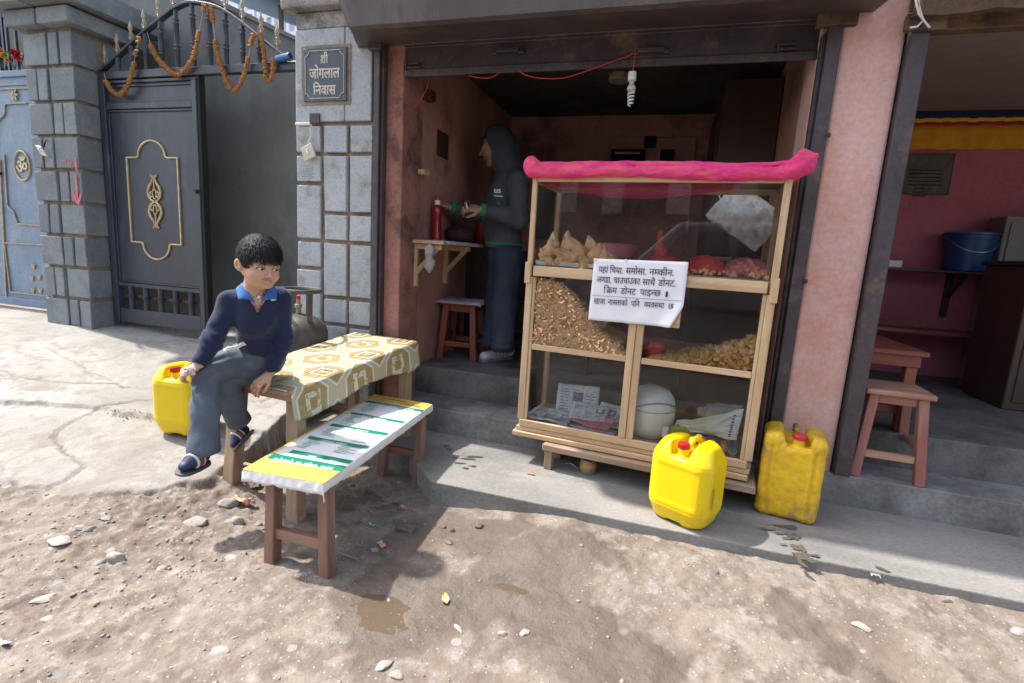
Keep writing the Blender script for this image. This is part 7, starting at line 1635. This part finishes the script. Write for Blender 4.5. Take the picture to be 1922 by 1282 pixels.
MB().prism([aty(820, 245, 3.0), aty(838, 250, 3.0), aty(838, 300, 3.0), aty(820, 292, 3.0)], (0, .001, 0)) 
a, b_ = atx(821, 243, -1.597), atx(839, 300, -1.597); MB().box((-1.599, a.y, b_.z), (-1.590, b_.y, a.z)).build('wall_poster', m_dark, None); tag(bpy.data.objects['wall_poster'], 'small dark poster on the left shop wall', 'poster')
for (px, py, lab) in ((786, 318, 'tiny wooden ledge low on the left wall by the red wire'), (797, 178, 'small wooden socket block high on the left shop wall')):
    p = atx(px, py, -1.59); o = MB().box((-1.598, p.y - .02, p.z - .03), (-1.54, p.y + .06, p.z + (.0 if py > 300 else .03))).build('wood_block', m_dark if py < 300 else wy, None, bevel=.003); tag(o, lab, 'block')
w_ = thing('red_wire', 'thin red electric wire looping along the shutter to the lamp', 'wire', (-1.0, 2.84, 2.2)); m_rwi = M('red_wire_plastic', (.55, .03, .03), .45)
def wire(pts, d, r=.0028): MB().tube(catmull([aty(x, y, d) for x, y in pts], 30), r, 6).build('strand', m_rwi, w_, smooth=True)
wire([(1192, 95), (1180, 105), (1150, 115), (1110, 130), (1060, 146), (1020, 147), (990, 142), (975, 134)], 2.835); wire([(936, 138), (920, 146), (900, 146), (880, 142)], 2.84); wire([(806, 148), (800, 168), (790, 185), (780, 200), (772, 200)], 2.93); wire([(768, 202), (766, 230), (766, 270), (770, 300), (785, 316)], 3.0, .002); wire([(1193, 86), (1191, 110), (1188, 133)], 2.83)
cf_ = thing('cfl_bulb', 'white spiral energy saving bulb hanging from the shutter', 'bulb', tuple(aty(1186, 135, 2.83))); b0 = aty(1187, 134, 2.83); bb = aty(1183, 198, 2.83); ax_ = (bb - b0); Lb = ax_.length; T = Matrix.Translation(b0) @ ax_.to_track_quat('Z', 'Y').to_matrix().to_4x4(); k = Lb
MB().lathe([(.004, 0), (.020, .004), (.021, k * .27), (.015, k * .29)], 18, T).build('holder', m_wht, cf_, smooth=40); MB().lathe([(.012, k * .29), (.013, k * .40), (.016, k * .42), (.021, k * .45), (.021, k * .56), (.014, k * .60)], 18, T).build('base', M('warm_white_plastic', (.6, .57, .5), .5), cf_, smooth=40)
MB().tube([T @ Vector((.015 * (1 - .25 * t) * math.cos(t * 4 * 2 * PI), .015 * (1 - .25 * t) * math.sin(t * 4 * 2 * PI), k * (.60 + .40 * t))) for t in np.linspace(0, 1, 60)], .0048, 8).build('spiral_tube', M('lamp_glass', (.82, .82, .80), .2), cf_, smooth=True)
p = atz(1163, 140, 2.515); o = MB().lathe([(.07, -.045), (.075, -.03), (.07, 0)], 24, Matrix.Translation((p.x, p.y, 2.515))).build('ceiling_rose', M('yellowed_plastic', (.35, .30, .20), .6), None, smooth=40); tag(o, 'round yellowed lamp base on the sooty ceiling', 'lamp base')
# back wall fittings and cupboard
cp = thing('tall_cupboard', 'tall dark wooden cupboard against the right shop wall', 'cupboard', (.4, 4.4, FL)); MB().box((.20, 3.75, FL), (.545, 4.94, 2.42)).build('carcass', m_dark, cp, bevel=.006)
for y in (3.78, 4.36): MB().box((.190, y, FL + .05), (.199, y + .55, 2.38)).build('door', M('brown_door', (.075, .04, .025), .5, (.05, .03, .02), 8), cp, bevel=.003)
p0, p1 = aty(1148, 258, 4.93), aty(1300, 330, 4.93); o = MB().box((p0.x, 4.925, p1.z), (p1.x, 4.948, p0.z)).build('wall_board', m_shopw, None, bevel=.004); tag(o, 'terracotta painted board on the back wall of the snack shop', 'board')
eb = thing('meter_box', 'black electric meter box on the back wall of the snack shop', 'meter box', tuple(aty(1175, 290, 4.9))); a, b_ = aty(1148, 282, 4.90), aty(1207, 318, 4.90); MB().box((a.x, 4.86, b_.z), (b_.x, 4.924, a.z)).build('case', m_black, eb, bevel=.003); a, b_ = aty(1154, 285, 4.85), aty(1201, 289, 4.85); MB().box((a.x, 4.852, b_.z), (b_.x, 4.859, a.z)).build('window_strip', m_alu, eb)
for x0, y0, x1, y1, lab in ((1210, 256, 1230, 277, 'small dark switch above the meter box'), (1240, 281, 1264, 302, 'dark square switch right of the meter box')):
    a, b_ = aty(x0, y0, 4.90), aty(x1, y1, 4.90); o = MB().box((a.x, 4.89, b_.z), (b_.x, 4.924, a.z)).build('switch', m_black, None, bevel=.003); tag(o, lab, 'switch')
# cooking table behind the cabinet with what stands on it
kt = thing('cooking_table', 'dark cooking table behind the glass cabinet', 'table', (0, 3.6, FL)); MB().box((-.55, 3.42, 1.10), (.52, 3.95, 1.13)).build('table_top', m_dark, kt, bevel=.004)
for x in (-.53, .46):
    for y in (3.44, 3.88): MB().box((x, y, FL), (x + .05, y + .05, 1.099)).build('leg', m_dark, kt)
kz = 1.131
def onk(px, y): v = aty(px, 470, y); return v.x
x = onk(1210, 3.6); sv = thing('gas_stove', 'silver two ring gas stove seen through the cabinet glass', 'stove', (x, 3.6, kz)); MB().box((x - .24, 3.5, kz), (x + .24, 3.85, kz + .075), jit=.0).build('body', m_alu, sv, bevel=.012, seg=2)
for q in (-.11, .11): MB().lathe([(.03, .08), (.05, .085), (.05, .10), (.03, .105)], 18, Matrix.Translation((x + q, 3.67, kz))).build('burner', m_black, sv, smooth=40); MB().lathe([(.016, 0), (.016, .02)], 12, Matrix.Translation((x + q, 3.499, kz + .04)) @ rot(PI / 2)).build('knob', m_black, sv)
x = onk(1155, 3.45); pb_ = thing('pink_basin', 'pink plastic basin behind the samosas', 'basin', (x, 3.45, kz)); MB().lathe([(.09, .13), (.12, .135), (.145, .215), (.15, .217), (.14, .212), (.115, .145), (.0, .142)], 28, Matrix.Translation((x, 3.46, kz)), capt=False).build('bowl', M('pink_plastic', (.75, .25, .35), .4), pb_, smooth=40); MB().lathe([(.06, 0), (.07, .129)], 16, Matrix.Translation((x, 3.46, kz))).build('pot', m_alu, pb_, smooth=40)
x = onk(1345, 3.55); tn = thing('yellow_tin', 'yellow printed tin on the cooking table behind the cabinet', 'tin', (x, 3.55, kz)); MB().box((x - .09, 3.5, kz), (x + .09, 3.66, kz + .16)).build('body', M('yellow_print_tin', (.55, .42, .05), .45, (.15, .3, .12), 14), tn, bevel=.008, seg=2); MB().box((x - .092, 3.498, kz + .161), (x + .092, 3.662, kz + .175)).build('lid', m_alu, tn, bevel=.004)
x = onk(1295, 3.5); o = MB().lathe([(.07, 0), (.095, .03), (.10, .07), (.085, .09), (.03, .10), (.015, .12), (.0, .122)], 28, Matrix.Translation((x, 3.47, kz)), capt=False).build('cooking_pot', M('old_brass', (.36, .32, .22), .35, metal=.6), None, smooth=40); tag(o, 'dented metal cooking pot behind the red snack bag', 'pot')
ctn = thing('foil_carton', 'crumpled grey white carton tilted behind the right end of the cabinet glass', 'carton', tuple(aty(1400, 410, 3.15)))
cc_ = aty(1400, 405, 3.15); Rc = rot(.15, -.62, .1); 
def carton(u, v): q = Vector(((u - .5) * .34, .0, (v - .5) * .24)); q += Vector((.010 * mnoise.noise(Vector((u * 5, v * 5, 1))), .012 * mnoise.noise(Vector((u * 9, v * 9, 4))) + .02 * abs(mnoise.noise(Vector((u * 3, v * 3, 7)))), .012 * mnoise.noise(Vector((u * 5, v * 5, 9))))); return cc_ + (Rc.inverted() @ q)
cm_ = MB(); cm_.grid(carton, 30, 24); cm_.build('front_sheet', M('crumpled_foil_board', (.78, .76, .73), .5, (.50, .49, .47), 22, .003, 30), ctn, smooth=30, fix=False, thick=.004); MB().cbox(cc_ + Vector((0, .07, 0)), (.32, .10, .22), Rc.inverted()).build('box', M('white_card', (.5, .49, .47), .8), ctn, bevel=.006)
MB().tube([cc_ + Vector((-.13, -.03, .06)), cc_ + Vector((-.16, -.04, .11)), cc_ + Vector((-.11, -.04, .12)), cc_ + Vector((-.1, -.03, .07))], .004, 6).build('string_loop', m_wht, ctn, smooth=True)
kts = thing('carton_stand', 'dark rack behind the cabinet under the foil carton', 'rack', (.35, 3.2, FL)); MB().box((.12, 3.10, FL), (.50, 3.38, 1.28)).build('rack', m_dark, kts, bevel=.004)

# ================================================================== INSIDE THE TEA SHOP
YK = 4.985
vl = thing('cloth_valance', 'navy, red and yellow pleated cloth valance along the tea shop wall', 'valance', (2.2, YK, 2.4))
za, zb_, zc, zd, ze = [aty(1780, y, YK).z for y in (212, 222, 229, 235, 280)]
def vstrip(name, z0, z1, mat, amp, yo): 
    mb = MB(); mb.grid(lambda u, v: Vector((.91 + 3.4 * u, YK - yo - amp * math.sin(u * 190) * (1 - v) , z0 + (z1 - z0) * v - (.006 * abs(math.sin(u * 60)) if v < .01 else 0))), 260, 3); mb.build(name, mat, vl, smooth=True, fix=False, thick=.002)
vstrip('navy_band', zb_, za + .02, M('navy_cloth', (.01, .015, .07), .85), .001, .014); vstrip('yellow_band', zc, zb_, M('yellow_cloth', (.75, .45, .02), .85), .001, .014); vstrip('red_band', zd, zc, M('red_cloth', (.35, .015, .03), .85), .001, .014); vstrip('pleated_skirt', ze, zd, M('amber_cloth', (.72, .36, .015), .85, (.6, .28, .01), 6), .007, .012)
pq = thing('framed_notice', 'dark framed notice with small lines on the magenta wall', 'notice', tuple(aty(1736, 328, YK))); a, b_ = aty(1697, 290, YK), aty(1776, 366, YK); MB().box((a.x, YK - .02, b_.z), (b_.x, YK + .01, a.z)).build('board', M('dusty_slate', (.07, .06, .055), .6, (.13, .12, .11), 9, fine=.2), pq, bevel=.004)
MB().box((b_.x, YK - .024, b_.z), (b_.x + .025, YK + .01, a.z)).build('frame_side', m_mag, pq, bevel=.002); lnm = MB(); q = random.Random(3)
for i in range(8): z = a.z - .12 - i * .028; x0 = a.x + .05 + (0 if i < 5 else .05); lnm.beam((x0, YK - .022, z), (x0 + (.25 if i < 5 else .09) * q.uniform(.8, 1), YK - .022, z), .002, .007)
o = lnm.build('small_lines', m_black, pq); o['kind'] = 'stuff'
s2 = thing('bracket_shelf', 'narrow dark shelf on one bracket along the magenta wall', 'shelf', tuple(aty(1740, 510, 4.95))); a, b_ = aty(1640, 500, 4.9), aty(1832, 514, 4.85); zs = aty(1740, 506, 4.9).z; MB().box((a.x - .25, 4.72, zs - .02), (b_.x, 4.998, zs)).build('board', m_dark, s2, bevel=.003)
bx_ = aty(1790, 550, 4.9).x; MB().box((bx_ - .03, 4.96, zs - .36), (bx_ + .01, 4.998, zs - .021)).build('bracket', m_dark, s2); MB().beam((bx_ - .01, 4.97, zs - .2), (bx_ - .01, 4.76, zs - .03), .03, .03).build('brace', m_dark, s2)
bk = thing('blue_bucket', 'blue plastic bucket with wire handle on the tea shop shelf', 'bucket', (aty(1812, 500, 4.84).x, 4.84, zs)); T = Matrix.Translation((aty(1812, 500, 4.84).x, 4.84, zs + .001)); m_blu = M('blue_bucket_plastic', (.006, .06, .19), .35)
rb_ = .165; MB().lathe([(rb_ * .76, 0), (rb_ * .8, .004), (rb_ * .97, .27), (rb_ * 1.05, .272), (rb_ * 1.05, .285), (rb_ * .95, .285), (rb_ * .9, .2), (rb_ * .74, .012), (0, .01)], 32, T, capt=False).build('body', m_blu, bk, smooth=40); MB().lathe([(rb_ * .955, .235), (rb_ * 1.0, .238), (rb_ * 1.0, .246), (rb_ * .96, .25)], 32, T, False, False).build('rim_band', m_blu, bk, smooth=40)
MB().tube([T @ Vector((rb_ * .98 * math.cos(a) * 1.0, -rb_ * .98 * math.sin(a) * .93, .272 - .13 * math.sin(a))) for a in np.linspace(0.1, PI - .1, 20)], .003, 6).build('handle', m_alu, bk, smooth=True)
a = aty(1672, 500, 4.8); o = MB().box((a.x - .07, 4.76, zs + .001), (a.x + .06, 4.9, zs + .055)).build('white_box', m_white, None, bevel=.004); tag(o, 'small pale box at the left end of the tea shop shelf', 'box')
cbn = thing('pale_cupboard', 'pale grey cupboard leaning against the right tea shop wall', 'cupboard', (3.1, 4.5, FL)); xa = aty(1888, 405, 4.78).x; MB().box((xa, 4.76, FL), (4.2, 4.98, aty(1893, 405, 4.76).z)).build('carcass', M('pale_grey_board', (.27, .25, .245), .7), cbn, bevel=.006); MB().box((xa + .03, 4.748, FL + .05), (4.1, 4.759, aty(1893, 405, 4.76).z - .05)).build('door', M('pale_grey_door', (.26, .24, .235), .6), cbn, bevel=.003)
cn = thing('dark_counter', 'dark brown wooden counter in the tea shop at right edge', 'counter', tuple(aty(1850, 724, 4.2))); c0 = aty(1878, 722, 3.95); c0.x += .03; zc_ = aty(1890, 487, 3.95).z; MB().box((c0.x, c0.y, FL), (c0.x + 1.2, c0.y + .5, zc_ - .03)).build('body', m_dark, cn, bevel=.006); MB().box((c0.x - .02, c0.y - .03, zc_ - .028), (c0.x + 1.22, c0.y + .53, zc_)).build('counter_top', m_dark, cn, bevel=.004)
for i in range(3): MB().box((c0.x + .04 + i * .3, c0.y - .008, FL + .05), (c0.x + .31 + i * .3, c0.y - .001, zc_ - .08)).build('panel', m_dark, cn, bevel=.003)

# ================================================================== STONES AND LITTER ON THE GROUND
m_st = M('pale_stone', (.38, .345, .31), .9, (.29, .26, .235), 20, .002, 60, dirt=(.30, .24, .18), ds=20, damt=.35, fine=.15); m_sd = M('dark_wet_stone', (.15, .13, .115), .6, (.10, .085, .075), 20, .002, 60, fine=.2)
def rock(px, py, size, mat, label, flat=.5, rz=0, seed=1, name='stone', sy=.75, cat='stone', group=None):
    g = atz(px, py, 0.02); g = atz(px, py, gz(g.x, g.y)); g.z = gz(g.x, g.y); bm = bmesh.new(); bmesh.ops.create_icosphere(bm, subdivisions=3, radius=1)
    for v in bm.verts:
        p = v.co.copy(); n_ = mnoise.noise(p * 1.3 + Vector((seed * 7, 0, 0))) * .5 + mnoise.noise(p * 3 + Vector((0, seed * 5, 0))) * .16; q = p * (1 + n_ * .55)
        for k in range(5):
            d = Vector((math.sin(seed * 3 + k * 2.4), math.cos(seed * 5 + k * 1.7), math.sin(seed + k * 2.9))).normalized(); t = q.dot(d) - .74
            if t > 0: q -= d * t * .9
        v.co = q
    T = Matrix.Translation(g + Vector((0, 0, size * flat * .06))) @ rot(0, 0, rz) @ Matrix.Diagonal((size / 2, size / 2 * sy, size / 2 * flat, 1)); bm.transform(T); me = bpy.data.meshes.new(name); bm.to_mesh(me); bm.free(); me.materials.append(mat); me.shade_smooth(); me.set_sharp_from_angle(angle=.5)
    o = link(name, me); return tag(o, label, cat, group)
rock(217, 1050, .072, m_st, 'pale buff fist sized stone alone on the dirt at left', .75, .2, 1)
rock(365, 972, .10, m_st, 'large grey angular stone at the broken concrete edge', .6, .5, 2); rock(428, 945, .085, m_st, 'rough stone against the left table leg', .6, 1, 3); rock(447, 982, .055, m_st, 'small brown stone by the menu wrapper', .8, .3, 4)
rock(82, 1126, .085, m_st, 'flat white stone near the left photo edge', .22, .7, 5, sy=.5); rock(112, 1010, .085, m_st, 'flat grey stone bedded in the dirt at left', .2, .2, 6); rock(90, 1162, .05, m_st, 'little white flat stone below the flat white one', .3, .1, 7)
rock(412, 1222, .065, m_st, 'pale pinkish flat stone at the bottom of the street', .25, .2, 8); rock(721, 1250, .06, m_st, 'upright pale stone chip near the bottom centre', .4, 1.2, 9, sy=.5); rock(746, 1268, .05, m_st, 'rounded pale stone at the bottom centre', .4, .3, 10)
rock(150, 985, .045, m_st, 'small grey stone above the flat grey one', .5, .4, 11); rock(168, 990, .05, m_st, 'narrow dark edged stone beside the small grey one', .5, 1.3, 12, sy=.4); rock(435, 1046, .06, m_st, 'flat embedded stone left of the bench leg', .2, .2, 13); rock(200, 955, .045, m_st, 'small stone under the broken slab edge', .5, .2, 14)
rock(832, 990, .034, m_sd, 'round dark pebble in the dark patch', .8, 0, 15); rock(850, 997, .028, m_sd, 'smaller dark pebble beside the round one', .8, 1, 16); rock(900, 990, .045, m_sd, 'dark angular stone right of the dark pebbles', .6, .5, 17); rock(842, 1018, .055, m_sd, 'flat black slate chip in the dark dirt', .3, -.5, 18, sy=.5); rock(703, 1035, .035, m_st, 'light stone near the torn yellow wrapper', .6, .3, 19)
rock(943, 1190, .032, m_st, 'pale stone in the dark band, left of two', .5, .3, 20); rock(985, 1188, .035, m_st, 'pale stone in the dark band, right of two', .6, .9, 21); rock(860, 1180, .045, m_st, 'thin pale stone sliver below the leaf', .3, -.5, 22, sy=.4); rock(1619, 1172, .062, m_st, 'flat grey stone flake on the sunny dirt at right', .18, -.4, 23); rock(1912, 1184, .05, m_st, 'grey stone at the right photo edge under the kerb', .6, .3, 24); rock(1780, 1128, .05, m_sd, 'dark splinter of stone below the kerb at right', .25, .4, 25, sy=.35)
rock(663, 912, .03, m_sd, 'black lump of coal under the menu bench', .8, .4, 26); rock(636, 903, .022, m_sd, 'small black lump beside the table leg', .8, .4, 27); rock(1345, 1068, .03, m_sd, 'small dark clod under the kerb beneath the front can', .6, .2, 28)
bk_ = atz(762, 997, -.005); bk_.z = gz(bk_.x, bk_.y); o = MB().cbox(bk_ + Vector((0, 0, .006)), (.085, .05, .02), rot(.05, .04, -.05)).build('brick_piece', m_sd, None, bevel=.004); tag(o, 'broken dark brick piece lying in the dark dirt', 'brick')
# pebbles and grit: nobody could count them
q = np.random.RandomState(5); NP = 6000; px_ = q.uniform(-3.6, 1.9, NP * 3); py_ = q.uniform(.35, 2.25, NP * 3); z_, cm_a, dm_shade = ground(px_, py_)
w_ = np.clip(.35 + .9 * S_(px_, -.6, -2.2) + .7 * S_(py_, 1.1, .5) - .25 * (px_ > 0), .06, 1) * (cm_a < .3) * (n2(px_, py_, 3, 90) + .75); keep = q.rand(NP * 3) < w_; keep &= ~((px_ > -1.0) & (py_ > 2.13)); px_, py_, z_ = px_[keep][:NP], py_[keep][:NP], z_[keep][:NP]
ico = np.array([(0, 0, 1), (.9, 0, .4), (.28, .85, .4), (-.72, .53, .4), (-.72, -.53, .4), (.28, -.85, .4), (.72, .53, -.3), (-.28, .85, -.3), (-.9, 0, -.3), (-.28, -.85, -.3), (.72, -.53, -.3)])
icf = np.array([(0, 1, 2), (0, 2, 3), (0, 3, 4), (0, 4, 5), (0, 5, 1), (1, 6, 2), (2, 7, 3), (3, 8, 4), (4, 9, 5), (5, 10, 1), (6, 7, 2), (7, 8, 3), (8, 9, 4), (9, 10, 5), (10, 6, 1)])
V, F_ = [], []
for i in range(len(px_)):
    s = .0024 * math.exp(q.normal(0, .55)) + .0006; s *= 1 + 1.0 * (px_[i] < -1.3) * (q.rand() < .3); a = q.uniform(0, 6.28); P = ico * (1 + q.uniform(-.28, .28, (11, 1))) * np.array([s, s * q.uniform(.5, 1), s * q.uniform(.25, .6)]); c_, s_ = math.cos(a), math.sin(a)
    P = np.stack([P[:, 0] * c_ - P[:, 1] * s_, P[:, 0] * s_ + P[:, 1] * c_, P[:, 2]], 1) + np.array([px_[i], py_[i], z_[i] + s * .02]); V.append(P); F_.append(icf + 11 * i)
o = np_mesh('pebbles', np.concatenate(V), np.concatenate(F_), M('grit_stone', (.34, .30, .26), .9, (.22, .18, .148), 55, fine=.2), None, smooth=False, off=(0, 0, 0)); tag(o, 'loose grit and small pebbles scattered over the dirt', 'pebbles', kind='stuff')
# litter
def scrap(px, py, sx, sy, mat, label, name, rz=0, amp=.012, cat=None, lift=.006, T2=None):
    g = atz(px, py, .0); g = atz(px, py, max(gz(g.x, g.y), -.02)); h0 = gz(g.x, g.y); mb = MB(); sd = px * .37
    mb.grid(lambda u, v: g + Vector(((u - .5) * sx * math.cos(rz) - (v - .5) * sy * math.sin(rz), (u - .5) * sx * math.sin(rz) + (v - .5) * sy * math.cos(rz), 0)) * 1 + Vector((0, 0, h0 - g.z + lift + amp * (mnoise.noise(Vector((u * 4, v * 3, sd))) + .4))), 8, 6)
    o = mb.build(name, mat, None, smooth=30, fix=False, thick=.0008); return tag(o, label, cat or 'litter')
scrap(757, 957, .04, .022, M('crimson_foil', (.35, .03, .06), .3, (.6, .5, .5), 50), 'small crimson foil scrap on the sunlit dirt', 'foil_scrap', .1, .02); scrap(697, 988, .04, .015, M('white_blue_paper', (.7, .7, .7), .5, (.05, .25, .3), 45), 'white and teal paper scrap behind the bench leg', 'paper_scrap', -.3); scrap(717, 1025, .05, .022, M('torn_yellow_wrapper', (.65, .5, .3), .4, (.55, .15, .05), 50), 'torn yellow and red wrapper in the dirt', 'wrapper', -.5)
scrap(455, 941, .10, .045, M('maroon_gold_foil', (.20, .02, .03), .25, (.55, .40, .15), 22), 'crumpled maroon and gold snack wrapper under the table', 'wrapper', .1, .03, lift=.01); scrap(472, 920, .05, .09, M('silver_maroon_foil', (.45, .42, .42), .25, (.28, .03, .05), 14), 'silver lined wrapper fold leaning behind the maroon one', 'wrapper', -.5, .05, lift=.02)
scrap(4, 1210, .06, .016, m_white, 'white strip of paper at the left photo edge', 'paper_strip', .1); scrap(673, 897, .03, .012, M('orange_scrap', (.6, .25, .05), .5), 'orange scrap under the menu bench', 'plastic_scrap', .3)
g = atz(836, 1131, 0); g.z = gz(g.x, g.y) + .008; lf = MB()
def leafp(u, v): t = v; w_ = .0155 * math.sin(PI * min(1, t * 1.02)) ** .8 * (1 - .25 * t); s = (u - .5) * 2; a = 2.15; x = (t - .5) * .052; y = s * w_; return g + Vector((x * math.cos(a) - y * math.sin(a), x * math.sin(a) + y * math.cos(a), .004 * s * s + .006 * t * t + .002 * math.sin(t * 9)))
lf.grid(leafp, 8, 12); o = lf.build('fallen_leaf', M('yellow_green_leaf', (.50, .52, .20), .5, (.40, .45, .15), 30), None, smooth=True, fix=False, thick=.0005); tag(o, 'yellow green fallen leaf on the dark dirt', 'leaf')
pg = atz(1636, 1090, .07); pg.z = gz(pg.x, pg.y); wd_ = thing('small_weed', 'little variegated weed growing at the foot of the kerb', 'plant', tuple(pg)); m_lf = M('variegated_leaf', (.16, .24, .10), .5, (.50, .52, .40), 70)
q = random.Random(6)
for i in range(13):
    a = i * 2.4; L_ = q.uniform(.016, .032); h_ = .012 + .02 * q.random(); mb = MB(); d = Vector((math.cos(a), math.sin(a), 0)); s_ = Vector((-d.y, d.x, 0)); mb.grid(lambda u, v: pg + d * (.008 + L_ * v) + s_ * ((u - .5) * .012 * math.sin(PI * (v * .96 + .02))) + Vector((0, 0, h_ + .012 * math.sin(v * 2.2) - .01 * v)), 4, 6); mb.build('leaf', m_lf, wd_, smooth=True, fix=False)
mb = MB(); [mb.tube([pg, pg + Vector((math.cos(i * 2.4) * .01, math.sin(i * 2.4) * .01, .018))], .001, 5) for i in range(13)]; mb.build('stem', M('weed_stem', (.12, .18, .06), .6), wd_)
mb = MB(); q = random.Random(12)
for i in range(70):
    t = q.random(); p = Vector((-2.92 + .34 * t, 2.03 + .10 * t, 0)); p += Vector((q.gauss(0, .03), q.gauss(0, .015), 0)); p.z = gz(p.x, p.y); a = q.uniform(0, 6.28); d = Vector((math.cos(a), math.sin(a), q.uniform(.3, 1))).normalized() * q.uniform(.008, .018); s_ = d.orthogonal().normalized() * .003; mb.add([p, p + d * .5 + s_, p + d, p + d * .5 - s_], [(0, 1, 2, 3)])
o = mb.build('crack_weeds', M('dull_weed', (.20, .20, .08), .8, (.3, .24, .14), 40), None, fix=False); tag(o, 'tuft of dusty weeds in the concrete crack by the left can', 'weeds', kind='stuff')
gst = atz(655, 1047, 0); gst.z = gz(gst.x, gst.y) + .003; MB().tube([atz(632, 1040, 0) + Vector((0, 0, .012)), atz(672, 1054, 0) + Vector((0, 0, .010))], .0012, 5).build('straw', M('dry_straw', (.45, .36, .22), .8), None); tag(bpy.data.objects['straw'], 'thin dry straw beside the bench leg', 'straw')

# ================================================================== ACROSS THE STREET (seen only in the cabinet glass)
m_brk = bpy.data.materials.new('brick_facade'); m_brk.use_nodes = True; n = m_brk.node_tree.nodes; L = m_brk.node_tree.links; bt_ = n.new('ShaderNodeTexBrick'); tc = n.new('ShaderNodeTexCoord'); mp_ = n.new('ShaderNodeMapping'); mp_.inputs['Rotation'].default_value = (PI / 2, 0, 0); mp_.inputs['Scale'].default_value = (1, 1, 1)
L.new(tc.outputs['Object'], mp_.inputs[0]); L.new(mp_.outputs[0], bt_.inputs['Vector']); bt_.inputs['Scale'].default_value = 4; bt_.inputs['Color1'].default_value = (.30, .13, .085, 1); bt_.inputs['Color2'].default_value = (.22, .095, .065, 1); bt_.inputs['Mortar'].default_value = (.3, .26, .22, 1); L.new(bt_.outputs['Color'], n['Principled BSDF'].inputs['Base Color'])
OB = thing('brick_house', 'brick house across the street with white shutters, reflected in the cabinet glass', 'house', (0, -7, 0))
MB().box((-7, -7.4, -.2), (6, -7, 4.4)).build('wall', m_brk, OB)
for x in (-5.2, -2.6, 0.2, 2.8, 5):
    wo = MB().box((x - .5, -6.99, 2.3), (x + .5, -6.93, 3.7)).build('window', m_dark, OB); MB().box((x - .98, -6.92, 2.3), (x - .5, -6.88, 3.7)).build('shutter', m_white, wo); MB().box((x + .5, -6.92, 2.3), (x + .98, -6.88, 3.7)).build('shutter', m_white, wo)
    MB().box((x - .6, -6.99, 0), (x + .6, -6.95, 1.9)).build('door', m_dark, OB)
VN = thing('parked_van', 'silver van parked behind the photographer, reflected in the cabinet glass', 'van', (.6, -1.9, 0)); m_van = M('silver_car_paint', (.45, .46, .48), .25, (.44, .45, .47), 2, metal=.5, coat=.5)
vp = [(-2.1, .35), (-2.15, .8), (-2.0, 1.0), (-1.3, 1.12), (-.7, 1.72), (2.4, 1.8), (2.5, .9), (2.5, .35)]
MB().prism([(x, -1.15, z) for x, z in vp], (0, -1.55, 0)).build('body', m_van, VN, bevel=.06, seg=3)
for x0, x1, xa in ((-1.0, -.15, -.62), (-.05, 1.0, -.05), (1.1, 2.2, 1.1)): MB().prism([(x0, -1.145, 1.12), (x1, -1.145, 1.14), (x1, -1.145, 1.62), (xa, -1.145, 1.60)], (0, .004, 0)).build('side_window', M('dark_car_glass', (.01, .012, .015), .05), VN)
for x in (-1.3, 1.6):
    T = Matrix.Translation((x, -1.32, .30)) @ rot(-PI / 2); w_o = MB().lathe([(.18, 0), (.29, .0), (.30, .03), (.30, .17), (.29, .2), (.18, .2)], 30, T).build('wheel', m_black, VN, smooth=40); MB().lathe([(.175, .17), (.17, .19), (.05, .205), (.0, .205)], 24, T, capt=False).build('rim', m_alu, w_o, smooth=30)
    for k in range(6): a = k * PI / 3; MB().cbox(T @ Vector((math.cos(a) * .11, math.sin(a) * .11, .203)), (.10, .012, .03), Matrix.Rotation(-a, 4, 'Y')).build('spoke', m_alu, w_o)
MB().box((-2.1, -1.148, .72), (2.4, -1.13, .78)).build('side_moulding', m_black, VN); MB().lathe([(.02, 0), (.09, .03), (.1, .06), (.02, .07)], 16, Matrix.Translation((-2.1, -1.35, .75)) @ rot(0, -PI / 2)).build('headlight', m_wht, VN, smooth=40)
